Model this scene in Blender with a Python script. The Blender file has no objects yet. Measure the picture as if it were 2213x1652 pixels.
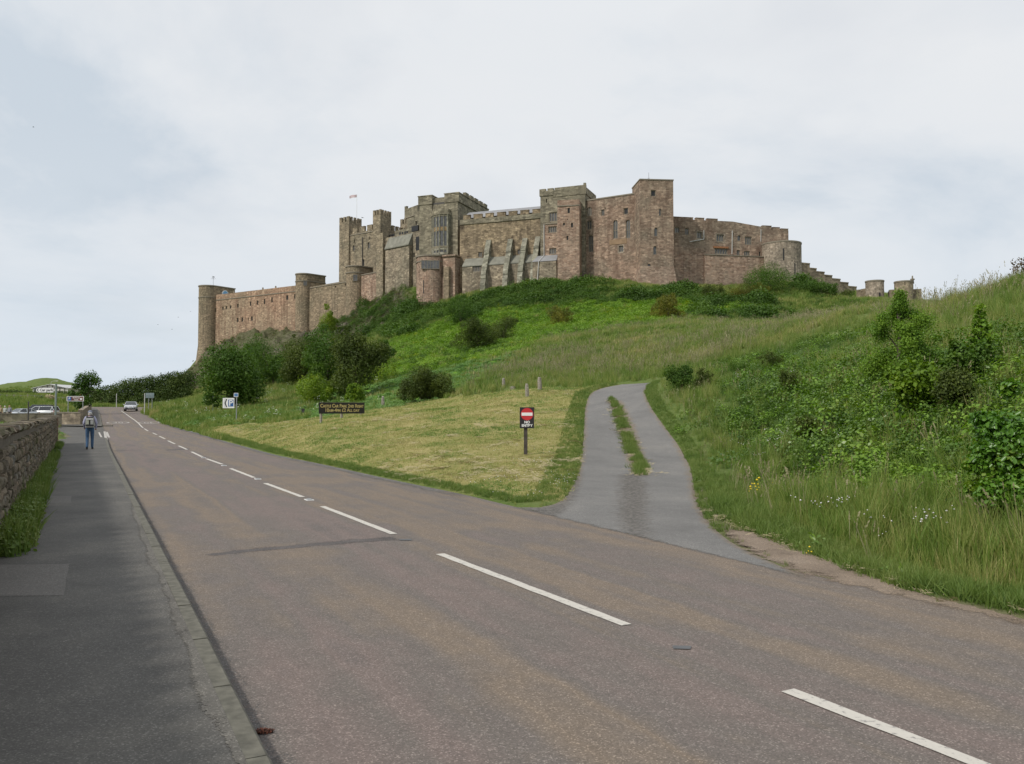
import bpy, bmesh, math, random
import numpy as np
from mathutils import Vector, Matrix

random.seed(7)
rng = np.random.default_rng(11)
S = bpy.context.scene
COL = S.collection

# ------------------------------------------------------------------ camera
CZ = 1.85
F, CX, CY = 1789.0, 1106.5, 826.0          # survey frame: 2213 x 1652
TILT = math.atan(61.4 / F)
cd = bpy.data.cameras.new('camera')
cam = bpy.data.objects.new('camera', cd)
COL.objects.link(cam)
cam.location = (0, 0, CZ)
cam.rotation_euler = (math.pi / 2 + TILT, 0, 0)
cd.sensor_width = 36.0
cd.lens = F / 2213.0 * 36.0
cd.clip_start = 0.1
cd.clip_end = 20000
S.camera = cam

# ------------------------------------------------------------------ sun and sky
SUN_ELEV, SUN_AZ = math.radians(44), math.radians(-128)   # azimuth from +Y, clockwise: behind the left shoulder
sd = bpy.data.lights.new('sun', 'SUN')
sun = bpy.data.objects.new('sun', sd)
COL.objects.link(sun)
sd.energy = 2.5
sd.angle = math.radians(6)
sd.color = (1.0, 0.95, 0.87)
sdir = Vector((math.sin(SUN_AZ) * math.cos(SUN_ELEV), math.cos(SUN_AZ) * math.cos(SUN_ELEV), math.sin(SUN_ELEV)))
sun.rotation_euler = (-sdir).to_track_quat('-Z', 'Y').to_euler()
sun.location = (-40, -30, 60)

W = bpy.data.worlds.new('World')
S.world = W
W.use_nodes = True
wt = W.node_tree
wt.nodes.clear()


def N(t, typ, **kw):
    n = t.nodes.new(typ)
    for k, v in kw.items():
        if k.startswith('i_'):
            n.inputs[k[2:].replace('_', ' ')].default_value = v
        elif k.startswith('n_'):
            n.inputs[int(k[2:])].default_value = v
        else:
            setattr(n, k, v)
    return n


def ramp(t, stops, interp='LINEAR'):
    r = t.nodes.new('ShaderNodeValToRGB')
    r.color_ramp.interpolation = interp
    e = r.color_ramp.elements
    while len(e) < len(stops):
        e.new(0.5)
    for k, (p, c) in enumerate(stops):
        e[k].position = p
        e[k].color = (c, c, c, 1) if isinstance(c, (int, float)) else (c[0], c[1], c[2], 1)
    return r


def mixc(t, a, b, fac, mode='MIX'):
    m = t.nodes.new('ShaderNodeMix')
    m.data_type = 'RGBA'
    m.blend_type = mode
    for i, v in ((0, fac), (6, a), (7, b)):
        if hasattr(v, 'is_output') or isinstance(v, bpy.types.NodeSocket):
            t.links.new(v, m.inputs[i])
        elif i == 0:
            m.inputs[0].default_value = v
        else:
            m.inputs[i].default_value = (v[0], v[1], v[2], 1)
    return m.outputs[2]


def math_(t, op, a, b=0.0, clamp=False):
    m = t.nodes.new('ShaderNodeMath')
    m.operation = op
    m.use_clamp = clamp
    for i, v in ((0, a), (1, b)):
        if isinstance(v, bpy.types.NodeSocket):
            t.links.new(v, m.inputs[i])
        else:
            m.inputs[i].default_value = v
    return m.outputs[0]


sky = N(wt, 'ShaderNodeTexSky', sky_type='NISHITA', sun_disc=False, sun_elevation=SUN_ELEV, sun_rotation=SUN_AZ)
sky.air_density = 1.0
sky.dust_density = 2.0
tc = N(wt, 'ShaderNodeTexCoord')
sep = N(wt, 'ShaderNodeSeparateXYZ')
wt.links.new(tc.outputs['Generated'], sep.inputs[0])
zc = math_(wt, 'MAXIMUM', sep.outputs[2], 0.0)
den = math_(wt, 'ADD', zc, 0.22)
px = math_(wt, 'DIVIDE', sep.outputs[0], den)
py = math_(wt, 'DIVIDE', sep.outputs[1], den)
cmb = N(wt, 'ShaderNodeCombineXYZ')
wt.links.new(px, cmb.inputs[0])
wt.links.new(py, cmb.inputs[1])
mp = N(wt, 'ShaderNodeMapping')
mp.inputs['Scale'].default_value = (1.0, 0.9, 1.0)
mp.inputs['Rotation'].default_value = (0, 0, 0.5)
mp.inputs['Location'].default_value = (3.01, 1.26, 0.0)
wt.links.new(cmb.outputs[0], mp.inputs[0])
n1 = N(wt, 'ShaderNodeTexNoise', i_Scale=0.75, i_Detail=7.0, i_Roughness=0.58, i_Distortion=0.3)
wt.links.new(mp.outputs[0], n1.inputs['Vector'])
n2 = N(wt, 'ShaderNodeTexNoise', i_Scale=2.2, i_Detail=5.0, i_Roughness=0.5)
wt.links.new(mp.outputs[0], n2.inputs['Vector'])
CLOUD = ramp(wt, [(0.36, (5.5, 6.15, 6.85)), (0.43, (6.65, 7.05, 7.5)), (0.50, (7.25, 7.5, 7.8)), (0.66, (7.55, 7.7, 7.9))])
wt.links.new(n1.outputs[0], CLOUD.inputs[0])
# the veil thins near the horizon, letting the blue air through
cover = ramp(wt, [(0.30, 0.90), (0.52, 1.0)])
wt.links.new(n2.outputs[0], cover.inputs[0])
hz = ramp(wt, [(0.0, (5.9, 6.75, 7.6)), (0.26, (6.7, 7.2, 7.7))])
wt.links.new(zc, hz.inputs[0])
hzf = ramp(wt, [(0.0, 0.85), (0.10, 0.6), (0.30, 0.0)])
wt.links.new(zc, hzf.inputs[0])
cl2 = mixc(wt, CLOUD.outputs[0], hz.outputs[0], hzf.outputs[0])
skyc = mixc(wt, sky.outputs[0], cl2, cover.outputs[0])
# an overcast vault grows brighter towards the zenith
zen = ramp(wt, [(0.42, 1.0), (1.0, 1.15)])
wt.links.new(zc, zen.inputs[0])
zen.color_ramp.elements[1].color = (1.15, 1.15, 1.15, 1)
skyc = mixc(wt, skyc, zen.outputs[0], 1.0, 'MULTIPLY')
bg = N(wt, 'ShaderNodeBackground', i_Strength=0.1)
wt.links.new(skyc, bg.inputs[0])
wo = N(wt, 'ShaderNodeOutputWorld')
wt.links.new(bg.outputs[0], wo.inputs[0])

S.view_settings.view_transform = 'Standard'
S.view_settings.look = 'None'
S.view_settings.exposure = 0.12
S.view_settings.gamma = 1.0
S.view_settings.use_curve_mapping = False
S.render.engine = 'CYCLES'
S.cycles.max_bounces = 6
S.cycles.diffuse_bounces = 3
S.cycles.glossy_bounces = 2
S.cycles.transmission_bounces = 3
S.cycles.transparent_max_bounces = 4
S.cycles.use_denoising = True
S.cycles.caustics_reflective = False
S.cycles.caustics_refractive = False

# ------------------------------------------------------------------ survey helpers
_c, _s = math.cos(TILT), math.sin(TILT)


def P(dx, dy, D):
    """point seen at survey pixel (dx, dy), D metres ahead"""
    a, b = (dx - CX) / F, -(dy - CY) / F
    k = _c - b * _s
    return Vector((a / k * D, D, CZ + (_s + b * _c) / k * D))


def za(z1, z0, x0, y0, x1, y1, w, h):
    pass


def zoomer(x0, y0, x1, y1, w):
    k = (x1 - x0) / w
    r = 3562 / 2213.0
    return lambda zx, zy: ((x0 + zx * k) / r, (y0 + zy * k) / r)


ZA = zoomer(660, 640, 1360, 1240, 1927)
ZB = zoomer(1140, 640, 1640, 1080, 1877)
ZC = zoomer(1560, 640, 2060, 1080, 1877)
ZD = zoomer(1860, 600, 2400, 1060, 1939)
ZE = zoomer(2300, 700, 2900, 1120, 2213)
ZF = zoomer(2700, 850, 3562, 1400, 2213)
Z8 = zoomer(0, 1200, 700, 1700, 2213)
Z1 = zoomer(0, 1300, 340, 1500, 2213)


# ------------------------------------------------------------------ objects and tags
def tag(o, label=None, cat=None, group=None, kind=None):
    if label:
        o['label'] = label
    if cat:
        o['category'] = cat
    if group:
        o['group'] = group
    if kind:
        o['kind'] = kind
    return o


def empty(name, loc=(0, 0, 0), rz=0.0, label=None, cat=None, group=None):
    o = bpy.data.objects.new(name, None)
    COL.objects.link(o)
    o.location = loc
    o.rotation_euler = (0, 0, rz)
    return tag(o, label, cat, group)


def copy_tree(o, parent=None):
    c = o.copy()
    COL.objects.link(c)
    if parent is not None:
        c.parent = parent
    for ch in [x for x in o.children]:
        copy_tree(ch, c)
    return c


class MB:
    """collects faces with metric UVs, then links them as one mesh object"""

    def __init__(s):
        s.v, s.f, s.uv, s.m, s.sm = [], [], [], [], []

    def face(s, pts, m=0, smooth=False):
        i = len(s.v)
        pts = [Vector(p) for p in pts]
        n = (pts[1] - pts[0]).cross(pts[-1] - pts[0])
        if n.length < 1e-9 and len(pts) > 3:
            n = (pts[2] - pts[1]).cross(pts[3] - pts[1])
        if n.length > 0:
            n.normalize()
        if abs(n.z) > 0.9:
            uv = [(p.x, p.y) for p in pts]
        else:
            t = Vector((-n.y, n.x, 0))
            t.normalize()
            uv = [(p.dot(t), p.z) for p in pts]
        s.v += pts
        s.uv += uv
        s.f.append(tuple(range(i, i + len(pts))))
        s.m.append(m)
        s.sm.append(smooth)
        return s

    def box(s, o, u, n, u0, u1, w0, w1, z0, z1, m=0, bottom=False):
        o, u, n = Vector((o[0], o[1], 0)), Vector((u[0], u[1], 0)), Vector((n[0], n[1], 0))
        q = lambda a, b, c: o + u * a + n * b + Vector((0, 0, c))
        s.face([q(u0, w0, z0), q(u1, w0, z0), q(u1, w0, z1), q(u0, w0, z1)], m)
        s.face([q(u1, w0, z0), q(u1, w1, z0), q(u1, w1, z1), q(u1, w0, z1)], m)
        s.face([q(u1, w1, z0), q(u0, w1, z0), q(u0, w1, z1), q(u1, w1, z1)], m)
        s.face([q(u0, w1, z0), q(u0, w0, z0), q(u0, w0, z1), q(u0, w1, z1)], m)
        s.face([q(u0, w0, z1), q(u1, w0, z1), q(u1, w1, z1), q(u0, w1, z1)], m)
        if bottom:
            s.face([q(u0, w1, z0), q(u1, w1, z0), q(u1, w0, z0), q(u0, w0, z0)], m)
        return s

    def aabox(s, x0, x1, y0, y1, z0, z1, m=0):
        return s.box((0, 0), (1, 0), (0, 1), x0, x1, y0, y1, z0, z1, m, True)

    def prism(s, poly, z0, z1, m=0, cap=True, poly0=None, smooth=False):
        """poly: XY outline counter-clockwise seen from above (poly0: outline at z0)"""
        b = poly0 or poly
        k = len(poly)
        for i in range(k):
            j = (i + 1) % k
            s.face([(b[i][0], b[i][1], z0), (b[j][0], b[j][1], z0), (poly[j][0], poly[j][1], z1), (poly[i][0], poly[i][1], z1)], m, smooth)
        if cap:
            s.face([(p[0], p[1], z1) for p in poly], m)
        return s

    def tube(s, a, b, r0, r1=None, seg=8, m=0, caps=True):
        a, b = Vector(a), Vector(b)
        r1 = r0 if r1 is None else r1
        d = (b - a).normalized()
        x = d.orthogonal().normalized()
        y = d.cross(x)
        ra = [a + (x * math.cos(t) + y * math.sin(t)) * r0 for t in [2 * math.pi * k / seg for k in range(seg)]]
        rb = [b + (x * math.cos(t) + y * math.sin(t)) * r1 for t in [2 * math.pi * k / seg for k in range(seg)]]
        for i in range(seg):
            j = (i + 1) % seg
            s.face([ra[i], ra[j], rb[j], rb[i]], m, True)
        if caps:
            s.face(list(reversed(ra)), m)
            s.face(rb, m)
        return s

    def build(s, name, mats, parent=None, loc=None, merge=False):
        me = bpy.data.meshes.new(name)
        me.from_pydata([tuple(p) for p in s.v], [], s.f)
        uvl = me.uv_layers.new(name='UVMap')
        uvl.data.foreach_set('uv', np.array(s.uv, dtype=np.float32).ravel())
        if not isinstance(mats, (list, tuple)):
            mats = [mats]
        for m in mats:
            me.materials.append(m)
        me.polygons.foreach_set('material_index', np.array(s.m, dtype=np.int32))
        me.polygons.foreach_set('use_smooth', np.array(s.sm, dtype=bool))
        if merge:
            bm = bmesh.new()
            bm.from_mesh(me)
            bmesh.ops.remove_doubles(bm, verts=bm.verts, dist=1e-4)
            bm.to_mesh(me)
            bm.free()
        me.update()
        o = bpy.data.objects.new(name, me)
        COL.objects.link(o)
        if parent is not None:
            o.parent = parent
        if loc is not None:
            o.location = loc
        return o


def arrays_mesh(name, V, FQ, mats, attrs=None, uv=None, smooth=False, link=True):
    """mesh from numpy arrays; FQ: (n,k) index array"""
    me = bpy.data.meshes.new(name)
    k = FQ.shape[1]
    me.vertices.add(len(V))
    me.vertices.foreach_set('co', np.ascontiguousarray(V, dtype=np.float32).ravel())
    me.loops.add(FQ.size)
    me.loops.foreach_set('vertex_index', np.ascontiguousarray(FQ, dtype=np.int32).ravel())
    me.polygons.add(len(FQ))
    me.polygons.foreach_set('loop_start', np.arange(0, FQ.size, k, dtype=np.int32))
    me.polygons.foreach_set('loop_total', np.full(len(FQ), k, dtype=np.int32))
    if smooth:
        me.polygons.foreach_set('use_smooth', np.ones(len(FQ), dtype=bool))
    for m in (mats if isinstance(mats, (list, tuple)) else [mats]):
        me.materials.append(m)
    for an, (dom, typ, data) in (attrs or {}).items():
        a = me.attributes.new(an, typ, dom)
        a.data.foreach_set('value' if typ != 'FLOAT_VECTOR' else 'vector', np.ascontiguousarray(data, dtype=np.float32).ravel())
    if uv is not None:
        l = me.uv_layers.new(name='UVMap')
        l.data.foreach_set('uv', np.ascontiguousarray(uv, dtype=np.float32).ravel())
    me.update(calc_edges=True)
    o = bpy.data.objects.new(name, me)
    if link:
        COL.objects.link(o)
    return o


# ------------------------------------------------------------------ numpy noise
_perm = np.random.default_rng(3).random((257, 257))


def vnoise(x, y):
    xi, yi = np.floor(x).astype(int), np.floor(y).astype(int)
    fx, fy = x - xi, y - yi
    fx, fy = fx * fx * (3 - 2 * fx), fy * fy * (3 - 2 * fy)
    g = lambda i, j: _perm[i % 257, j % 257]
    return (g(xi, yi) * (1 - fx) + g(xi + 1, yi) * fx) * (1 - fy) + (g(xi, yi + 1) * (1 - fx) + g(xi + 1, yi + 1) * fx) * fy


def fbm(x, y, o=4):
    a, t, n = 0.5, 0.0, 0.0
    for k in range(o):
        t = t + a * vnoise(x * 2 ** k + 17.3 * k, y * 2 ** k - 9.1 * k)
        n += a
        a *= 0.5
    return t / n - 0.5


def sstep(a, b, x):
    t = np.clip((x - a) / (b - a), 0, 1)
    return t * t * (3 - 2 * t)


def in_poly(x, y, poly):
    r = np.zeros(np.shape(x), dtype=bool)
    n = len(poly)
    for i in range(n):
        x0, y0 = poly[i][0], poly[i][1]
        x1, y1 = poly[(i + 1) % n][0], poly[(i + 1) % n][1]
        if y0 == y1:
            continue
        c = ((y0 > y) != (y1 > y)) & (x < (x1 - x0) * (y - y0) / (y1 - y0) + x0)
        r ^= c
    return r


def poly_sd(x, y, poly):
    """signed distance, positive inside"""
    d = np.full(np.shape(x), 1e9)
    n = len(poly)
    for i in range(n):
        ax, ay = poly[i][0], poly[i][1]
        bx, by = poly[(i + 1) % n][0] - ax, poly[(i + 1) % n][1] - ay
        t = np.clip(((x - ax) * bx + (y - ay) * by) / (bx * bx + by * by + 1e-12), 0, 1)
        d = np.minimum(d, np.hypot(x - ax - t * bx, y - ay - t * by))
    return np.where(in_poly(x, y, poly), d, -d)
# ------------------------------------------------------------------ materials
def newmat(name):
    m = bpy.data.materials.new(name)
    m.use_nodes = True
    t = m.node_tree
    t.nodes.clear()
    o = t.nodes.new('ShaderNodeOutputMaterial')
    b = t.nodes.new('ShaderNodeBsdfPrincipled')
    t.links.new(b.outputs[0], o.inputs[0])
    return m, t, b, o


def plain(name, col, rough=0.6, metal=0.0, spec=0.4, var=0.12, scale=6.0, bump=0.0):
    m, t, b, o = newmat(name)
    g = N(t, 'ShaderNodeNewGeometry')
    n = N(t, 'ShaderNodeTexNoise', i_Scale=scale, i_Detail=4.0)
    t.links.new(g.outputs['Position'], n.inputs['Vector'])
    r = ramp(t, [(0.3, tuple(c * (1 - var) for c in col)), (0.7, tuple(min(1, c * (1 + var)) for c in col))])
    t.links.new(n.outputs[0], r.inputs[0])
    t.links.new(r.outputs[0], b.inputs['Base Color'])
    b.inputs['Roughness'].default_value = rough
    b.inputs['Metallic'].default_value = metal
    b.inputs['Specular IOR Level'].default_value = spec
    if bump:
        bp = N(t, 'ShaderNodeBump', i_Strength=bump, i_Distance=0.02)
        t.links.new(n.outputs[0], bp.inputs['Height'])
        t.links.new(bp.outputs[0], b.inputs['Normal'])
    return m


def stone_mat(name, c1, c2, c3, mortar, bw=0.75, bh=0.36, stain=(0.05, 0.045, 0.038), stain_amt=0.5, streak=0.35, scale2=0.16, rubble=0.0):
    """coursed masonry on metric UVs: c1/c2 alternate stones, c3 large weathered zones"""
    c1, c2, c3, mortar = [tuple(v * 1.27 for v in c) for c in (c1, c2, c3, mortar)]
    m, t, b, o = newmat(name)
    uv = N(t, 'ShaderNodeUVMap')
    g = N(t, 'ShaderNodeNewGeometry')
    wob = N(t, 'ShaderNodeTexNoise', i_Scale=1.3, i_Detail=2.0)
    t.links.new(uv.outputs[0], wob.inputs['Vector'])
    vm = N(t, 'ShaderNodeVectorMath', operation='SCALE')
    t.links.new(wob.outputs['Color'], vm.inputs[0])
    vm.inputs['Scale'].default_value = 0.05 + 0.3 * rubble
    va = N(t, 'ShaderNodeVectorMath', operation='ADD')
    t.links.new(uv.outputs[0], va.inputs[0])
    t.links.new(vm.outputs[0], va.inputs[1])
    br = N(t, 'ShaderNodeTexBrick', i_Scale=1.0, i_Mortar_Size=0.025, i_Mortar_Smooth=0.3, i_Bias=0.0, i_Brick_Width=bw, i_Row_Height=bh)
    br.offset = 0.47
    br.inputs['Color1'].default_value = (0, 0, 0, 1)
    br.inputs['Color2'].default_value = (1, 1, 1, 1)
    br.inputs['Mortar'].default_value = (0.5, 0.5, 0.5, 1)
    t.links.new(va.outputs[0], br.inputs['Vector'])
    stones = mixc(t, c1, c2, br.outputs['Color'])
    big = N(t, 'ShaderNodeTexNoise', i_Scale=scale2, i_Detail=5.0, i_Roughness=0.6)
    t.links.new(g.outputs['Position'], big.inputs['Vector'])
    bigr = ramp(t, [(0.42, 0.0), (0.60, 0.85)])
    t.links.new(big.outputs[0], bigr.inputs[0])
    col = mixc(t, stones, c3, bigr.outputs[0])
    # per-stone lightness jitter
    vor = N(t, 'ShaderNodeTexVoronoi', i_Scale=1.0)
    mp = N(t, 'ShaderNodeMapping')
    mp.inputs['Scale'].default_value = (1.0 / bw, 1.0 / bh, 1)
    t.links.new(va.outputs[0], mp.inputs[0])
    t.links.new(mp.outputs[0], vor.inputs['Vector'])
    jr = ramp(t, [(0.02, 0.62), (0.4, 0.95), (0.85, 1.25), (0.97, 1.7)])
    sp = N(t, 'ShaderNodeSeparateColor')
    t.links.new(vor.outputs['Color'], sp.inputs[0])
    t.links.new(sp.outputs[0], jr.inputs[0])
    col = mixc(t, col, jr.outputs[0], 0.85, 'MULTIPLY')
    med = N(t, 'ShaderNodeTexNoise', i_Scale=1.7, i_Detail=6.0, i_Roughness=0.75)
    t.links.new(g.outputs['Position'], med.inputs['Vector'])
    mr = ramp(t, [(0.35, 0.74), (0.5, 1.0), (0.66, 1.2)])
    t.links.new(med.outputs[0], mr.inputs[0])
    col = mixc(t, col, mr.outputs[0], 0.8, 'MULTIPLY')
    # rain streaks and soot
    mp2 = N(t, 'ShaderNodeMapping')
    mp2.inputs['Scale'].default_value = (0.9, 0.07, 1)
    t.links.new(uv.outputs[0], mp2.inputs[0])
    st = N(t, 'ShaderNodeTexNoise', i_Scale=1.0, i_Detail=5.0, i_Roughness=0.65)
    t.links.new(mp2.outputs[0], st.inputs['Vector'])
    sr = ramp(t, [(0.45, 0.0), (0.65, 1.0)])
    t.links.new(st.outputs[0], sr.inputs[0])
    col = mixc(t, col, stain, math_(t, 'MULTIPLY', sr.outputs[0], streak))
    sn = N(t, 'ShaderNodeTexNoise', i_Scale=0.33, i_Detail=7.0, i_Roughness=0.7)
    t.links.new(g.outputs['Position'], sn.inputs['Vector'])
    snr = ramp(t, [(0.48, 0.0), (0.66, 1.0)])
    t.links.new(sn.outputs[0], snr.inputs[0])
    col = mixc(t, col, stain, math_(t, 'MULTIPLY', snr.outputs[0], stain_amt))
    col = mixc(t, col, mortar, math_(t, 'MULTIPLY', br.outputs['Fac'], 0.55))
    t.links.new(col, b.inputs['Base Color'])
    b.inputs['Roughness'].default_value = 0.9
    b.inputs['Specular IOR Level'].default_value = 0.15
    h = math_(t, 'SUBTRACT', med.outputs[0], math_(t, 'MULTIPLY', br.outputs['Fac'], 0.6))
    bp = N(t, 'ShaderNodeBump', i_Strength=0.6, i_Distance=0.12)
    t.links.new(h, bp.inputs['Height'])
    t.links.new(bp.outputs[0], b.inputs['Normal'])
    return m


def foliage(name, cols, trans=0.3, spec=0.25, rough=0.55, posscale=0.25, posamt=0.35, rnd=True):
    """leaf material: colour runs over cols by leaf tint, instance and place"""
    m, t, b, o = newmat(name)
    at = N(t, 'ShaderNodeAttribute', attribute_name='tint')
    oi = N(t, 'ShaderNodeObjectInfo')
    g = N(t, 'ShaderNodeNewGeometry')
    n = N(t, 'ShaderNodeTexNoise', i_Scale=posscale, i_Detail=3.0)
    t.links.new(g.outputs['Position'], n.inputs['Vector'])
    f = math_(t, 'MULTIPLY', at.outputs['Fac'], 0.5)
    if rnd:
        f = math_(t, 'ADD', f, math_(t, 'MULTIPLY', oi.outputs['Random'], 0.5))
    else:
        f = math_(t, 'MULTIPLY', f, 2.0)
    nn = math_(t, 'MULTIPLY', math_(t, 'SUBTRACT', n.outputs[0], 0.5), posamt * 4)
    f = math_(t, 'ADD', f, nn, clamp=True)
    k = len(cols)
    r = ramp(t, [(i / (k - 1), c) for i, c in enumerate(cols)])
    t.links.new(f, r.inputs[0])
    t.links.new(r.outputs[0], b.inputs['Base Color'])
    b.inputs['Roughness'].default_value = rough
    b.inputs['Specular IOR Level'].default_value = spec
    tr = N(t, 'ShaderNodeBsdfTranslucent')
    hs = N(t, 'ShaderNodeHueSaturation', i_Saturation=1.15, i_Value=1.1)
    t.links.new(r.outputs[0], hs.inputs['Color'])
    t.links.new(hs.outputs[0], tr.inputs[0])
    mx = N(t, 'ShaderNodeMixShader', n_0=trans)
    t.links.new(b.outputs[0], mx.inputs[1])
    t.links.new(tr.outputs[0], mx.inputs[2])
    t.links.new(mx.outputs[0], o.inputs[0])
    return m


M = {}
M['keep'] = stone_mat('keep_stone', (0.215, 0.175, 0.123), (0.290, 0.234, 0.164), (0.195, 0.167, 0.119), (0.210, 0.180, 0.133), stain_amt=0.4)
M['grey'] = stone_mat('grey_ashlar', (0.195, 0.173, 0.126), (0.230, 0.203, 0.148), (0.165, 0.151, 0.109), (0.170, 0.154, 0.113), bw=1.1, bh=0.42, stain_amt=0.3, streak=0.35)
M['hall'] = stone_mat('hall_stone', (0.235, 0.185, 0.123), (0.300, 0.234, 0.151), (0.175, 0.137, 0.095), (0.220, 0.180, 0.127), stain_amt=0.95, streak=0.35, scale2=0.22, stain=(0.055, 0.040, 0.030), rubble=0.4)
M['rubble'] = stone_mat('rubble_stone', (0.205, 0.167, 0.123), (0.310, 0.258, 0.187), (0.175, 0.154, 0.113), (0.210, 0.175, 0.133), bw=0.7, bh=0.42, stain_amt=0.45, rubble=0.7)
M['red'] = stone_mat('red_sandstone', (0.255, 0.172, 0.124), (0.310, 0.231, 0.177), (0.225, 0.177, 0.134), (0.260, 0.207, 0.158), stain_amt=0.35, streak=0.35, stain=(0.125, 0.059, 0.042))
M['redder'] = stone_mat('dark_red_sandstone', (0.235, 0.163, 0.120), (0.285, 0.212, 0.158), (0.205, 0.167, 0.126), (0.235, 0.187, 0.143), stain_amt=0.5, streak=0.45, stain=(0.095, 0.054, 0.040))
M['curtain'] = stone_mat('curtain_stone', (0.305, 0.195, 0.134), (0.331, 0.233, 0.161), (0.259, 0.205, 0.142), (0.265, 0.195, 0.148), stain_amt=0.25, streak=0.6, stain=(0.142, 0.078, 0.054), scale2=0.07)
M['drum'] = stone_mat('drum_stone', (0.215, 0.167, 0.113), (0.250, 0.195, 0.135), (0.185, 0.154, 0.105), (0.190, 0.156, 0.113), stain_amt=0.25, streak=0.35)
M['pale'] = stone_mat('pale_stone', (0.27, 0.22, 0.17), (0.34, 0.285, 0.225), (0.22, 0.185, 0.145), (0.22, 0.19, 0.15), stain_amt=0.3, bw=0.8)
M['slab'] = plain('slab_stone', (0.20, 0.195, 0.16), 0.85, var=0.2, scale=0.8, bump=0.3)
M['buttress'] = stone_mat('buttress_stone', (0.198, 0.189, 0.149), (0.234, 0.221, 0.176), (0.171, 0.167, 0.126), (0.144, 0.135, 0.108), bw=1.2, bh=0.6, stain_amt=0.2, streak=0.2)
M['dressed'] = plain('dressed_stone', (0.23, 0.20, 0.155), 0.85, var=0.15, scale=1.5)
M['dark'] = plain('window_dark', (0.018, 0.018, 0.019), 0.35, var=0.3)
M['glass'] = plain('leaded_glass', (0.085, 0.085, 0.085), 0.3, spec=0.8, var=0.45, scale=1.6)
M['lead'] = plain('lead_roof', (0.23, 0.23, 0.235), 0.55, var=0.15, scale=0.5)
M['pipe'] = plain('pale_pipe', (0.52, 0.51, 0.49), 0.5, var=0.1)
M['darkpipe'] = plain('dark_pipe', (0.06, 0.055, 0.05), 0.5)
M['white'] = plain('white_paint', (0.75, 0.75, 0.74), 0.5, var=0.04)
M['black'] = plain('black_paint', (0.022, 0.02, 0.022), 0.4, var=0.2)
M['blue'] = plain('blue_sign', (0.035, 0.11, 0.30), 0.35, var=0.06)
M['redpaint'] = plain('red_paint', (0.50, 0.03, 0.035), 0.35, var=0.05)
M['yellow'] = plain('yellow_letter', (0.62, 0.50, 0.20), 0.5, var=0.15)
M['steel'] = plain('galvanised_post', (0.33, 0.34, 0.34), 0.5, 0.6, var=0.15)
M['wood'] = plain('weathered_wood', (0.26, 0.235, 0.195), 0.9, var=0.35, scale=14, bump=0.5)
M['darkwood'] = plain('dark_wood', (0.06, 0.05, 0.042), 0.8, var=0.3, scale=9)
M['bark'] = plain('bark', (0.10, 0.08, 0.06), 0.95, var=0.35, scale=5, bump=0.5)
M['brownsign'] = plain('brown_sign', (0.12, 0.035, 0.022), 0.4, var=0.06)
M['greysign'] = plain('sign_back', (0.16, 0.21, 0.22), 0.55, var=0.15, scale=2)

# foliage
M['f_grass'] = foliage('grass_blade', [(0.091, 0.160, 0.028), (0.149, 0.229, 0.043), (0.252, 0.277, 0.079), (0.444, 0.374, 0.171)], posscale=0.12, posamt=0.3)
M['f_lawn'] = foliage('mown_grass', [(0.106, 0.195, 0.034), (0.260, 0.296, 0.082), (0.384, 0.354, 0.140), (0.497, 0.436, 0.209)], posscale=0.45, posamt=0.55, trans=0.2)
M['f_verge'] = foliage('verge_grass', [(0.084, 0.144, 0.029), (0.138, 0.206, 0.044), (0.228, 0.263, 0.083)], posscale=0.5)
M['f_herb'] = foliage('nettle_leaf', [(0.097, 0.189, 0.024), (0.164, 0.287, 0.036), (0.253, 0.378, 0.055)], posscale=0.06, posamt=0.3)
M['f_herb2'] = foliage('butterbur_leaf', [(0.100, 0.198, 0.049), (0.154, 0.272, 0.074), (0.216, 0.323, 0.093)], posscale=0.1)
M['f_yellow'] = foliage('yellow_herb', [(0.192, 0.288, 0.022), (0.360, 0.396, 0.033)], posscale=0.2)
M['f_ivy'] = foliage('ground_ivy_leaf', [(0.067, 0.130, 0.017), (0.104, 0.191, 0.025), (0.189, 0.284, 0.030)], posscale=0.3, posamt=0.4, spec=0.5, rough=0.4)
M['f_scrub'] = foliage('scrub_leaf', [(0.043, 0.087, 0.014), (0.066, 0.131, 0.019), (0.107, 0.181, 0.026)], posscale=0.08, posamt=0.4)
M['f_cliff'] = foliage('cliff_plant', [(0.065, 0.117, 0.024), (0.111, 0.169, 0.030), (0.169, 0.195, 0.060)], posscale=0.15)
M['f_heath'] = foliage('heath_plant', [(0.09, 0.08, 0.035), (0.135, 0.118, 0.055), (0.13, 0.145, 0.05)], posscale=0.12)
M['f_young'] = foliage('young_leaf', [(0.078, 0.161, 0.018), (0.130, 0.241, 0.023), (0.207, 0.321, 0.036)], posscale=0.5, rnd=False)
M['f_tree'] = foliage('sycamore_leaf', [(0.040, 0.089, 0.013), (0.067, 0.134, 0.017), (0.117, 0.194, 0.026)], posscale=0.3, rnd=False)
M['f_gorse'] = foliage('gorse_leaf', [(0.043, 0.066, 0.012), (0.071, 0.101, 0.019), (0.117, 0.154, 0.026)], posscale=0.5, rnd=False)
M['f_gorseflower'] = foliage('gorse_flower', [(0.075, 0.09, 0.02), (0.13, 0.14, 0.025), (0.25, 0.235, 0.03)], posscale=0.6, rnd=False)
M['f_bright'] = foliage('bright_leaf', [(0.089, 0.162, 0.014), (0.146, 0.240, 0.018), (0.252, 0.324, 0.028)], posscale=0.6, rnd=False)
M['f_shrub'] = foliage('shrub_leaf', [(0.052, 0.132, 0.014), (0.086, 0.201, 0.020), (0.138, 0.270, 0.028), (0.218, 0.287, 0.040)], posscale=1.2, rnd=False, spec=0.5, rough=0.35)
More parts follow.
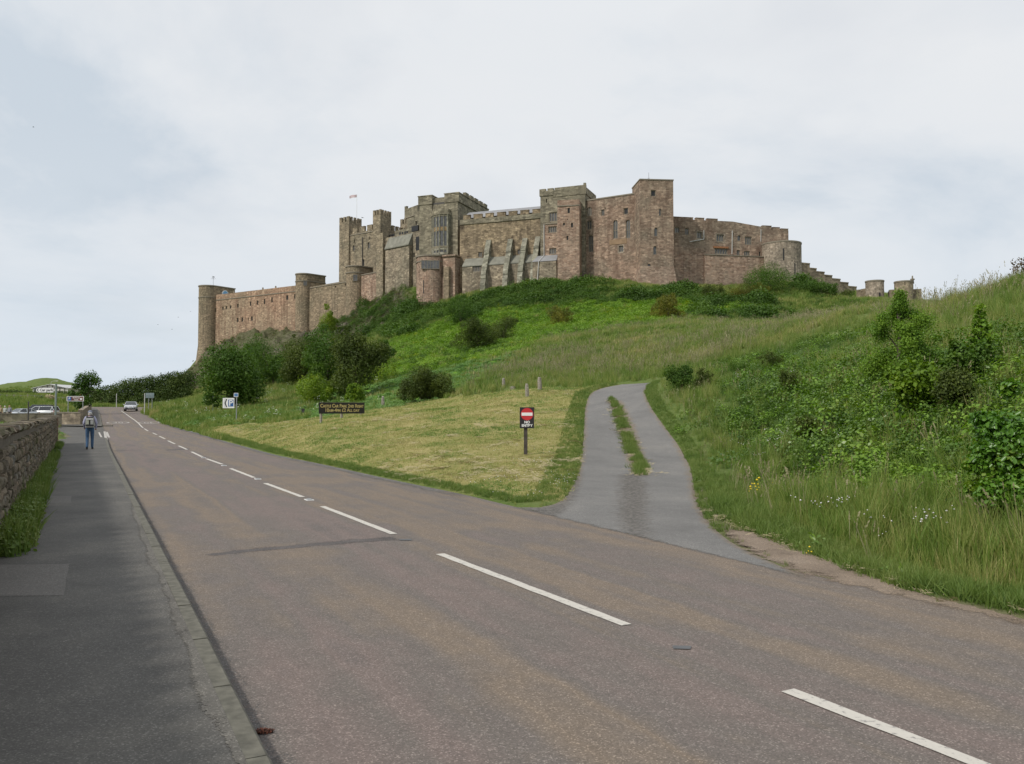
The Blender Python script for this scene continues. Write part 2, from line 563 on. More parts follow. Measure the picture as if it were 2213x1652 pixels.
M['f_hedge'] = foliage('hedge_leaf', [(0.036, 0.064, 0.016), (0.061, 0.099, 0.020), (0.111, 0.150, 0.031)], posscale=0.2, rnd=False)
M['f_straw'] = foliage('straw', [(0.33, 0.27, 0.15), (0.48, 0.41, 0.25)], trans=0.1)
M['f_seed'] = foliage('seed_head', [(0.21, 0.20, 0.10), (0.29, 0.26, 0.15)], trans=0.2)
M['f_white'] = plain('white_petal', (0.75, 0.72, 0.72), 0.7, var=0.06)
M['f_yel'] = plain('yellow_petal', (0.75, 0.55, 0.02), 0.6, var=0.06)


def asphalt(name, stops, speck=0.5, tracks=None, scale=0.35):
    m, t, b, o = newmat(name)
    g = N(t, 'ShaderNodeNewGeometry')
    big = N(t, 'ShaderNodeTexNoise', i_Scale=scale, i_Detail=5.0, i_Roughness=0.6)
    t.links.new(g.outputs['Position'], big.inputs['Vector'])
    r = ramp(t, stops)
    uv = N(t, 'ShaderNodeUVMap')
    if tracks:
        # wear runs along the carriageway: UV x is metres from the left edge
        mp = N(t, 'ShaderNodeMapping')
        mp.inputs['Scale'].default_value = (0.85, 0.03, 1)
        t.links.new(uv.outputs[0], mp.inputs[0])
        tn = N(t, 'ShaderNodeTexNoise', i_Scale=1.0, i_Detail=3.0, i_Distortion=0.3)
        t.links.new(mp.outputs[0], tn.inputs['Vector'])
        f = math_(t, 'ADD', math_(t, 'MULTIPLY', big.outputs[0], 0.3), math_(t, 'MULTIPLY', tn.outputs[0], 0.7))
    else:
        f = big.outputs[0]
    t.links.new(f, r.inputs[0])
    col = r.outputs[0]
    vor = N(t, 'ShaderNodeTexVoronoi', i_Scale=110.0)
    t.links.new(g.outputs['Position'], vor.inputs['Vector'])
    sp = N(t, 'ShaderNodeSeparateColor')
    t.links.new(vor.outputs['Color'], sp.inputs[0])
    sr = ramp(t, [(0.0, 0.55), (0.5, 0.95), (0.86, 1.12), (0.97, 2.3)])
    t.links.new(sp.outputs[0], sr.inputs[0])
    col = mixc(t, col, sr.outputs[0], speck, 'MULTIPLY')
    vor2 = N(t, 'ShaderNodeTexVoronoi', i_Scale=34.0)
    t.links.new(g.outputs['Position'], vor2.inputs['Vector'])
    sp2 = N(t, 'ShaderNodeSeparateColor')
    t.links.new(vor2.outputs['Color'], sp2.inputs[0])
    sr2 = ramp(t, [(0.0, 0.92), (0.6, 1.0), (0.965, 1.02), (0.985, 1.25)])
    t.links.new(sp2.outputs[1], sr2.inputs[0])
    col = mixc(t, col, sr2.outputs[0], speck, 'MULTIPLY')
    md = N(t, 'ShaderNodeTexNoise', i_Scale=3.4, i_Detail=8.0, i_Roughness=0.8)
    t.links.new(g.outputs['Position'], md.inputs['Vector'])
    mr = ramp(t, [(0.3, 0.86), (0.7, 1.14)])
    t.links.new(md.outputs[0], mr.inputs[0])
    col = mixc(t, col, mr.outputs[0], 0.6, 'MULTIPLY')
    t.links.new(col, b.inputs['Base Color'])
    b.inputs['Roughness'].default_value = 0.82
    b.inputs['Specular IOR Level'].default_value = 0.25
    bp = N(t, 'ShaderNodeBump', i_Strength=0.5, i_Distance=0.01)
    t.links.new(sp.outputs[0], bp.inputs['Height'])
    t.links.new(bp.outputs[0], b.inputs['Normal'])
    return m


def ragged(m, name, bias=0.5, amp=1.6, scale=5.0, under=None):
    """copy of a sheet material that breaks up into nothing towards fade = 0"""
    c = m.copy()
    c.name = name
    t = c.node_tree
    out = [n for n in t.nodes if n.type == 'OUTPUT_MATERIAL'][0]
    b = [n for n in t.nodes if n.type == 'BSDF_PRINCIPLED'][0]
    at = N(t, 'ShaderNodeAttribute', attribute_name='fade')
    g = N(t, 'ShaderNodeNewGeometry')
    n = N(t, 'ShaderNodeTexNoise', i_Scale=scale, i_Detail=6.0, i_Roughness=0.65)
    t.links.new(g.outputs['Position'], n.inputs['Vector'])
    f = math_(t, 'ADD', at.outputs['Fac'], math_(t, 'MULTIPLY', math_(t, 'SUBTRACT', n.outputs[0], 0.5), amp))
    nf = N(t, 'ShaderNodeTexNoise', i_Scale=38.0, i_Detail=3.0, i_Roughness=0.8)
    t.links.new(g.outputs['Position'], nf.inputs['Vector'])
    f = math_(t, 'ADD', f, math_(t, 'MULTIPLY', math_(t, 'SUBTRACT', nf.outputs[0], 0.5), 2.2))
    r = ramp(t, [(bias - 0.02, 0.0), (bias + 0.02, 1.0)])
    t.links.new(f, r.inputs[0])
    tr = N(t, 'ShaderNodeBsdfTransparent')
    if under:      # grades into the surface it lies on
        tr = N(t, 'ShaderNodeBsdfPrincipled', i_Roughness=0.82)
        tr.inputs['Specular IOR Level'].default_value = 0.25
        nu = N(t, 'ShaderNodeTexNoise', i_Scale=0.5, i_Detail=5.0, i_Roughness=0.6)
        t.links.new(g.outputs['Position'], nu.inputs['Vector'])
        ru = ramp(t, under)
        t.links.new(nu.outputs[0], ru.inputs[0])
        t.links.new(ru.outputs[0], tr.inputs['Base Color'])
    mx = N(t, 'ShaderNodeMixShader')
    t.links.new(r.outputs[0], mx.inputs[0])
    t.links.new(tr.outputs[0], mx.inputs[1])
    t.links.new(b.outputs[0], mx.inputs[2])
    t.links.new(mx.outputs[0], out.inputs[0])
    return c


M['road'] = asphalt('worn_red_asphalt', [(0.36, (0.136, 0.117, 0.107)), (0.42, (0.173, 0.137, 0.122)), (0.48, (0.146, 0.126, 0.112)), (0.54, (0.188, 0.148, 0.113)), (0.60, (0.148, 0.126, 0.110)), (0.68, (0.177, 0.140, 0.121))], tracks=True, speck=.6)
M['pave'] = asphalt('dark_footway_asphalt', [(0.3, (0.078, 0.074, 0.068)), (0.5, (0.103, 0.098, 0.090)), (0.7, (0.132, 0.124, 0.110))], scale=0.8)
M['pave_old'] = asphalt('grey_patch_asphalt', [(0.3, (0.128, 0.120, 0.110)), (0.7, (0.152, 0.142, 0.13))], scale=0.8)
M['track'] = asphalt('grey_track_asphalt', [(0.3, (0.138, 0.133, 0.127)), (0.5, (0.170, 0.164, 0.156)), (0.7, (0.20, 0.190, 0.177))], scale=0.5)
M['gravel'] = asphalt('loose_gravel', [(0.3, (0.105, 0.098, 0.090)), (0.5, (0.138, 0.129, 0.119)), (0.7, (0.175, 0.164, 0.15))], speck=0.9, scale=1.4)
M['scar'] = asphalt('dark_tar_scar', [(0.3, (0.088, 0.079, 0.076)), (0.7, (0.125, 0.110, 0.104))], scale=2.0)
M['dirt'] = asphalt('bare_dirt', [(0.3, (0.155, 0.118, 0.088)), (0.5, (0.215, 0.165, 0.122)), (0.7, (0.25, 0.198, 0.152))], scale=0.9)
M['r_grime'] = ragged(asphalt('gutter_grime', [(0.3, (0.10, 0.093, 0.088)), (0.7, (0.15, 0.136, 0.125))], scale=1.2), 'ragged_grime', .75, 1.2, 4.0)
M['r_edge'] = ragged(asphalt('footway_edge', [(0.3, (0.10, 0.093, 0.083)), (0.7, (0.15, 0.14, 0.122))], scale=1.4), 'ragged_footway_edge', .6, 1.6, 4.0)
M['r_track'] = ragged(M['track'], 'track_end', .4, 1.2, 3.0)


def soil_track(m):
    """loose grit and brown dust worked into the track surface where the mesh says so"""
    t = m.node_tree
    b = [n for n in t.nodes if n.type == 'BSDF_PRINCIPLED'][0]
    col = b.inputs['Base Color'].links[0].from_socket
    g = N(t, 'ShaderNodeNewGeometry')
    for an, c0, c1, sc, amp in (('dust', (0.15, 0.12, 0.088), (0.22, 0.18, 0.135), 2.0, 1.3), ('grit', (0.06, 0.055, 0.05), (0.17, 0.155, 0.138), 5.0, 1.7)):
        at = N(t, 'ShaderNodeAttribute', attribute_name=an)
        n = N(t, 'ShaderNodeTexNoise', i_Scale=sc, i_Detail=8.0, i_Roughness=0.75)
        t.links.new(g.outputs['Position'], n.inputs['Vector'])
        f = math_(t, 'ADD', at.outputs['Fac'], math_(t, 'MULTIPLY', math_(t, 'SUBTRACT', n.outputs[0], 0.5), amp))
        r = ramp(t, [(0.22, 0.0), (0.62, 0.92)])
        t.links.new(f, r.inputs[0])
        v = N(t, 'ShaderNodeTexVoronoi', i_Scale=26.0)
        t.links.new(g.outputs['Position'], v.inputs['Vector'])
        sp = N(t, 'ShaderNodeSeparateColor')
        t.links.new(v.outputs['Color'], sp.inputs[0])
        col = mixc(t, col, mixc(t, c0, c1, sp.outputs[0]), r.outputs[0])
    t.links.new(col, b.inputs['Base Color'])


soil_track(M['r_track'])
M['iron'] = plain('iron_cover', (0.095, 0.097, 0.10), 0.6, var=0.2)
M['r_gravel'] = ragged(M['gravel'], 'scattered_gravel', .5, 1.3, 2.2)
M['t_gravel'] = ragged(M['gravel'], 'track_gravel', .5, 1.3, 2.2, under=[(0.3, (0.138, 0.133, 0.127)), (0.5, (0.170, 0.164, 0.156)), (0.7, (0.20, 0.190, 0.177))])
M['t_dirt'] = ragged(M['dirt'], 'track_dirt', .5, 1.3, 2.2, under=[(0.3, (0.138, 0.133, 0.127)), (0.5, (0.170, 0.164, 0.156)), (0.7, (0.20, 0.190, 0.177))])
M['r_scar'] = ragged(M['scar'], 'ragged_tar', .55, 1.9, 5.0)
M['r_dirt'] = ragged(M['dirt'], 'ragged_dirt', .5, 1.8, 3.5)
M['kerb'] = plain('kerb_concrete', (0.118, 0.112, 0.09), 0.9, var=0.3, scale=11, bump=0.4)


def paint(name, col, worn=0.45):
    m, t, b, o = newmat(name)
    g = N(t, 'ShaderNodeNewGeometry')
    n = N(t, 'ShaderNodeTexNoise', i_Scale=16.0, i_Detail=6.0, i_Roughness=0.75)
    t.links.new(g.outputs['Position'], n.inputs['Vector'])
    r = ramp(t, [(worn - 0.06, (0.20, 0.185, 0.175)), (worn + .05, col), (0.8, tuple(c * 1.1 for c in col))])
    t.links.new(n.outputs[0], r.inputs[0])
    t.links.new(r.outputs[0], b.inputs['Base Color'])
    b.inputs['Roughness'].default_value = 0.7
    return m


M['line'] = paint('road_paint', (0.49, 0.46, 0.41), 0.40)
M['wornline'] = paint('worn_road_paint', (0.46, 0.43, 0.39), 0.46)
# ------------------------------------------------------------------ terrain
ZRD = np.array([-400, 0, 58, 70, 80, 92, 108, 125, 150, 200, 400.0])
ZRZ = np.array([0, 0, 0, 0.06, 0.20, 0.52, 1.12, 1.80, 2.45, 2.9, 3.2])
_zd = np.arange(-50, 400, 1.0)
_zz = np.convolve(np.pad(np.interp(_zd, ZRD, ZRZ), 12, mode='edge'), np.ones(25) / 25, mode='valid')


def zroad(y):
    return np.interp(y, _zd, _zz)


def flat(dx, dy, add=0.0):
    """point of the road surface (plus add) seen at survey pixel"""
    lo, hi = 2.0, 400.0
    f = lambda D: P(dx, dy, D).z - (float(zroad(D)) + add)
    Ds = np.geomspace(2, 400, 600)
    prev = Ds[0]
    for D in Ds[1:]:
        if f(D) <= 0:
            lo, hi = prev, D
            for _ in range(40):
                m = 0.5 * (lo + hi)
                if f(m) <= 0:
                    hi = m
                else:
                    lo = m
            break
        prev = D
    p = P(dx, dy, hi)
    return Vector((p.x, p.y, float(zroad(p.y)) + add))


# control heights: (survey x, survey y, metres ahead)
CTRL = [
    # right bank
    (2213, 1150, 10.6), (2213, 1040, 13), (1900, 1110, 14), (2213, 940, 16), (1700, 1090, 16), (1560, 1060, 19), (1500, 1005, 24),
    (1720, 950, 22.5), (1900, 950, 19.5), (2213, 800, 20), (1900, 800, 27), (1700, 850, 31), (1450, 850, 38), (2213, 700, 28),
    (2000, 705, 36), (1800, 760, 42), (1600, 800, 44), (2213, 616, 38), (2100, 643, 42), (2000, 668, 48), (1930, 690, 58),
    (2700, 1400, 6.5), (2700, 1100, 10), (2700, 850, 16), (2700, 640, 28), (2700, 540, 40),
    # meadow
    (1350, 823, 50), (1450, 790, 59), (1250, 762, 84), (1100, 817, 62), (1450, 705, 112), (1700, 705, 98), (1860, 690, 90),
    (1000, 858, 56), (1300, 800, 62), (1650, 655, 165), (1400, 683, 150), (1880, 652, 160), (1500, 660, 172), (1250, 705, 142), (1100, 742, 124),
    (1960, 660, 175), (950, 790, 104), (860, 835, 92), (700, 838, 110), (560, 862, 116), (430, 872, 120), (1780, 640, 192), (1900, 648, 200), (1990, 655, 190),
    # lawn
    (1140, 983, 25.4), (1235, 900, 37), (1275, 847, 45.5), (1000, 880, 45), (1130, 850, 47), (740, 910, 46), (560, 918, 62), (900, 960, 30), (1100, 930, 32),
    (330, 884, 118), (350, 895, 100),
    # castle rock
    (1420, 622, 190), (1300, 610, 200), (1180, 612, 203), (1050, 632, 212), (985, 652, 213), (930, 678, 212), (850, 625, 233), (780, 655, 246),
    (720, 684, 258), (655, 715, 264), (560, 704, 281), (470, 738, 292), (440, 752, 296), (412, 793, 296), (398, 806, 292),
    (560, 782, 205), (450, 832, 196), (800, 705, 226), (850, 722, 196), (900, 708, 198), (1000, 694, 185), (1100, 662, 188), (1200, 655, 182), (1300, 648, 178),
    (1450, 642, 180), (1600, 626, 195), (1750, 636, 200), (1850, 642, 205), (680, 752, 215), (620, 745, 245), (500, 770, 262), (440, 790, 268),
    (760, 780, 150), (620, 810, 158), (500, 840, 160), (300, 870, 190),
    # plateau behind the walls
    (1420, 622, 230), (1200, 620, 240), (1000, 630, 250), (780, 650, 290), (640, 690, 310), (500, 730, 330), (1600, 640, 240), (1750, 660, 240), (1900, 690, 240),
    # left flats, far dunes
    (0, 868, 150), (100, 868, 150), (0, 859, 190), (120, 860, 190), (0, 853, 250), (110, 853, 262), (160, 856, 250), (-200, 860, 190), (-200, 850, 260),
    (0, 836, 400), (38, 826, 420), (65, 824, 420), (90, 815, 420), (112, 819, 420), (147, 839, 400), (-60, 835, 420), (-200, 838, 420), (190, 858, 380), (250, 866, 350), (340, 866, 330),
    (0, 846, 330), (100, 843, 340),
]
CW = [  # explicit heights (x, y, z)
    (-10.5, 10, 1.05), (-21, 29, 1.05), (-28.6, 43, 1.0), (-34, 30, 1.05), (-45, 58, 1.05), (-18, 14, 1.05), (-60, 70, 1.05), (-62, 88, .95), (-58, 105, .9), (-52, 98, .9), (-75, 120, 1.4), (-40, 66, .55), (-9, 4, 1.0),
    (0, 3, 0), (4, 3, 0), (10, 3, .1), (-4, 3, 0), (0, 8, 0), (-2, 14, 0), (-5, 22, 0), (2, 12, 0), (6, 10.5, 0.05), (3, 16.5, 0), (-9, 30, 0), (-16, 45, 0),
    (-40, 75, .1), (-50, 95, .6), (-62, 125, 1.8), (-78, 155, 2.6), (-90, 160, 2.7), (-66, 158, 2.7),
    (5.5, 22, .05), (5.0, 27, .35), (7.2, 20, .05), (8.0, 26, .5),
    (20, 50, 7.3), (30, 52, 7.0), (34, 70, 7.5), (60, 60, 7), (70, 100, 9), (80, 200, 22), (60, 150, 17), (100, 300, 10),
    (40, 30, 9), (25, 12, 4.5), (15, 6, 2.2), (60, 30, 8),
    (-120, 60, 1.2), (-120, 120, 2), (-200, 200, 4), (-100, 40, 1), (-300, 420, 10),
    (-60, 700, 0), (-300, 700, 0), (0, 700, 0), (200, 700, 0), (450, 600, 0), (-600, 600, 0), (0, 420, 4), (150, 420, 2), (-110, 400, 4), (-60, 350, 24),
    (0, 9000, -3), (-6000, 6000, -3), (6000, 6000, -3), (0, 2500, -3), (-2000, 1600, -3), (2000, 1600, -3),
]
_pts = [tuple(P(*c)) for c in CTRL] + CW


def _co(x, y):
    return np.stack([np.arctan2(x, np.maximum(y, 1e-3)) * 2.2, np.log(np.hypot(x, y))], -1)


_A = np.array(_pts)
_q = _co(_A[:, 0], _A[:, 1])
_n = len(_q)
_d = np.linalg.norm(_q[:, None] - _q[None], axis=-1)
_K = np.where(_d > 0, _d * _d * np.log(_d + 1e-12), 0) + np.eye(_n) * 2e-4
_Pm = np.c_[np.ones(_n), _q]
_L = np.zeros((_n + 3, _n + 3))
_L[:_n, :_n] = _K
_L[:_n, _n:] = _Pm
_L[_n:, :_n] = _Pm.T
_w = np.linalg.solve(_L, np.r_[_A[:, 2], 0, 0, 0])


def tps(x, y):
    x, y = np.atleast_1d(np.asarray(x, float)), np.atleast_1d(np.asarray(y, float))
    az = np.arctan2(x, y)
    r = np.maximum(np.hypot(x, y), 2.5)
    azc = np.clip(az, -0.95, 0.85)
    q = np.stack([azc * 2.2, np.log(r)], -1)
    out = np.empty(len(x))
    for i in range(0, len(x), 20000):
        d2 = ((q[i:i + 20000, None] - _q[None]) ** 2).sum(-1)
        out[i:i + 20000] = (0.5 * d2 * np.log(d2 + 1e-12)) @ _w[:_n] + _w[_n] + q[i:i + 20000] @ _w[_n + 1:]
    back = 1 - sstep(1.0, 1.9, np.abs(az))
    return out * back


# carriageway edges
KERB = [flat(*p, 0) for p in [(590, 1692), (570, 1652), (500, 1508), (435, 1372), (380, 1262), (335, 1170), (300, 1100), (272, 1042), (252, 1003), (238, 975), (231, 950), (223, 931), (219, 910), (215, 889)]]
_e = (KERB[0] - KERB[2]).normalized()
KERB = [KERB[0] + _e * 12] + KERB
RIGHT = [flat(*p, 0) for p in [(2213, 1343), (1960, 1290), (1677, 1225), (1400, 1165), (1215, 1118), (1100, 1093), (1000, 1068), (860, 1040), (700, 1004), (600, 985), (520, 963), (435, 939), (393, 928), (354, 916), (306, 891)]]
_e = (RIGHT[0] - RIGHT[2]).normalized()
RIGHT = [RIGHT[0] + _e * 12] + RIGHT
# beyond the last sighted points the road swings left behind the trees
KERB += [Vector((KERB[-1].x - 9, 141, 0)), Vector((KERB[-1].x - 24, 150, 0)), Vector((KERB[-1].x - 60, 160, 0))]
RIGHT += [Vector((RIGHT[-1].x - 2.2, 138, 0)), Vector((RIGHT[-1].x - 8, 150, 0)), Vector((RIGHT[-1].x - 22, 158.5, 0)), Vector((RIGHT[-1].x - 68, 168.5, 0))]
PAVL = [flat(*p, 0.11) for p in [(-330, 1500), (0, 1178), (70, 1042), (122, 960)]]
PAVL = [PAVL[0] + (PAVL[0] - PAVL[1]).normalized() * 4] + PAVL
PAVL2 = [Vector((PAVL[-1].x - 3.5, 52, 0)), Vector((-46.5, 84, 0)), Vector((-62, 118, 0)), Vector((KERB[-3].x - 3, 141, 0)), Vector((KERB[-2].x - 3, 152, 0))]
CORR = [(p.x, p.y) for p in PAVL + PAVL2] + [(p.x, p.y) for p in reversed(KERB[-2:])][:0] + [(p.x, p.y) for p in reversed(RIGHT)]


def pack(pts):
    return np.array([p.x for p in pts]), np.array([p.y for p in pts])


def Hbase(x, y):
    x, y = np.atleast_1d(np.asarray(x, float)), np.atleast_1d(np.asarray(y, float))
    z = tps(x, y)
    d = -poly_sd(x, y, CORR)
    zr = zroad(y)
    # the footway wall retains the ground on its left: a sharp step there, soft on the right
    w = sstep(0.0, 2.2, d)
    return np.where(d <= 0, zr, zr * (1 - w) + z * w)


def H1(x, y):
    return float(Hbase([x], [y])[0])


def hit(dx, dy, dmin=2.5, dmax=420):
    Ds = np.geomspace(dmin, dmax, 900)
    a = P(dx, dy, 1.0)
    X, Z = a.x * Ds, CZ + (a.z - CZ) * Ds
    g = Hbase(X, Ds)
    k = np.argmax(Z <= g)
    if k == 0:
        k = len(Ds) - 1
    t = 0.0
    f0, f1 = Z[k - 1] - g[k - 1], Z[k] - g[k]
    t = f0 / (f0 - f1) if f0 != f1 else 0
    D = Ds[k - 1] + (Ds[k] - Ds[k - 1]) * t
    return Vector((a.x * D, D, H1(a.x * D, D)))


def HP(lst, **kw):
    return [hit(*p, **kw) for p in lst]


def xy(lst):
    return [(p.x, p.y) for p in lst]


TRK_L = HP([(1095, 1096), (1170, 1098), (1215, 1085), (1240, 1050), (1252, 1015), (1258, 980), (1262, 930), (1263, 895), (1267, 868), (1277, 849), (1300, 839), (1345, 831)])
TRK_R = HP([(1760, 1256), (1640, 1205), (1545, 1150), (1505, 1090), (1498, 1030), (1478, 975), (1440, 928), (1413, 892), (1400, 868), (1393, 850), (1398, 835), (1412, 827)])
LAWN = HP([(435, 936), (600, 982), (860, 1037), (1000, 1065), (1120, 1090), (1215, 1083), (1240, 1050), (1257, 990), (1262, 900), (1275, 848), (1335, 831), (1200, 838), (1060, 850), (1000, 857), (900, 869), (830, 879), (790, 886), (660, 906), (560, 916), (440, 924)])
DIRT = HP([(2260, 1352), (1960, 1293), (1677, 1228), (1600, 1190), (1520, 1120), (1500, 1060), (1510, 1030), (1535, 1050), (1545, 1095), (1600, 1140), (1677, 1180), (1800, 1228), (1960, 1276), (2110, 1308), (2260, 1342)])
HERB = HP([(610, 900), (700, 850), (800, 810), (830, 770), (860, 730), (980, 680), (1180, 660), (1380, 650), (1500, 648), (1660, 650), (1640, 664), (1500, 690), (1330, 715), (1180, 738), (1130, 760), (1100, 800), (1000, 840), (960, 862), (860, 880), (780, 890), (660, 905)])
IVY = HP([(1500, 850), (1560, 790), (1700, 760), (1880, 735), (2020, 745), (2120, 720), (2213, 690), (2300, 690), (2300, 1160), (2100, 1120), (1900, 1060), (1760, 1000), (1640, 985), (1560, 930)])
PAVED = [CORR, xy(TRK_L) + list(reversed(xy(TRK_R)))]

A0 = np.concatenate([np.radians(np.arange(-180, -50, 4.0)), np.radians(np.arange(-50, 47, 0.135)), np.radians(np.arange(47, 180.1, 4.0))])
R0 = np.concatenate([[0.0], np.geomspace(1.6, 170, 390), np.linspace(171, 312, 130), np.geomspace(315, 470, 40), np.geomspace(490, 12000, 40)])
AA, RR = np.meshgrid(A0, R0)
TX, TY = (np.sin(AA) * RR).ravel(), (np.cos(AA) * RR).ravel()
TZ = Hbase(TX, TY)
ROCKW = [P(*q) for q in [(380, 815, 300), (412, 790, 304), (436, 748, 306), (470, 728, 303), (560, 690, 291), (640, 700, 279), (700, 670, 269), (790, 630, 255), (850, 625, 243), (885, 650, 231), (865, 700, 212), (800, 735, 212), (720, 765, 200), (620, 790, 186), (520, 815, 182), (430, 835, 190), (370, 830, 240)]]


def zones(x, y):
    """soft membership of each ground cover at world points"""
    nz = fbm(x / 1.7, y / 1.7, 4) * 1.0 + fbm(x / 9.0, y / 9.0, 3) * 1.0
    near = np.clip(np.hypot(x, y) / 60.0, 0.25, 2.5)
    z = {}
    z['lawn'] = sstep(-0.12, 0.35, poly_sd(x, y, xy(LAWN)) + nz * 0.5)
    z['herb'] = sstep(-1.5, 1.5, poly_sd(x, y, xy(HERB)) + nz * 5.0)
    z['ivy'] = sstep(-0.8, 0.8, poly_sd(x, y, xy(IVY)) + nz * 5.0)
    z['rock'] = sstep(-2, 2, poly_sd(x, y, xy(ROCKW)) + nz * 4.0)
    z['dirt'] = sstep(-0.1, 0.15, poly_sd(x, y, xy(DIRT)) + nz * 0.25)
    pd = np.maximum(poly_sd(x, y, PAVED[0]), poly_sd(x, y, PAVED[1]))
    z['paved'] = pd
    left = (x < -0.5 * y - 1.0) & (y < 150)
    z['soil'] = np.where(left & (pd < 0), sstep(-0.1, 0.12, nz) * (y < 75), 0.0)
    return z


ZN = zones(TX, TY)
rr = np.hypot(TX, TY)
bump = fbm(TX / 2.6, TY / 2.6, 4) * np.clip(rr * 0.012, 0.05, 1.2) + fbm(TX / 0.5, TY / 0.5, 3) * 0.05
edge = sstep(0.0, 1.5, -ZN['paved'])
TZ2 = TZ + bump * edge * (1 - 0.75 * ZN['lawn'])
# craggy rock below the walls
rk = np.abs(fbm(TX / 4.0, TY / 6.0, 5)) * 6.5 - 2.2 - 2.0 * sstep(.0, .3, fbm(TX / 2.2 + 40, TY / 7.0, 4))
TZ2 = TZ2 + rk * ZN['rock'] * sstep(150, 190, rr)
TZ2 = TZ2 - 0.16 * (ZN['paved'] > 0.02) + 0.03 * sstep(0.0, 0.25, -ZN['paved']) * (rr < 60) * (1 - ZN['dirt'])
nA, nR = len(A0), len(R0)
ii = np.arange(nR - 1)[:, None] * nA + np.arange(nA - 1)[None]
quads = np.stack([ii, ii + nA, ii + nA + 1, ii + 1], -1).reshape(-1, 4)[:, ::-1]


def ground_mat():
    m, t, b, o = newmat('hillside_ground')
    g = N(t, 'ShaderNodeNewGeometry')
    n1 = N(t, 'ShaderNodeTexNoise', i_Scale=0.5, i_Detail=6.0, i_Roughness=0.65)
    n2 = N(t, 'ShaderNodeTexNoise', i_Scale=9.0, i_Detail=5.0, i_Roughness=0.7)
    n3 = N(t, 'ShaderNodeTexNoise', i_Scale=0.07, i_Detail=4.0)
    for n in (n1, n2, n3):
        t.links.new(g.outputs['Position'], n.inputs['Vector'])
    f = math_(t, 'ADD', math_(t, 'MULTIPLY', n1.outputs[0], 0.5), math_(t, 'MULTIPLY', n2.outputs[0], 0.5))

    def cr(a, c, d):
        r = ramp(t, [(0.35, a), (0.5, c), (0.65, d)])
        t.links.new(f, r.inputs[0])
        return r.outputs[0]

    def at(n):
        return N(t, 'ShaderNodeAttribute', attribute_name=n).outputs['Fac']

    col = cr((0.07, 0.11, 0.025), (0.11, 0.15, 0.04), (0.165, 0.18, 0.07))
    col = mixc(t, col, cr((0.065, 0.14, 0.018), (0.10, 0.20, 0.022), (0.14, 0.25, 0.03)), at('herb'))
    col = mixc(t, col, cr((0.035, 0.075, 0.016), (0.055, 0.10, 0.022), (0.08, 0.13, 0.035)), at('ivy'))
    lawn = cr((0.17, 0.18, 0.055), (0.27, 0.24, 0.09), (0.37, 0.31, 0.15))
    col = mixc(t, col, lawn, at('lawn'))
    n4 = N(t, 'ShaderNodeTexNoise', i_Scale=1.1, i_Detail=8.0, i_Roughness=0.75)
    t.links.new(g.outputs['Position'], n4.inputs['Vector'])
    r4 = ramp(t, [(0.38, (0.03, 0.027, 0.023)), (0.5, (0.115, 0.10, 0.075)), (0.6, (0.18, 0.16, 0.125)), (0.7, (0.28, 0.26, 0.22))])
    t.links.new(n4.outputs[0], r4.inputs[0])
    rock = r4.outputs[0]
    rg = ramp(t, [(0.45, 0.0), (0.56, 1.0)])
    t.links.new(n3.outputs[0], rg.inputs[0])
    rock = mixc(t, rock, (0.075, 0.085, 0.03), math_(t, 'MULTIPLY', rg.outputs[0], 0.6))
    col = mixc(t, col, rock, at('rock'))
    col = mixc(t, col, cr((0.13, 0.10, 0.075), (0.19, 0.15, 0.11), (0.24, 0.19, 0.145)), at('dirt'))
    col = mixc(t, col, cr((0.12, 0.10, 0.07), (0.17, 0.14, 0.10), (0.21, 0.18, 0.13)), at('soil'))
    t.links.new(col, b.inputs['Base Color'])
    b.inputs['Roughness'].default_value = 0.95
    b.inputs['Specular IOR Level'].default_value = 0.1
    bp = N(t, 'ShaderNodeBump', i_Strength=0.8, i_Distance=0.15)
    t.links.new(f, bp.inputs['Height'])
    t.links.new(bp.outputs[0], b.inputs['Normal'])
    return m


attrs = {k: ('POINT', 'FLOAT', np.clip(ZN[k], 0, 1)) for k in ('lawn', 'herb', 'ivy', 'rock', 'dirt', 'soil')}
ground = arrays_mesh('ground', np.c_[TX, TY, TZ2], quads, ground_mat(), attrs, smooth=True)
tag(ground, 'grassy hillside rising from the road to the castle rock', kind='structure')


# height lookup on the finished ground (bilinear on the polar grid)
def Hg(x, y):
    x, y = np.atleast_1d(np.asarray(x, float)), np.atleast_1d(np.asarray(y, float))
    az, r = np.arctan2(x, y), np.hypot(x, y)
    ia = np.clip(np.searchsorted(A0, az) - 1, 0, nA - 2)
    ir = np.clip(np.searchsorted(R0, r) - 1, 0, nR - 2)
    fa = np.clip((az - A0[ia]) / (A0[ia + 1] - A0[ia]), 0, 1)
    fr = np.clip((r - R0[ir]) / (R0[ir + 1] - R0[ir]), 0, 1)
    Z = TZ2.reshape(nR, nA)
    return (Z[ir, ia] * (1 - fa) + Z[ir, ia + 1] * fa) * (1 - fr) + (Z[ir + 1, ia] * (1 - fa) + Z[ir + 1, ia + 1] * fa) * fr


def gz(x, y):
    return float(Hg([x], [y])[0])


# ------------------------------------------------------------------ road, footway, kerb, track
def resample(pts, n):
    pts = [Vector((p[0], p[1], 0)) for p in pts]
    L = [0]
    for a, b in zip(pts, pts[1:]):
        L.append(L[-1] + (b - a).length)
    out = []
    for k in range(n):
        s = L[-1] * k / (n - 1)
        i = min(max(np.searchsorted(L, s) - 1, 0), len(pts) - 2)
        f = (s - L[i]) / max(L[i + 1] - L[i], 1e-9)
        out.append(pts[i].lerp(pts[i + 1], min(max(f, 0), 1)))
    return out, L[-1]


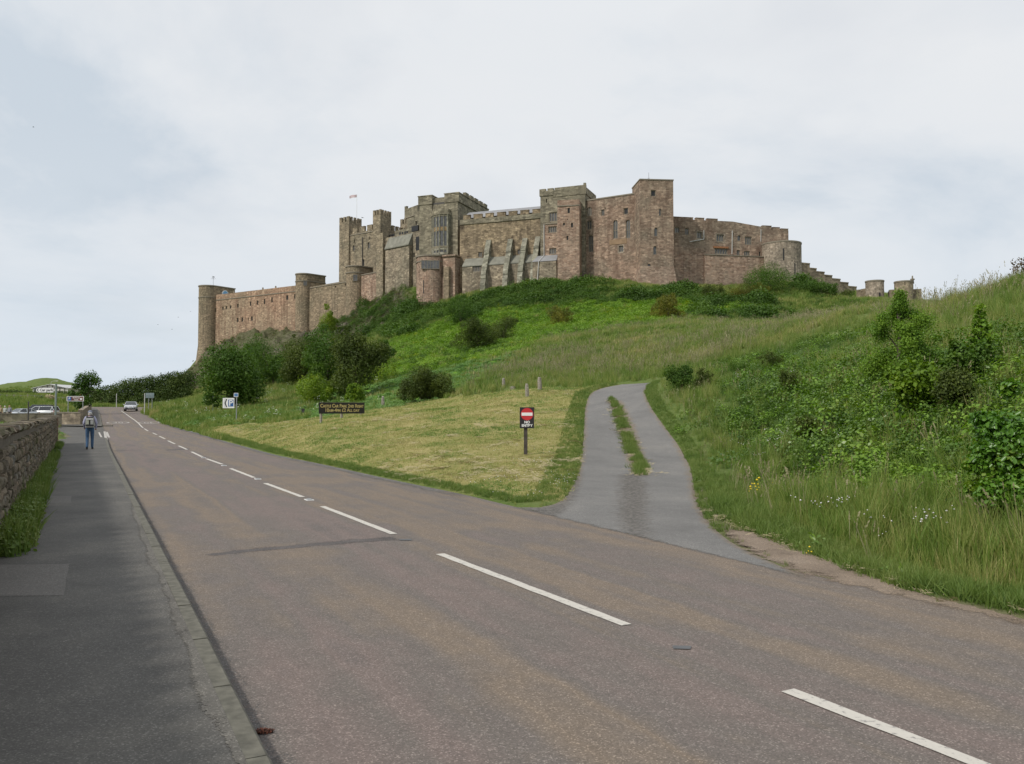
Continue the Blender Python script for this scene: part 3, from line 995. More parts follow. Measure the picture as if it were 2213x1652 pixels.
def smooth_line(pts, it=2):
    pts = [Vector((p[0], p[1], 0)) for p in pts]
    for _ in range(it):
        q = [pts[0]]
        for a, b in zip(pts, pts[1:]):
            q += [a.lerp(b, 0.25), a.lerp(b, 0.75)]
        q.append(pts[-1])
        pts = q
    return pts


def strip(name, A, B, n, m, zfn, mats, uvw=None, kind=None, label=None, parent=None, fade=None, extra=None):
    """sheet between two polylines: n cross lines, m cells across"""
    a, la = resample(A, n)
    b, lb = resample(B, n)
    V, UV = [], []
    for i in range(n):
        for j in range(m + 1):
            p = a[i].lerp(b[i], j / m)
            V.append((p.x, p.y))
            UV.append(((b[i] - a[i]).length * j / m, la * i / (n - 1)))
    V = np.array(V)
    UV = np.array(UV)
    z = zfn(V[:, 0], V[:, 1])
    ii = np.arange(n - 1)[:, None] * (m + 1) + np.arange(m)[None]
    q = np.stack([ii, ii + 1, ii + m + 2, ii + m + 1], -1).reshape(-1, 4)
    p0, p1, p2 = [np.r_[V[q[0][k]], 0] for k in range(3)]
    if np.cross(p1 - p0, p2 - p0)[2] < 0:
        q = q[:, ::-1]
    at = None
    if fade is not None:      # fade = (start side, end side, near end, far end): 1 where the sheet thins out
        jj, kk = np.tile(np.arange(m + 1) / m, n), np.repeat(np.arange(n) / (n - 1), m + 1)
        v = np.ones(n * (m + 1))
        for on, c in zip(fade, (jj, 1 - jj, kk, 1 - kk)):
            if on:
                v = np.minimum(v, c / on)
        at = {'fade': ('POINT', 'FLOAT', np.clip(v, 0, 1))}
        for k_, fn in (extra or {}).items():
            at[k_] = ('POINT', 'FLOAT', fn(V[:, 0], V[:, 1], jj))
    o = arrays_mesh(name, np.c_[V, z], q, mats, at, uv=UV[q.ravel()], smooth=True)
    if parent is not None:
        o.parent = parent
    tag(o, label, kind=kind)
    return o


KS, RS = smooth_line(KERB), smooth_line(RIGHT)
road = strip('road', KS, RS, 420, 10, lambda x, y: zroad(y), M['road'], kind='structure', label='worn reddish asphalt road climbing gently towards the bend')

# kerb: stones 0.9 m long, 0.13 m wide, 0.11 m proud
kp, kl = resample(KS, int(168 / 0.915))
kerb = empty('kerb', (0, 0, 0))
tag(kerb, 'mossy concrete kerb edging the footway', kind='structure')
def inset(pts, d):
    out = []
    for i, p in enumerate(pts):
        a, b = pts[max(i - 1, 0)], pts[min(i + 1, len(pts) - 1)]
        t = (b - a).normalized()
        out.append(Vector((p.x - t.y * d, p.y + t.x * d, 0)))
    return out
ki = inset(kp, 0.12)
def kh(y):
    return 0.11
for i in range(len(kp) - 1):
    if i % 1 == 0:
        a, b, c, d = kp[i], kp[i + 1], ki[i + 1], ki[i]
        g = 0.007
        a2, b2 = a.lerp(b, g), a.lerp(b, 1 - g)
        d2, c2 = d.lerp(c, g), d.lerp(c, 1 - g)
        if 52 < a.y < 80:        # dropped at the side road
            continue
        za_, zb_ = float(zroad(a.y)), float(zroad(b.y))
        h = kh(a.y) + random.uniform(-.004, .004)
        bv = 0.018
        mb = MB()
        up = lambda p, z, hh: (p.x, p.y, z + hh)
        ai, bi = a2.lerp(d2, bv / .12), b2.lerp(c2, bv / .12)
        mb.face([up(a2, za_, -.12), up(b2, zb_, -.12), up(b2, zb_, h - bv), up(a2, za_, h - bv)])
        mb.face([up(a2, za_, h - bv), up(b2, zb_, h - bv), up(bi, zb_, h), up(ai, za_, h)])
        mb.face([up(ai, za_, h), up(bi, zb_, h), up(c2, zb_, h), up(d2, za_, h)])
        mb.face([up(d2, za_, -.12), up(a2, za_, -.12), up(a2, za_, h - bv), up(ai, za_, h), up(d2, za_, h)])
        mb.face([up(b2, zb_, -.12), up(c2, zb_, -.12), up(c2, zb_, h), up(bi, zb_, h), up(b2, zb_, h - bv)])
        mb.face([up(c2, zb_, -.12), up(d2, za_, -.12), up(d2, za_, h), up(c2, zb_, h)])
        mb.build('kerb_stone', M['kerb'], kerb)

# footway surface up to the side road, then beyond it
ki_near = [p for p in ki if p.y < 54]
pavement = strip('pavement', smooth_line(PAVL, 1) + [Vector((-29.65, 54.5, 0))], ki_near, 120, 8, lambda x, y: zroad(y) + 0.106, M['pave'], kind='structure', label='dark asphalt footway beside the stone wall')
ki_far = [p for p in ki if 79.5 < p.y < 142]
pav2 = strip('pavement', [Vector((-47, 82.5, 0))] + [Vector(p) for p in PAVL2[2:4]], ki_far, 60, 4, lambda x, y: zroad(y) + 0.106, M['pave'], kind='structure', label='footway beyond the side road opening')
side = strip('side_road', [Vector((-62, 60, 0)), Vector((-40, 57.5, 0)), Vector((-29.7, 53.6, 0)), Vector((-26.0, 53.4, 0))], [Vector((-70, 82, 0)), Vector((-50, 81, 0)), Vector((-42, 80.6, 0)), Vector((-39.6, 80.5, 0))], 40, 12, lambda x, y: zroad(y) - 0.004 + 0.02 * np.maximum(0, -42 - x), M['pave'], kind='structure', label='grey asphalt side road opening between the walls')
# kerb line facing across the side road mouth
mb = MB()
mb.box((-62, 81.9), (1, -0.012), (0.012, 1), 0, 22.6, 0, .25, -.2, .38)
mb.build('side_kerb', M['kerb'], kerb)

trk_z = lambda x, y: np.maximum(Hbase(x, y), zroad(y) * (poly_sd(x, y, CORR) > -0.05) + (-9) * (poly_sd(x, y, CORR) <= -0.05)) + 0.003
GRIT = [xy(HP(q)) for q in ([(1338, 1026), (1392, 1024), (1402, 1060), (1404, 1100), (1402, 1150), (1424, 1180), (1380, 1172), (1345, 1150), (1330, 1110), (1334, 1060)],
                             [(1100, 1094), (1175, 1097), (1212, 1087), (1234, 1058), (1250, 1022), (1257, 1026), (1246, 1066), (1226, 1100), (1200, 1118), (1150, 1108)])]
STRIPG = xy(HP([(1322, 866), (1342, 866), (1372, 925), (1392, 985), (1402, 1028), (1372, 1028), (1346, 960), (1330, 900)]))


def grit(x, y, j):
    return np.clip(np.maximum(sstep(-.35, .55, poly_sd(x, y, GRIT[0])), sstep(-.3, .4, poly_sd(x, y, GRIT[1]))), 0, 1)


def dust(x, y, j):
    e = np.minimum(j, 1 - j)
    return np.clip(np.maximum(.62 * (1 - sstep(.0, .09, e)), .8 * sstep(-.3, .25, poly_sd(x, y, STRIPG))), 0, 1)


track = strip('track', smooth_line(xy(TRK_L)), smooth_line(xy(TRK_R)), 260, 24, trk_z, M['r_track'], kind='structure', label='grey asphalt track climbing past the no entry sign', fade=(0, 0, .014, 0), extra={'grit': grit, 'dust': dust})


def poly_sheet(name, poly, zfn, mat, parent=None, step=0.25, jag=0.0):
    """triangulated sheet over a world polygon; edges made ragged by jag"""
    pts = []
    n = len(poly)
    for i in range(n):
        a, b = Vector((poly[i][0], poly[i][1])), Vector((poly[(i + 1) % n][0], poly[(i + 1) % n][1]))
        k = max(1, int((b - a).length / step))
        for j in range(k):
            p = a.lerp(b, j / k)
            if jag:
                p += Vector((random.uniform(-jag, jag), random.uniform(-jag, jag)))
            pts.append((p.x, p.y))
    bm = bmesh.new()
    vs = [bm.verts.new((p[0], p[1], 0)) for p in pts]
    es = [bm.edges.new((vs[i], vs[(i + 1) % len(vs)])) for i in range(len(vs))]
    bmesh.ops.triangle_fill(bm, edges=es, use_beauty=True)
    x, y = np.array([v.co.x for v in bm.verts]), np.array([v.co.y for v in bm.verts])
    z = zfn(x, y)
    for v, zz in zip(bm.verts, z):
        v.co.z = zz
    me = bpy.data.meshes.new(name)
    bmesh.ops.recalc_face_normals(bm, faces=bm.faces)
    if bm.faces and sum(f.normal.z for f in bm.faces) < 0:
        bmesh.ops.reverse_faces(bm, faces=bm.faces)
    bm.to_mesh(me)
    bm.free()
    uvl = me.uv_layers.new(name='UVMap')
    for l in me.loops:
        uvl.data[l.index].uv = me.vertices[l.vertex_index].co.xy
    me.materials.append(mat)
    o = bpy.data.objects.new(name, me)
    COL.objects.link(o)
    if parent is not None:
        o.parent = parent
    return o


def flats(lst):
    return [(p.x, p.y) for p in (flat(*q) for q in lst)]


rz_ = lambda e: (lambda x, y: zroad(y) + e)
# loose gravel in the track mouth and along the join with the road
dirt = strip('dirt_verge', list(reversed(xy(DIRT)[7:]))[:] + [], xy(HP([(2260, 1366), (1960, 1302), (1677, 1236), (1590, 1198), (1508, 1125), (1486, 1060), (1498, 1024)])), 120, 14, lambda x, y: np.maximum(Hbase(x, y), zroad(y)) + 0.003 + .004 * (poly_sd(x, y, PAVED[1]) > 0), M['r_dirt'], fade=(0, .6, 0, .1))
tag(dirt, 'bare brown dirt strip along the right road edge', kind='structure')
# paved apron of the lay-by beyond the mown lawn
ap = poly_sheet('lay_by', flats([(436, 940), (425, 929), (405, 925), (385, 922), (360, 917), (395, 930)]), rz_(0.014), M['track'], None, .5)
tag(ap, 'small grey lay by where the verge opens', kind='structure')

# centre line: dashes with studs, then the continuous far line
def dash(a, b, w=0.1, parent=road, mat=None, name='line_dash', e=0.006, wiggle=True):
    a, b = Vector((a.x, a.y)), Vector((b.x, b.y))
    t = (b - a).normalized()
    nn = Vector((-t.y, t.x))
    k = max(2, int((b - a).length / 0.25))
    mb = MB()
    L, R_ = [], []
    for i in range(k + 1):
        p = a.lerp(b, i / k)
        j1, j2 = (random.uniform(-.006, .006), random.uniform(-.006, .006)) if wiggle else (0, 0)
        L.append(p + nn * (w / 2 + j1))
        R_.append(p - nn * (w / 2 + j2))
    for i in range(k):
        q = [R_[i], R_[i + 1], L[i + 1], L[i]]
        mb.face([(p.x, p.y, float(zroad(p.y)) + e) for p in q])
    return mb.build(name, mat or M['line'], parent)


DASH = [((2113, 1652), (1703, 1493)), ((1354, 1352), (951, 1198)), ((851, 1155), (696, 1095)), ((654, 1075), (573, 1045)), ((549, 1033), (498, 1013)), ((480, 1004), (446, 992)), ((437, 988), (414, 977)), ((404, 972), (386, 964)), ((378, 960), (363, 953)), ((357, 949), (344, 943)), ((339, 940), (330, 936)), ((320, 932), (312, 927))]
for p, q in DASH:
    a, b = flat(*p), flat(*q)
    if p[0] == 2113:
        b0 = b
        a = b + (a - b).normalized() * 4.2
    dash(a, b, 0.115)
for p in [(668, 1081), (557, 1036), (484, 1007), (440, 990)]:
    c = flat(*p)
    t = (flat(p[0] + 4, p[1] + 1.6) - c).normalized()
    mb = MB()
    for (l, w, z0, z1, m) in [(.13, .075, -.01, .012, 0), (.09, .05, .012, .024, 1)]:
        mb.box((c.x, c.y), (t.x, t.y), (-t.y, t.x), -l, l, -w, w, z0, z1, m)
    mb.build('road_stud', [M['white'], M['steel']], road)
far = [flat(*p) for p in [(309, 925), (300, 916), (292, 909), (283, 903), (272, 895), (262, 888.5)]]
for a, b in zip(far, far[1:]):
    dash(a, b, 0.12, name='line_dash')
# worn 30 roundels in each lane: a ring with figures inside
def roundel(c, fwd, txt, rx, ry):
    s = Vector((fwd.y, -fwd.x))
    root = MB()
    k = 40
    for i in range(k):
        t0, t1 = 2 * math.pi * i / k, 2 * math.pi * (i + 1) / k
        q = []
        for (t, f) in ((t0, 1.0), (t1, 1.0), (t1, .86), (t0, .86)):
            p = Vector((c.x, c.y)) + s * math.cos(t) * rx * f + fwd * math.sin(t) * ry * f
            q.append((p.x, p.y, float(zroad(p.y)) + .008))
        root.face(q)
    root.build('speed_roundel', M['wornline'], road)
    cu = bpy.data.curves.new('figures', 'FONT')
    cu.body = txt
    cu.size = 1.0
    cu.align_x, cu.align_y = 'CENTER', 'CENTER'
    to = bpy.data.objects.new('figures', cu)
    COL.objects.link(to)
    bpy.context.view_layer.update()
    me = bpy.data.meshes.new_from_object(to.evaluated_get(bpy.context.evaluated_depsgraph_get()))
    bpy.data.objects.remove(to)
    for v in me.vertices:
        p = Vector((c.x, c.y)) + s * v.co.x * rx * 0.95 + fwd * v.co.y * ry * 1.35
        v.co = (p.x, p.y, float(zroad(p.y)) + .008)
    me.materials.append(M['wornline'])
    o = bpy.data.objects.new('speed_figures', me)
    COL.objects.link(o)
    o.parent = road
fw = Vector((-0.45, 0.89)).normalized()
roundel(flat(255, 914), fw, '30', 1.15, 2.6)
roundel(flat(322, 914), -fw, '30', 1.15, 2.6)
# give-way and edge marks at the side road mouth
for (p, q, w) in [((226, 933), (233, 966), .16), ((214, 935), (220, 947), .12), ((228, 934), (232, 944), .12), ((231, 934), (236, 946), .12), ((222, 948), (229, 951), .1)]:
    dash(flat(*p), flat(*q), w, name='edge_mark', e=0.006, mat=M['wornline'])
# tar scar and other repairs
tz = rz_(0.0012)
kn = [p for p in KS if p.y < 95]
strip('gutter_grime', inset(kn, -.002), inset(kn, -.26), 200, 5, rz_(0.0012), M['r_grime'], parent=road, fade=(0, .95, .0, .1))
rn = [p for p in RS if 17 < p.y < 90]
strip('edge_grit', inset(rn, .02), inset(rn, .5), 160, 5, rz_(0.0012), M['r_gravel'], parent=road, fade=(0, .9, .05, .1))
strip('tar_scar', flats([(430, 1199), (520, 1186), (640, 1176), (740, 1166), (850, 1158), (900, 1160)]), flats([(440, 1206), (540, 1196), (640, 1187), (740, 1178), (850, 1170), (905, 1170)]), 90, 8, tz, M['r_scar'], parent=road, fade=(.4, .4, .1, .25))
strip('tar_scar', flats([(355, 972), (410, 968)]), flats([(358, 975), (414, 972)]), 30, 4, tz, M['r_scar'], parent=road, fade=(.3, .3, .1, .1))
poly_sheet('iron_cover', flats([(1453, 1397), (1494, 1398), (1492, 1405), (1455, 1404)]), rz_(0.007), M['iron'], road, .5)
poly_sheet('iron_cover', flats([(862, 1166), (890, 1166), (889, 1169.5), (864, 1169)]), rz_(0.007), M['iron'], road, .5)
pz = rz_(0.1085)
f11 = lambda l: [(p.x, p.y) for p in (flat(*q, 0.106) for q in l)]
poly_sheet('patch_repair', f11([(-40, 1222), (150, 1220), (138, 1288), (-40, 1290)]), pz, M['pave_old'], pavement, .4, .01)
poly_sheet('patch_repair', f11([(85, 1072), (155, 1072), (152, 1087), (80, 1088)]), pz, M['pave_old'], pavement, .4, .01)
wl_ = [p for p in ki if 3.0 < p.y < 17]
wl_b, _ = resample(wl_, 150)
wo_ = inset(wl_b, 1.0)
wid_ = [(.06 + .20 * max(0, float(fbm(np.array([i * .09]), np.array([.5]), 4)[0]) + .28)) * min(1, (150 - i) / 40) for i in range(150)]
strip('worn_edge', [Vector((a.x + (b.x - a.x) * k, a.y + (b.y - a.y) * k, 0)) for a, b, k in zip(wl_b, wo_, wid_)], wl_b, 150, 5, pz, M['r_edge'], parent=pavement, fade=(.6, 0, .05, .1))
# ------------------------------------------------------------------ castle
class Face:
    """vertical plane through two sighted points; u runs to the right, n inwards (away from the road)"""

    def __init__(s, L, R):
        (a, b), D1 = L
        (c, d), D2 = R
        p, q = P(a, b, D1), P(c, d, D2)
        s.o = Vector((p.x, p.y))
        v = Vector((q.x - p.x, q.y - p.y))
        s.len = v.length
        s.u = v.normalized()
        s.n = Vector((-s.u.y, s.u.x))
        if s.n.y < 0:
            s.n = -s.n

    def uz(s, d, w=0.0):
        """(u, z) where the sight line d meets the plane set w inwards"""
        e = P(d[0], d[1], 1.0)
        o = s.o + s.n * w
        t = (o.x * s.n.x + o.y * s.n.y) / (e.x * s.n.x + e.y * s.n.y)
        p = Vector((e.x * t, t))
        return (p - o).dot(s.u), CZ + (e.z - CZ) * t

    def w(s, u, w, z):
        p = s.o + s.u * u + s.n * w
        return Vector((p.x, p.y, z))

    def xy(s, u, w):
        p = s.o + s.u * u + s.n * w
        return (p.x, p.y)


def wall_with_openings(mb, f, u0, u1, z0, z1, ops, depth=0.5, w=0.0, m=0):
    """front skin at w, pierced by ops = [(u0,u1,z0,z1)], with reveals going in by depth"""
    us = sorted({u0, u1} | {x for o in ops for x in o[:2] if u0 < x < u1})
    zs = sorted({z0, z1} | {x for o in ops for x in o[2:4] if z0 < x < z1})
    # merge columns that are not cut, to keep stones continuous
    for i in range(len(us) - 1):
        for j in range(len(zs) - 1):
            cu, cz = (us[i] + us[i + 1]) / 2, (zs[j] + zs[j + 1]) / 2
            if any(o[0] < cu < o[1] and o[2] < cz < o[3] for o in ops):
                continue
            mb.face([f.w(us[i], w, zs[j]), f.w(us[i + 1], w, zs[j]), f.w(us[i + 1], w, zs[j + 1]), f.w(us[i], w, zs[j + 1])], m)
    for (a, b, c, d) in ops:
        mb.face([f.w(a, w, c), f.w(b, w, c), f.w(b, w + depth, c), f.w(a, w + depth, c)], m)
        mb.face([f.w(a, w, d), f.w(a, w + depth, d), f.w(b, w + depth, d), f.w(b, w, d)], m)
        mb.face([f.w(a, w, c), f.w(a, w + depth, c), f.w(a, w + depth, d), f.w(a, w, d)], m)
        mb.face([f.w(b, w, c), f.w(b, w, d), f.w(b, w + depth, d), f.w(b, w + depth, c)], m)


def make_window(parent, f, o, w, kind, stone):
    """kind: slit | plain | lightsN | archN | crossN (N lights)"""
    a, b, c, d = o
    lights = int(kind[-1]) if kind[-1].isdigit() else 1
    base = kind.rstrip('0123456789')
    if base == 'slit':
        mb = MB()
        mb.face([f.w(a, w + .42, c), f.w(b, w + .42, c), f.w(b, w + .42, d), f.w(a, w + .42, d)])
        return mb.build('arrow_slit', M['dark'], parent)
    mb = MB()
    t = min(0.2, (b - a) * 0.13)
    w0, w1 = w + 0.16, w + 0.40
    bx = lambda u0, u1, z0, z1, ww0=w0: mb.box(f.o, f.u, f.n, u0, u1, ww0, w1, z0, z1, 0, True)
    bx(a, a + t, c, d)
    bx(b - t, b, c, d)
    bx(a + t, b - t, d - t, d)
    bx(a + t, b - t, c, c + t)
    for i in range(1, lights):
        u = a + (b - a) * i / lights
        bx(u - t * .42, u + t * .42, c + t, d - t, w0 + .02)
    if base in ('cross', 'arch') and d - c > 2.6 and (d - c) > 1.5 * (b - a) / max(lights, 1):
        zt = c + (d - c) * .45
        bx(a + t, b - t, zt - .07, zt + .07, w0 + .04)
    if base == 'arch':
        # pointed head: spandrels flush with the wall fill the top corners
        r = (b - a) / 2
        mid = (a + b) / 2
        hh = min(r * 1.25, (d - c) * .45)
        n = 6
        for sgn in (-1, 1):
            e = a if sgn < 0 else b
            for i in range(n):
                t0, t1 = i / n, (i + 1) / n
                cu0, cu1 = e - sgn * r * (1 - math.cos(t0 * math.pi / 2)), e - sgn * r * (1 - math.cos(t1 * math.pi / 2))
                zz0, zz1 = d - hh + hh * math.sin(t0 * math.pi / 2), d - hh + hh * math.sin(t1 * math.pi / 2)
                q = [f.w(e, w + .015, zz0), f.w(cu0, w + .015, zz0), f.w(cu1, w + .015, zz1), f.w(e, w + .015, zz1)]
                mb.face(q if sgn < 0 else q[::-1], 1)
                s_ = [f.w(cu0, w + .015, zz0), f.w(cu0, w + .4, zz0), f.w(cu1, w + .4, zz1), f.w(cu1, w + .015, zz1)]
                mb.face(s_ if sgn < 0 else s_[::-1], 1)
    win = mb.build('window', [M['dressed'], stone], parent)
    g = MB()
    for i in range(lights):
        u0, u1 = a + (b - a) * i / lights, a + (b - a) * (i + 1) / lights
        dd = random.uniform(-.012, .012)
        g.face([f.w(u0 + .02, w + .30, c + .02), f.w(u1 - .02, w + .30 + dd, c + .02), f.w(u1 - .02, w + .30 + dd, d - .02), f.w(u0 + .02, w + .30, d - .02)])
    pane = g.build('pane', M['glass'] if base != 'plain' else M['dark'], win)
    return win


def ops_of(f, Z, lst, w=0.0):
    out = []
    for it in lst:
        x, y, ww, hh, kind = it[:5]
        a, _ = f.uz(Z(x - ww / 2, y), w)
        b, _ = f.uz(Z(x + ww / 2, y), w)
        _, z1 = f.uz(Z(x, y - hh / 2), w)
        _, z0 = f.uz(Z(x, y + hh / 2), w)
        out.append((a, b, z0, z1, kind))
    return out


def clean(ops):
    """drop openings that overlap an earlier one"""
    keep = []
    for o in ops:
        if all(o[1] <= k[0] or o[0] >= k[1] or o[3] <= k[2] or o[2] >= k[3] for k in keep):
            keep.append(o)
    return keep


def surround(parent, f, o, mat, t=0.22, w=0.0):
    a, b, c, d = o[:4]
    mb = MB()
    for (u0, u1, z0, z1) in ((a - t, a, c - t, d + t), (b, b + t, c - t, d + t), (a, b, d, d + t), (a, b, c - t, c)):
        mb.box(f.o, f.u, f.n, u0, u1, w - .05, w - .004 + .05, z0, z1, 0, True)
    mb.build('window_surround', mat, parent)


def block(name, label, cat, f, ztop, zbot, depth, mat, ops=(), u0=0.0, u1=None, merlons=(), string=(), group=None, batter=0.0, parent=None, top=None, w=0.0, surrounds=()):
    """a masonry block: pierced front, plain sides and back, flat roof"""
    u1 = f.len if u1 is None else u1
    root = parent
    if root is None:
        root = empty(name, (0, 0, 0), 0, label, cat, group)
    ops = clean([o for o in ops if o[0] > u0 + .05 and o[1] < u1 - .05 and o[3] < ztop - .05])
    mb = MB()
    wall_with_openings(mb, f, u0, u1, zbot, ztop, [o[:4] for o in ops], 0.5, w)
    q = f.w
    mb.face([q(u1, w, zbot), q(u1, w + depth, zbot), q(u1, w + depth, ztop), q(u1, w, ztop)])
    mb.face([q(u0, w + depth, zbot), q(u0, w, zbot), q(u0, w, ztop), q(u0, w + depth, ztop)])
    mb.face([q(u1, w + depth, zbot), q(u0, w + depth, zbot), q(u0, w + depth, ztop), q(u1, w + depth, ztop)])
    mb.face([q(u0, w, ztop), q(u1, w, ztop), q(u1, w + depth, ztop), q(u0, w + depth, ztop)], 0)
    mb.build('wall', mat, root)
    for i, o in enumerate(ops):
        make_window(root, f, o[:4], w, o[4], mat)
        if len(surrounds) and i in surrounds:
            surround(root, f, o, M['pale'], .25, w)
    for (a, b, c, d, ww0, ww1) in merlons:
        mb = MB()
        mb.box(f.o, f.u, f.n, a, b, ww0, ww1, c, d - .12)
        mb.box(f.o, f.u, f.n, a - .05, b + .05, ww0 - .06, ww1 + .06, d - .12, d, 0, True)
        mb.build('merlon', mat, root)
    for z in string:
        mb = MB()
        mb.box(f.o, f.u, f.n, u0 - .1, u1 + .1, w - .16, w + .1, z - .16, z + .1, 0, True)
        mb.build('string_course', M['dressed'], root)
    return root


def merlon_row(f, u0, u1, z0, z1, n, gap=0.45, w0=0.0, w1=0.6):
    step = (u1 - u0) / n
    return [(u0 + i * step, u0 + (i + 1) * step - gap * step, z0 - .05, z1 + random.uniform(-.06, .06), w0, w1) for i in range(n)]


def side_merlons(parent, f, u0, u1, w0, w1, z0, z1, n, mat, gap=.4):
    """merlons running inwards along a side wall between u0 and u1"""
    st = (w1 - w0) / n
    for i in range(n):
        mb = MB()
        a, b = w0 + i * st, w0 + (i + 1 - gap) * st
        mb.box(f.o, f.u, f.n, u0, u1, a, b, z0 - .05, z1 - .12)
        mb.box(f.o, f.u, f.n, u0 - .05, u1 + .05, a - .05, b + .05, z1 - .12, z1, 0, True)
        mb.build('merlon', mat, parent)


def d_outline(f, uc, r, inw, seg=20, k=1.0):
    """D plan: half circle bulging outwards (w<0) at uc, straight flanks going inw inwards"""
    pts = []
    for i in range(seg + 1):
        t = math.pi + math.pi * i / seg
        pts.append(f.xy(uc + r * k * math.cos(t), r * k * math.sin(t)))
    pts += [f.xy(uc + r * k, inw), f.xy(uc - r * k, inw)]
    return pts


def d_tower(name, label, f, uc, r, inw, ztop, zbot, mat, windows=(), cap=0.9, flare=1.12, group=None, rim=True):
    root = empty(name, (0, 0, 0), 0, label, 'castle tower', group)
    mb = MB()
    zc = ztop - cap * 2
    zf = zbot + (ztop - zbot) * .35
    mb.prism(d_outline(f, uc, r, inw), zf, ztop, 0, True, smooth=False)
    mb.prism(d_outline(f, uc, r, inw), zbot, zf, 0, False, poly0=d_outline(f, uc, r, inw, k=flare))
    mb.build('wall', mat, root)
    mb = MB()
    mb.prism(d_outline(f, uc, r + .16, inw + .16), zc - .15, zc + .15)
    mb.build('string_course', M['dressed'], root)
    if rim:
        mb = MB()
        mb.prism(d_outline(f, uc, r + .2, inw + .2), ztop - .22, ztop + .14)
        mb.build('coping', M['dressed'], root)
    for (zx, zy, ww, hh, Z, kind) in windows:
        drum_window(root, f, uc, r, Z(zx, zy), ww, hh, kind)
    return root


def drum_window(root, f, uc, r, d, wid, hei, kind='lights2'):
    """window standing a little proud of a round face where sight line d meets it"""
    c = Vector(f.xy(uc, 0))
    e = P(d[0], d[1], 1.0)
    dx, dy = e.x, 1.0
    A = dx * dx + dy * dy
    B = -2 * (dx * c.x + dy * c.y)
    C_ = c.x ** 2 + c.y ** 2 - r * r
    disc = B * B - 4 * A * C_
    if disc < 0:
        return
    t = (-B - math.sqrt(disc)) / (2 * A)
    p = Vector((dx * t, t))
    z = CZ + (e.z - CZ) * t
    nrm = (p - c).normalized()
    u = Vector((-nrm.y, nrm.x))
    inn = -nrm
    hw, hh = wid / 2, hei / 2
    if kind == 'slit':
        mb = MB()
        mb.box(p, u, inn, -hw, hw, -.05, .3, z - hh, z + hh, 0, True)
        mb.build('arrow_slit', M['dark'], root)
        return
    n = int(kind[-1])
    mb = MB()
    tt = .11
    for (a, b, c0, c1) in ((-hw - tt, -hw, z - hh - tt, z + hh + tt), (hw, hw + tt, z - hh - tt, z + hh + tt), (-hw, hw, z + hh, z + hh + tt), (-hw, hw, z - hh - tt, z - hh)):
        mb.box(p, u, inn, a, b, -.14, .45, c0, c1, 0, True)
    for i in range(1, n):
        x = -hw + wid * i / n
        mb.box(p, u, inn, x - .05, x + .05, -.11, .4, z - hh, z + hh, 0, True)
    win = mb.build('window', M['dressed'], root)
    mb = MB()
    mb.box(p, u, inn, -hw, hw, -.05, .35, z - hh, z + hh, 0, True)
    mb.build('pane', M['glass'], win)


def pipe(parent, pts, r=0.09, mat=None, name='drain_pipe'):
    mb = MB()
    for a, b in zip(pts, pts[1:]):
        mb.tube(a, b, r, r, 6)
    return mb.build(name, mat or M['pipe'], parent)


def top_z(f, d, w=0.0):
    return f.uz(d, w)[1]


# --- north curtain with its towers -------------------------------------------------
fT1 = Face((ZA(128, 1000), 300.0), (ZA(1060, 900), 272.5))
z1 = top_z(fT1, ZA(150, 990))
c1 = fT1.uz(ZA(215, 1100))[0]
t1 = d_tower('round_fronted_tower', 'far end castle tower with round front, weather vane and blue dials', fT1, 3.55, 3.6, 8.4, z1, 14.0, M['drum'], cap=2.1, flare=1.35)
for (dx, dy, rad) in ((338, 1056, 1.35), (134, 1060, 1.35)):
    # large painted dials high on the tower
    dd = ZA(dx, dy)
    if dx > 300:
        o = fT1.w(7.3, 2.9, 0)
        nn = Vector((fT1.u.x, fT1.u.y, 0))
        e = P(dd[0], dd[1], 1.0)
        q = Vector((fT1.xy(7.28, 0)))
        # meets the right flank plane
        un = fT1.u
        t_ = (q.x * un.x + q.y * un.y) / (e.x * un.x + un.y)
        c = Vector((e.x * t_, t_, CZ + (e.z - CZ) * t_))
        nn = Vector((un.x, un.y, 0))
    else:
        nn = Vector((-1, -.12, 0)).normalized()
        c = P(dd[0], dd[1], 299.2)
    mb = MB()
    mb.tube(c - nn * .3, c + nn * .22, rad, rad, 20)
    dial = mb.build('dial', M['white'], t1)
    mb = MB()
    mb.tube(c, c + nn * .30, rad * .8, rad * .8, 20)
    mb.build('dial_face', plain('dial_blue', (0.16, 0.36, 0.58), .4), dial)
vx = P(*ZA(225, 985), 302)
mb = MB()
mb.tube((vx.x, vx.y, z1 - .1), (vx.x, vx.y, z1 + 4.4), .05, .04, 5)
mb.tube((vx.x - .9, vx.y, z1 + 3.5), (vx.x + .9, vx.y, z1 + 3.5), .035, .035, 5)
mb.tube((vx.x, vx.y - .9, z1 + 3.5), (vx.x, vx.y + .9, z1 + 3.5), .035, .035, 5)
mb.face([(vx.x - .5, vx.y, z1 + 4.0), (vx.x + .6, vx.y, z1 + 4.0), (vx.x + .3, vx.y, z1 + 4.35), (vx.x - .4, vx.y, z1 + 4.3)])
mb.build('weather_vane', M['darkpipe'], t1)

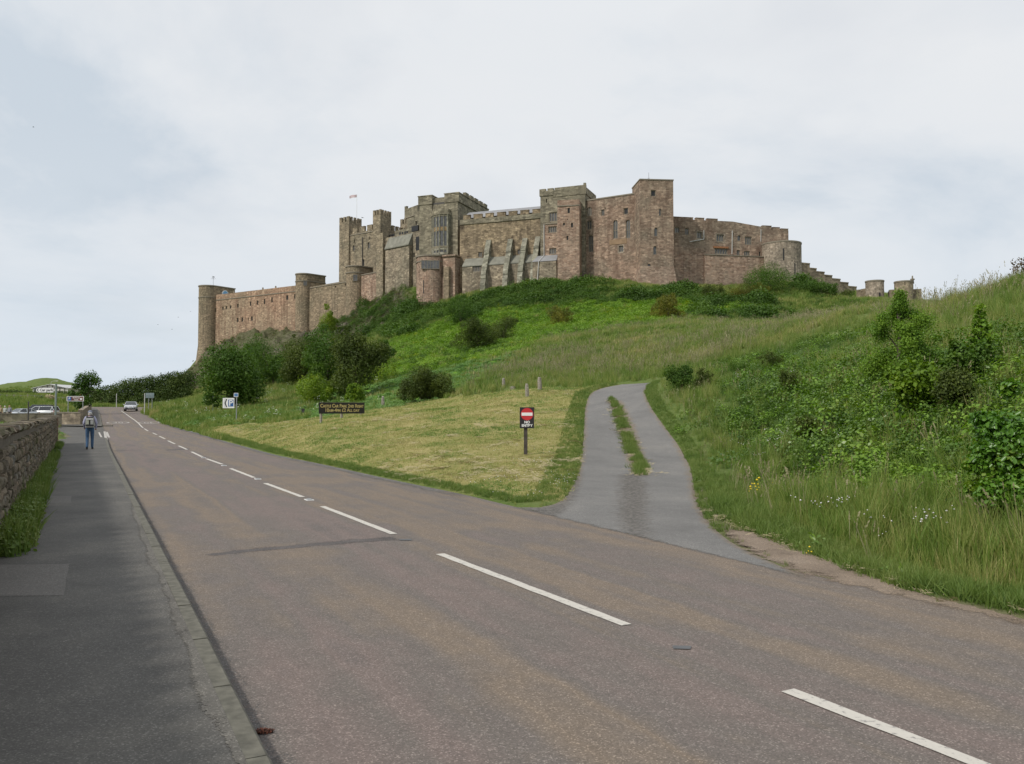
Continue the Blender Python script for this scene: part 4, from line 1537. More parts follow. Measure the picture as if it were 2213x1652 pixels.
zc_ = top_z(fT1, ZA(640, 1018))
slits = [(248, 1210, 13, 42), (318, 1192, 14, 30), (350, 1187, 14, 30), (390, 1180, 15, 32), (460, 1168, 15, 38), (582, 1148, 15, 42), (650, 1138, 15, 42), (716, 1128, 15, 48), (787, 1112, 15, 50), (932, 1090, 20, 46), (1008, 1080, 20, 46), (458, 1305, 16, 42), (502, 1300, 16, 42), (560, 1296, 8, 30), (594, 1290, 17, 44)]
op = ops_of(fT1, ZA, [(x, y, w, h, 'plain1') for x, y, w, h in slits])
cw1 = block('curtain_wall', 'long reddish curtain wall with a row of small dark windows', 'castle wall', fT1, zc_, 12.0, 2.0, M['curtain'], op, u0=c1, u1=fT1.len + .4, string=[zc_ - 1.9])
pts = [(ZA(687, 1000)), (ZA(1010, 930)), ZA(810, 975), ZA(410, 1055)]
for d in pts:
    u, z = fT1.uz(d)
    mb = MB()
    mb.box(fT1.o, fT1.u, fT1.n, u - .16, u + .16, .4, .8, zc_ - .05, zc_ + .75)
    mb.build('wall_pinnacle', M['dressed'], cw1)

fT3 = Face((ZA(1060, 900), 272.5), (ZA(1545, 820), 254.5))
z3 = top_z(fT3, ZA(1090, 873))
d_tower('round_fronted_tower', 'middle round fronted tower between two curtain walls, window near its top', fT3, 2.35, 2.85, 6.2, z3, 20.0, M['drum'], windows=[(1105, 948, 1.0, 1.7, ZA, 'lights2')], cap=1.2)
zq = top_z(fT3, ZA(1400, 945))
op = ops_of(fT3, ZA, [(1395, 985, 10, 18, 'slit'), (1490, 965, 12, 20, 'slit')])
block('curtain_wall', 'short grey brown curtain wall above the bare rock', 'castle wall', fT3, zq, 18.0, 1.8, M['drum'], op, u0=5.0, u1=fT3.len + .5, string=[zq - .35])
fT5 = Face((ZA(1545, 820), 253.0), (ZA(1810, 830), 243.0))
z5 = top_z(fT5, ZA(1600, 797))
d_tower('round_fronted_tower', 'small round fronted tower below the square keep, window near its top', fT5, 2.5, 2.9, 5.5, z5, 20.0, M['drum'], windows=[(1585, 900, 1.1, 1.8, ZA, 'lights2')], cap=1.0, flare=1.2)
zq5 = top_z(fT5, ZB(590, 1155))
block('curtain_wall', 'low wall stretch with pinkish stone right of the small round tower', 'castle wall', fT5, zq5, 22.0, 1.6, M['red'], [], u0=5.2, u1=fT5.len + 3.0, string=[zq5 - .15])

# --- square keep --------------------------------------------------------------------
fK = Face((ZB(152, 440), 261.0), (ZB(690, 335), 250.0))
zk = top_z(fK, ZB(580, 560))
op = ops_of(fK, ZB, [(320, 835, 24, 75, 'arch1'), (330, 745, 10, 45, 'slit'), (517, 800, 26, 85, 'arch1'), (524, 705, 10, 45, 'slit'), (447, 1025, 26, 90, 'arch1'), (645, 1035, 22, 60, 'plain1')])
ku = fK.uz(ZB(262, 600))[0]
kv = fK.uz(ZB(592, 560))[0]
keep = block('castle_keep', 'square brown castle keep with battlemented corner turrets and the flagpole', 'castle keep', fK, zk - .8, 24.0, 17.0, M['keep'], op, u0=ku - .2, u1=fK.len - .1, string=[zk - 1.3], w=.55,
             merlons=merlon_row(fK, ku + 1.6, kv, zk - .8, zk + .9, 3, .33, .55, 1.2))
zt1 = top_z(fK, ZB(230, 430))
zt2 = top_z(fK, ZB(690, 330))


def turret(root, f, u0, u1, w0, w1, zbot, ztop, mat, nf=3, ns=3, mz=1.6):
    mb = MB()
    mb.box(f.o, f.u, f.n, u0, u1, w0, w1, zbot, ztop - mz)
    mb.build('turret', mat, root)
    t = .55
    st = (u1 - u0) / nf
    for i in range(nf):
        for (a, b) in ((w0, w0 + t), (w1 - t, w1)):
            mb = MB()
            e0 = 0 if i == 0 else .22 * st
            e1 = 0 if i == nf - 1 else .22 * st
            mb.box(f.o, f.u, f.n, u0 + i * st + e0, u0 + (i + 1) * st - e1, a, b, ztop - mz - .05, ztop)
            mb.build('merlon', mat, root)
    st = (w1 - w0 - 2 * t) / ns
    for i in range(ns):
        for (a, b) in ((u0, u0 + t), (u1 - t, u1)):
            mb = MB()
            mb.box(f.o, f.u, f.n, a, b, w0 + t + i * st + .25 * st, w0 + t + (i + 1) * st - .25 * st, ztop - mz - .05, ztop)
            mb.build('merlon', mat, root)


turret(keep, fK, 0, ku + .5, 0, 5.4, 24.0, zt1, M['keep'])
turret(keep, fK, kv - .1, fK.len, 0, 4.6, 24.0, zt2, M['keep'])
turret(keep, fK, fK.len - 4.0, fK.len - .1, 12.6, 17.2, 40.0, zt2 - .3, M['keep'])
turret(keep, fK, 0, ku, 12.6, 17.2, 40.0, zt1, M['keep'])
side_merlons(keep, fK, fK.len - .7, fK.len - .12, 5.2, 12.2, zk - .8, zk + .9, 4, M['keep'])
u_, _ = fK.uz(ZB(440, 800))
pipe(keep, [fK.w(u_, .4, zk - 2.6), fK.w(u_, .4, 38)], .16, M['darkpipe'])
# flag on its pole
fp = P(*ZB(378, 540), 264.0)
flag = empty('flag_pole', (fp.x, fp.y, zk - 1.0), 0, 'tall white pole on the keep flying a small pale red and white flag', 'flagpole')
zt = P(*ZB(380, 135), 264.0).z
mb = MB()
mb.tube((0, 0, 0), (0, 0, zt - zk + 1.0), .09, .05, 6)
mb.build('pole', M['white'], flag)
fl = [MB(), MB()]
hz_ = zt - zk + 1.0
for i in range(8):
    for j in range(4):
        x0, x1 = -i / 8 * 2.4, -(i + 1) / 8 * 2.4
        yy = lambda x: .22 * math.sin(x * 2.3)
        zz = lambda x, k: hz_ - .15 - k / 4 * .9 + x * .14 + .06 * math.sin(x * 3)
        fl[j % 2].face([(x0, yy(x0), zz(x0, j)), (x0, yy(x0), zz(x0, j + 1)), (x1, yy(x1), zz(x1, j + 1)), (x1, yy(x1), zz(x1, j))])
fo = fl[0].build('flag', plain('flag_red', (.55, .36, .38), .8), flag)
fl[1].build('flag_stripe', plain('flag_white', (.62, .58, .60), .8), fo)

# --- ranges between keep and bay tower ------------------------------------------------
fG = Face((ZB(1003, 330), 262.0), (ZB(1172, 330), 256.0))
zg = top_z(fG, ZB(1090, 305))
gt = block('castle_tower', 'plain grey square tower peeping over between keep and bay tower', 'castle tower', fG, zg, 40.0, 7.0, M['grey'], ops_of(fG, ZB, [(1040, 318, 1, 1, 'slit')])[:0], merlons=[(0, 1.2, zg - .05, zg + .9, 0, .6)], string=[zg - 2.9])
fG2 = Face((ZB(1135, 370), 254.0), (ZB(1215, 362), 251.0))
block('castle_tower', 'lower grey building beside the bay tower with one dark window', 'castle building', fG2, top_z(fG2, ZB(1170, 362)), 40.0, 6.0, M['grey'], ops_of(fG2, ZB, [(1155, 515, 22, 55, 'plain1')]))

fR = Face((ZB(665, 735), 243.0), (ZB(1205, 610), 231.0))
zr_ = top_z(fR, ZB(1000, 655))
op = ops_of(fR, ZB, [(1127, 930, 20, 60, 'plain1'), (705, 965, 12, 70, 'slit'), (850, 930, 50, 90, 'plain1')][:2])
rg = block('castle_range', 'rough brown range with sloping stone roof between keep and bay tower', 'castle building', fR, zr_, 24.0, 7.0, M['rubble'], op)
zl0, zl1 = top_z(fR, ZB(900, 815), -1.6), top_z(fR, ZB(900, 690), 0)
ua, ub = fR.uz(ZB(745, 840), -1.5)[0], fR.uz(ZB(1058, 775), -1.5)[0]
mb = MB()
mb.face([fR.w(ua, -1.6, zl0), fR.w(ub, -1.6, zl0), fR.w(ub, -.05, zl1), fR.w(ua, -.05, zl1)])
mb.face([fR.w(ua, -1.6, zl0 - .3), fR.w(ub, -1.6, zl0 - .3), fR.w(ub, -1.6, zl0), fR.w(ua, -1.6, zl0)])
mb.face([fR.w(ub, -1.6, zl0 - .3), fR.w(ub, -.05, zl0 - .3), fR.w(ub, -.05, zl1), fR.w(ub, -1.6, zl0)])
mb.face([fR.w(ua, -.05, zl0 - .3), fR.w(ua, -1.6, zl0 - .3), fR.w(ua, -1.6, zl0), fR.w(ua, -.05, zl1)])
mb.build('roof', M['slab'], rg)
mb = MB()
mb.box(fR.o, fR.u, fR.n, ua + .02, ub - .02, -1.3, -.02, 24.0, zl0 - .2)
mb.build('lower_wall', M['rubble'], rg)
mb = MB()
mb.box(fR.o, fR.u, fR.n, ua + 1, fR.len + 3, 1.4, 2.0, zr_ - .3, zr_ + 1.9)
mb.build('parapet', M['grey'], rg)
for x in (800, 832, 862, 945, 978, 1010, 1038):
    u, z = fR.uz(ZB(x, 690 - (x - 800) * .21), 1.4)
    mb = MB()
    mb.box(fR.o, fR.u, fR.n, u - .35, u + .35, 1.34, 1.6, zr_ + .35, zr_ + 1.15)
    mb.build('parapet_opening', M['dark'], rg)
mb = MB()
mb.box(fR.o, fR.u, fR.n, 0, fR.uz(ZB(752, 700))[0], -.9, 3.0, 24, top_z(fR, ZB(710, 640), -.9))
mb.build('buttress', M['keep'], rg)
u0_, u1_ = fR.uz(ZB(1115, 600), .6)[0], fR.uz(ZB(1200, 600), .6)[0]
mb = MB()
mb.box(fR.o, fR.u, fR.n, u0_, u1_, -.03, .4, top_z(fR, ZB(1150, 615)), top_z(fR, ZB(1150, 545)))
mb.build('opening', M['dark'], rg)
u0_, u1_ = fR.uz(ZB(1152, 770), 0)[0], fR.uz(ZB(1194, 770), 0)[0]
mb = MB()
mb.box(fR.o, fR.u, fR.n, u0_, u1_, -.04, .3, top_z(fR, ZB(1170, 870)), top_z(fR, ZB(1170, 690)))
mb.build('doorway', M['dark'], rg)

# --- bay tower -------------------------------------------------------------------------
fB = Face((ZB(1205, 180), 228.3), (ZB(1706, 120), 224.0))
zb = top_z(fB, ZB(1450, 150))
bt = block('bay_tower', 'tall grey tower with a many paned oriel window above a round bastion', 'castle tower', fB, zb - 2.2, 26.0, 20.0, M['grey'], [])
pa = fB.uz(ZB(1372, 200))[0]
pb = fB.uz(ZB(1532, 200))[0]
L_ = fB.len
zc1 = top_z(fB, ZB(1290, 278))
for (a, b, wi) in ((-.35, pa, 3.2), (pb, L_ + .35, 20.4)):
    mb = MB()
    mb.box(fB.o, fB.u, fB.n, a, b, -.45, wi, zc1, zb, 0, True)
    mb.box(fB.o, fB.u, fB.n, a - .12, b + .12, -.57, wi, zb, zb + .22, 0, True)
    mb.build('corbelled_parapet', M['grey'], bt)
mb = MB()
mb.box(fB.o, fB.u, fB.n, pa + .01, pb - .01, .35, 1.2, zb - 2.6, zb - .55, 0, True)
mb.build('parapet', M['grey'], bt)
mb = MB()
mb.box(fB.o, fB.u, fB.n, pa, pb, -.02, .3, zc1 + .35, zb - 2.5)  # dark strip: its colour stands in for the shade in the parapet recess
mb.build('painted_recess_shade', M['darkpipe'], bt)
for (a, b) in ((.05, pa - .1), (pb + .1, L_ - .02)):
    mb = MB()
    mb.box(fB.o, fB.u, fB.n, a, b, -.3, .02, 26, zc1 - .02)
    mb.build('pilaster', M['grey'], bt)
side_merlons(bt, fB, L_ - .5, L_ + .35, 4.0, 20.4, zb - .3, zb + 1.2, 5, M['grey'], .35)
# oriel: canted bay of three faces, two tiers of lights, arcade below
ou0, ou1 = fB.uz(ZB(1335, 600), -1.2)[0], fB.uz(ZB(1585, 600), -1.2)[0]
om0, om1 = fB.uz(ZB(1372, 600), -1.9)[0], fB.uz(ZB(1562, 600), -1.9)[0]
z_a, z_b, z_c, z_d, z_e = [top_z(fB, ZB(1460, y), -1.8) for y in (915, 825, 590, 405, 330)]
plan = [fB.xy(ou0, -.25), fB.xy(om0, -1.5), fB.xy((om0 + om1) / 2, -2.3), fB.xy(om1, -1.5), fB.xy(ou1, -.25)]
def canted(k, z0, z1, nm, mat, par=bt):
    c = Vector(fB.xy((om0 + om1) / 2, -.3))
    pl = [tuple(c + (Vector(p) - c) * k) for p in plan] + [fB.xy(ou1, .4), fB.xy(ou0, .4)]
    mb = MB()
    mb.prism(pl, z0, z1)
    mb.face([(p[0], p[1], z0) for p in reversed(pl)])
    return mb.build(nm, mat, par)
canted(.93, z_a, z_d, 'oriel_bay', M['glass'])
oriel = [o for o in bt.children if o.name.startswith('oriel_bay')][0]
canted(1.08, z_d, z_d + .45, 'oriel_cornice', M['grey'])
canted(1.0, z_d + .45, z_e, 'oriel_parapet', M['grey'])
canted(1.05, z_b - .35, z_b + .25, 'oriel_sill', M['grey'])
zmid = z_c
pan = canted(.985, zmid - .55, zmid + .55, 'oriel_panel', plain('oriel_band', (.24, .17, .09), .8, var=.4, scale=3))
canted(.985, z_d - .5, z_d + .02, 'oriel_head', M['grey'])
mb = MB()
for i in range(4):
    a, b = Vector(plan[i]), Vector(plan[i + 1])
    t = (b - a).normalized()
    nn = Vector((t.y, -t.x))
    n = 2
    for j in range(n + 1):
        p = a.lerp(b, j / n)
        mb.box(p, t, nn, -.15, .15, -.35, .07, z_a, z_d)
mb.build('oriel_mullion', M['buttress'], oriel)
# arcade heads
for i in range(4):
    a, b = Vector(plan[i]), Vector(plan[i + 1])
    mb = MB()
    t = (b - a).normalized()
    nn = Vector((t.y, -t.x))
    l = (b - a).length
    mb.box(a, t, nn, 0, l, -.3, .02, z_b - .9, z_b - .3, 0, True)
    mb.build('arcade_head', M['buttress'], oriel)
    mb = MB()
    mb.box(a, t, nn, 0, l, -.3, .05, z_a - .3, z_a + .35, 0, True)
    mb.build('arcade_sill', M['buttress'], oriel)
# round bastion at its foot
fBa = Face((ZB(1165, 950), 224.0), (ZB(1660, 945), 219.5))
zba = top_z(fBa, ZB(1400, 925), -3.5)
uc = fBa.uz(ZB(1352, 1000), 0)[0]
ba = d_tower('round_bastion', 'reddish round bastion under the oriel window, flared at its foot', fBa, uc, 3.95, 6.0, zba, 18.0, M['red'], windows=[(1340, 1055, 4.6, 2.1, ZB, 'lights6'), (1252, 1345, .22, 3.6, ZB, 'slit')], cap=.75, flare=1.2)
mb = MB()
ur = fBa.uz(ZB(1560, 1000), -1.5)[0]
ur1 = fBa.uz(ZB(1655, 1000), -1.5)[0]
mb.box(fBa.o, fBa.u, fBa.n, ur - 1.5, ur1, -1.2, 5, 22, zba - .3)
mb.box(fBa.o, fBa.u, fBa.n, ur - 1.5, ur1 + .3, -1.6, 5, zba - .3, zba + .12, 0, True)
mb.build('side_wall', M['red'], ba)
mb = MB()
mb.box(fBa.o, fBa.u, fBa.n, ur - .6, ur + .9, -2.4, -1.1, 22, zba - 3.2)
mb.build('buttress', M['drum'], ba)

# --- great hall with raking buttresses -------------------------------------------------
fH = Face((ZC(150, 420), 221.0), (ZC(1215, 330), 213.0))
zh = top_z(fH, ZC(700, 425))
zs_ = top_z(fH, ZC(700, 482))
op = ops_of(fH, ZC, [(412, 925, 50, 70, 'lights2'), (925, 890, 52, 66, 'lights2')])
ms = []
for (a, b) in ((330, 440), (485, 585), (637, 745), (787, 895), (940, 1050), (1098, 1205)):
    y = 400 - (a - 330) * .085
    ms.append((fH.uz(ZC(a, y))[0], fH.uz(ZC(b, y))[0], zh - .05, top_z(fH, ZC((a + b) / 2, y)) + .1, -.12, .5))
ms.append((fH.uz(ZC(195, 400))[0], fH.uz(ZC(285, 400))[0], zh - .05, ms[0][3], -.12, .5))
hall = block('great_hall', 'long brown hall wall with battlements and four raking stone buttresses', 'castle building', fH, zh, 26.0, 10.0, M['hall'], op, merlons=ms)
mb = MB()
mb.box(fH.o, fH.u, fH.n, 0, fH.len, -.12, .02, zs_, zh)
mb.box(fH.o, fH.u, fH.n, 0, fH.len, -.22, .02, zs_ - .22, zs_, 0, True)
mb.build('parapet', M['grey'], hall)
zro = top_z(fH, ZC(700, 335), 5.0)
mb = MB()
mb.face([fH.w(.3, 1.2, zh + .6), fH.w(fH.len - .1, 1.2, zh + .6), fH.w(fH.len - .1, 5.2, zro), fH.w(.3, 5.2, zro)])
mb.face([fH.w(.3, 5.2, zro), fH.w(fH.len - .1, 5.2, zro), fH.w(fH.len - .1, 9.2, zh + .6), fH.w(.3, 9.2, zh + .6)])
mb.build('roof', M['lead'], hall)
# lower storey stands forward; its weathering slopes back
zset0, zset1 = top_z(fH, ZC(800, 1035), -2.2), top_z(fH, ZC(800, 940), -.1)
op2 = ops_of(fH, ZC, [(368, 1108, 112, 84, 'lights5'), (205, 1500, 1, 1, 'slit')][:1], -2.2)
ul = fH.uz(ZC(180, 1000), -2.2)[0]
lo = block('wall', None, None, fH, zset0, 24.0, 2.1, M['rubble'], op2, u0=ul, u1=fH.len + 3.4, parent=hall, w=-2.2)
mb = MB()
mb.face([fH.w(ul, -2.32, zset0), fH.w(fH.len + 3.4, -2.32, zset0), fH.w(fH.len + 3.4, -.03, zset1), fH.w(ul, -.03, zset1)])
mb.face([fH.w(ul, -2.32, zset0 - .22), fH.w(fH.len + 3.4, -2.32, zset0 - .22), fH.w(fH.len + 3.4, -2.32, zset0), fH.w(ul, -2.32, zset0)])
mb.build('sloping_ledge', M['slab'], hall)
PROF = [(0, .3), (.04, .55), (.185, 1.75), (.215, 1.85), (.225, 1.75), (.52, 4.0), (.575, 4.05), (.585, 3.95), (.65, 4.45), (.74, 4.5), (.755, 4.75), (.83, 4.8), (.845, 5.0), (1.0, 5.05)]
for (tx, ty, wpx, fy) in ((528, 735, 46, 1470), (812, 722, 46, 1390), (1003, 712, 44, 1330), (1172, 690, 44, 1280)):
    u, zt_ = fH.uz(ZC(tx, ty))
    zb_ = fH.uz(ZC(tx - 130, fy), -5.0)[1] - 3.0
    hw = .68
    mb = MB()
    pts = [(-p, zt_ - (zt_ - zb_) * k * (1 if k < 1 else 1)) for k, p in PROF]
    for (w0, a), (w1, b) in zip(pts, pts[1:]):
        mb.face([fH.w(u - hw, w0, a), fH.w(u - hw, w1, b), fH.w(u + hw, w1, b), fH.w(u + hw, w0, a)])
        mb.face([fH.w(u + hw, w0, a), fH.w(u + hw, w1, b), fH.w(u + hw, 0, b), fH.w(u + hw, 0, a)])
        mb.face([fH.w(u - hw, 0, a), fH.w(u - hw, 0, b), fH.w(u - hw, w1, b), fH.w(u - hw, w0, a)])
    mb.build('raking_buttress', M['buttress'], hall)

# --- dark grey tower and the narrow red infill ----------------------------------------------
fM = Face((ZC(1200, 60), 211.5), (ZC(1785, 40), 207.0))
zm = top_z(fM, ZC(1600, 45))
um = fM.uz(ZC(1372, 100))[0]
op = ops_of(fM, ZC, [(1365, 432, 106, 122, 'cross3'), (1280, 222, 14, 50, 'slit')])
mt = block('castle_tower', 'dark grey tower with flat battlements left of the red tower', 'castle tower', fM, zm - .4, 26.0, 9.0, M['grey'], op)
for (a, b, w0, zb_) in ((-.2, um, -.2, top_z(fM, ZC(1280, 158))), (um + .01, fM.len + .2, -.12, top_z(fM, ZC(1600, 150)))):
    mb = MB()
    mb.box(fM.o, fM.u, fM.n, a, b, w0, 9.2, zb_, zm - .3, 0, True)
    mb.build('corbelled_parapet', M['grey'], mt)
mm = fM.uz(ZC(1283, 70))[0]
for (a, b, w0) in ((-.2, mm - .25, -.2), (mm + .25, um, -.2), (um + .3, fM.len + .2, -.12)):
    mb = MB()
    mb.box(fM.o, fM.u, fM.n, a, b, w0 + .003, .5, zm - .32, zm + .25)
    mb.build('merlon', M['grey'], mt)
mb = MB()
mb.box(fM.o, fM.u, fM.n, fM.len - .45, fM.len + .15, -.1, .5, zm + .25, zm + .75)
mb.build('merlon', M['grey'], mt)
fI = Face((ZC(1240, 530), 209.6), (ZC(1432, 520), 208.2))
zi = top_z(fI, ZC(1330, 520))
op = ops_of(fI, ZC, [(1358, 598, 112, 84, 'lights4'), (1362, 880, 92, 80, 'lights3'), (1318, 705, 14, 16, 'slit')])
inf = block('castle_bay', 'narrow orange red projecting bay with two mullioned windows', 'castle building', fI, zi, 27.0, 3.0, M['red'], op, string=[zi])
zi0, zi1 = top_z(fI, ZC(1300, 1008), -1.5), top_z(fI, ZC(1300, 935))
mb = MB()
mb.face([fI.w(-2.6, -1.6, zi0), fI.w(fI.len, -1.6, zi0), fI.w(fI.len, -.03, zi1), fI.w(-1.5, -.03, zi1)])
mb.build('lean_to_roof', M['lead'], inf)
mb = MB()
mb.box(fI.o, fI.u, fI.n, -2.4, fI.len, -1.5, -.01, 27, zi0 - .02)
mb.build('lower_wall', M['rubble'], inf)
up = fI.uz(ZC(1247, 700), -.2)[0]
pipe(inf, [fI.w(up, -.15, zi - .2), fI.w(up, -.15, zi1), fI.w(up - .9, -1.72, zi0), fI.w(up - 1.6, -1.7, 30)], .11)

# --- red square tower, chapel wall, tall tower --------------------------------------------------
fE = Face((ZD(283, 360), 204.8), (ZD(557, 350), 203.6))
ze = top_z(fE, ZD(420, 345))
op = ops_of(fE, ZD, [(425, 478, 30, 66, 'plain1'), (365, 648, 26, 34, 'plain1'), (466, 660, 28, 58, 'plain1'), (408, 820, 22, 52, 'plain1'), (410, 588, 10, 14, 'slit')])
et = block('square_tower', 'slim square red stone tower with five small dark windows', 'castle tower', fE, ze, 28.0, 9.0, M['red'], op, string=[ze - 1.4])
mb = MB()
mb.box(fE.o, fE.u, fE.n, -.2, fE.len + .2, -.2, 9.2, 28, 33.5)
mb.build('plinth', M['red'], et)
fC = Face((ZD(575, 340), 208.5), (ZD(1262, 300), 200.8))
zc2 = top_z(fC, ZD(900, 322))
op = ops_of(fC, ZD, [(683, 490, 62, 112, 'arch3'), (850, 503, 38, 76, 'cross2'), (1138, 485, 58, 80, 'plain1'), (680, 660, 60, 110, 'cross2'), (1008, 712, 58, 232, 'arch2'), (1165, 708, 56, 232, 'arch2'), (700, 890, 62, 215, 'arch2'), (1078, 957, 58, 78, 'lights2'), (880, 448, 14, 14, 'slit')])
cw = block('chapel_range', 'red and grey stone range with two tall arched windows', 'castle building', fC, zc2, 27.0, 9.0, M['redder'], op, surrounds=(7,))
mb = MB()
mb.box(fC.o, fC.u, fC.n, -.2, fC.len, -.14, .4, zc2 - .02, zc2 + .28, 0, True)
mb.build('coping', M['dressed'], cw)
ua_, ub_ = fC.uz(ZD(935, 860))[0], fC.uz(ZD(1150, 860))[0]
mb = MB()
mb.box(fC.o, fC.u, fC.n, ua_, ub_, -.1, -.005, top_z(fC, ZD(1040, 900)), top_z(fC, ZD(1040, 836)), 0, True)
mb.build('ashlar_band', plain('tan_ashlar', (.27, .185, .115), .9, var=.2, scale=.8), cw)
mb = MB()
mb.box(fC.o, fC.u, fC.n, fC.uz(ZD(1130, 1100))[0], fC.len + .4, -1.1, 1, 26, top_z(fC, ZD(1190, 985), -1.1))
mb.build('pilaster', M['redder'], cw)
u_ = fC.uz(ZD(596, 900), -.15)[0]
pipe(cw, [fC.w(u_, -.2, zc2 - 3), fC.w(u_, -.2, 31)], .13, M['darkpipe'])

fW = Face((ZD(1315, 95), 195.0), (ZD(1730, 108), 195.7))
zw = top_z(fW, ZD(1500, 98))
op = ops_of(fW, ZD, [(1482, 262, 62, 78, 'plain1'), (1566, 500, 26, 86, 'arch1'), (1515, 745, 44, 106, 'arch1'), (1503, 975, 44, 108, 'arch1'), (1430, 1195, 40, 104, 'arch1')])
wt_ = block('square_tower', 'tallest square tower of red and grey stone, mast on its roof', 'castle tower', fW, zw, 36.0, 8.0, M['redder'], op)
mb = MB()
ol = lambda k: [fW.xy(-k, -k), fW.xy(fW.len + k, -k), fW.xy(fW.len + k, 8 + k), fW.xy(-k, 8 + k)]
mb.prism(ol(.02), 29, 36.02, 0, False, poly0=ol(1.1))
mb.prism(ol(1.1), 22, 29, 0, False)
mb.build('battered_base', M['red'], wt_)
mb = MB()
mb.box(fW.o, fW.u, fW.n, -.12, fW.len + .12, -.12, 8.12, zw, zw + .25, 0, True)
mb.build('coping', M['dressed'], wt_)
am = P(*ZD(1425, 90), 199)
mb = MB()
mb.tube((am.x, am.y, zw), (am.x, am.y, zw + 2.9), .05, .03, 5)
mb.tube((am.x - .3, am.y, zw + 1.5), (am.x + .3, am.y, zw + 1.5), .03, .03, 4)
mb.build('roof_mast', M['darkpipe'], wt_)

# --- right hand range ------------------------------------------------------------------------------
fX = Face((ZE(150, 200), 202.0), (ZE(1632, 360), 208.0))
zx = top_z(fX, ZE(1290, 330))
win = [(205, 372, 62, 72, 'lights2'), (330, 392, 50, 84, 'lights2'), (490, 440, 62, 86, 'lights2'), (757, 476, 96, 94, 'lights3'), (1000, 475, 44, 74, 'arch1'), (1118, 510, 88, 106, 'lights3'), (518, 630, 52, 40, 'plain1'), (770, 645, 165, 80, 'lights5'), (990, 662, 42, 66, 'lights2'), (1100, 678, 76, 76, 'lights3'), (1265, 682, 22, 66, 'plain1')]
op = ops_of(fX, ZE, win)
uA, uB, uC = fX.uz(ZE(920, 262))[0], fX.uz(ZE(1290, 325))[0], fX.len
zhi, zlo = top_z(fX, ZE(900, 262)), top_z(fX, ZE(1480, 370))
op = [o for o in op if o[3] < zlo - .1]
ms = []
for (a, b, y) in ((160, 410, 203), (445, 552, 213), (588, 725, 224)):
    ms.append((fX.uz(ZE(a, y))[0], fX.uz(ZE(b, y))[0], zhi - .05, top_z(fX, ZE((a + b) / 2, y)), .02, .8))
for (a, b, y) in ((1300, 1416, 314), (1432, 1522, 334), (1538, 1630, 352)):
    ms.append((fX.uz(ZE(a, y))[0], fX.uz(ZE(b, y))[0], zlo - .05, top_z(fX, ZE((a + b) / 2, y)), .02, .8))
xr = block('castle_range', 'reddish brown range with battlements and mullioned windows right of the tallest tower', 'castle building', fX, zlo - .01, 24.0, 11.0, M['redder'], op, merlons=ms, surrounds=(2, 3))
mb = MB()
for (a, b, za0, za1) in ((0, uA, zhi, zhi), (uA, uB, zhi, zx)):
    mb.face([fX.w(a, 0, zlo), fX.w(b, 0, zlo), fX.w(b, 0, za1), fX.w(a, 0, za0)])
    mb.face([fX.w(a, 0, za0), fX.w(b, 0, za1), fX.w(b, 11, za1), fX.w(a, 11, za0)])
    mb.face([fX.w(b, 11, zlo), fX.w(a, 11, zlo), fX.w(a, 11, za0), fX.w(b, 11, za1)])
mb.face([fX.w(uB, 0, zlo), fX.w(uB, 11, zlo), fX.w(uB, 11, zx), fX.w(uB, 0, zx)])
mb.face([fX.w(0, 11, zlo), fX.w(0, 0, zlo), fX.w(0, 0, zhi), fX.w(0, 11, zhi)])
mb.build('upper_wall', M['redder'], xr)
zl = top_z(fX, ZE(900, 702), -1.2)
ux0 = fX.uz(ZE(560, 690), -1.2)[0]
mb = MB()
mb.box(fX.o, fX.u, fX.n, ux0, fX.len, -1.2, -.02, 22, zl)
mb.build('lower_wall', M['red'], xr)
mb = MB()
mb.box(fX.o, fX.u, fX.n, ux0 - .1, fX.len, -1.34, -.02, zl, zl + .18)
mb.build('ledge', M['dressed'], xr)
mb = MB()
mb.box(fX.o, fX.u, fX.n, 0, ux0, -.5, -.01, 22, top_z(fX, ZE(300, 600)))
mb.build('lower_wall', M['red'], xr)
g_ = lambda x, y, w=-.12: (lambda uz: fX.w(uz[0], w, uz[1]))(fX.uz(ZE(x, y), w))
pipe(xr, [g_(547, 375), g_(547, 490), g_(365, 522)], .1)
pipe(xr, [g_(912, 380), g_(908, 682)], .1)
pipe(xr, [g_(1280, 360), g_(1278, 520)], .07)
a_, b_ = fX.uz(ZE(668, 600))[0], fX.uz(ZE(860, 600))[0]
mb = MB()
mb.box(fX.o, fX.u, fX.n, a_, b_, -.18, -.01, top_z(fX, ZE(760, 606)), top_z(fX, ZE(760, 584)), 0, True)
mb.build('lintel', plain('rusty_lintel', (.28, .13, .06), .85, var=.25), xr)

# --- round tower, stepped wall, gate towers ------------------------------------------------------------
fY = Face((ZE(1290, 560), 206.5), (ZE(1785, 560), 206.5))
zy = top_z(fY, ZE(1560, 525), -3)
ry = fY.len / 2
yt = empty('round_tower', (0, 0, 0), 0, 'pale round tower ending the right range, thin slit in its side', 'castle tower')
circ = lambda c, r, n=36: [(c[0] + r * math.cos(2 * math.pi * i / n), c[1] + r * math.sin(2 * math.pi * i / n)) for i in range(n)]
cy_ = fY.xy(ry, 0)
mb = MB()
mb.prism(circ(cy_, ry), 22, zy)
mb.build('wall', M['pale'], yt)
mb = MB()
mb.prism(circ(cy_, ry + .1), zy - .28, zy + .06)
mb.build('coping', M['dressed'], yt)
drum_window(yt, fY, ry, ry, ZE(1570, 682), .3, 2.9, 'slit')
drum_window(yt, fY, ry, ry, ZE(1715, 870), .22, 3.0, 'slit')
fS = Face((ZF(215, 160), 214.0), (ZF(725, 380), 222.0))
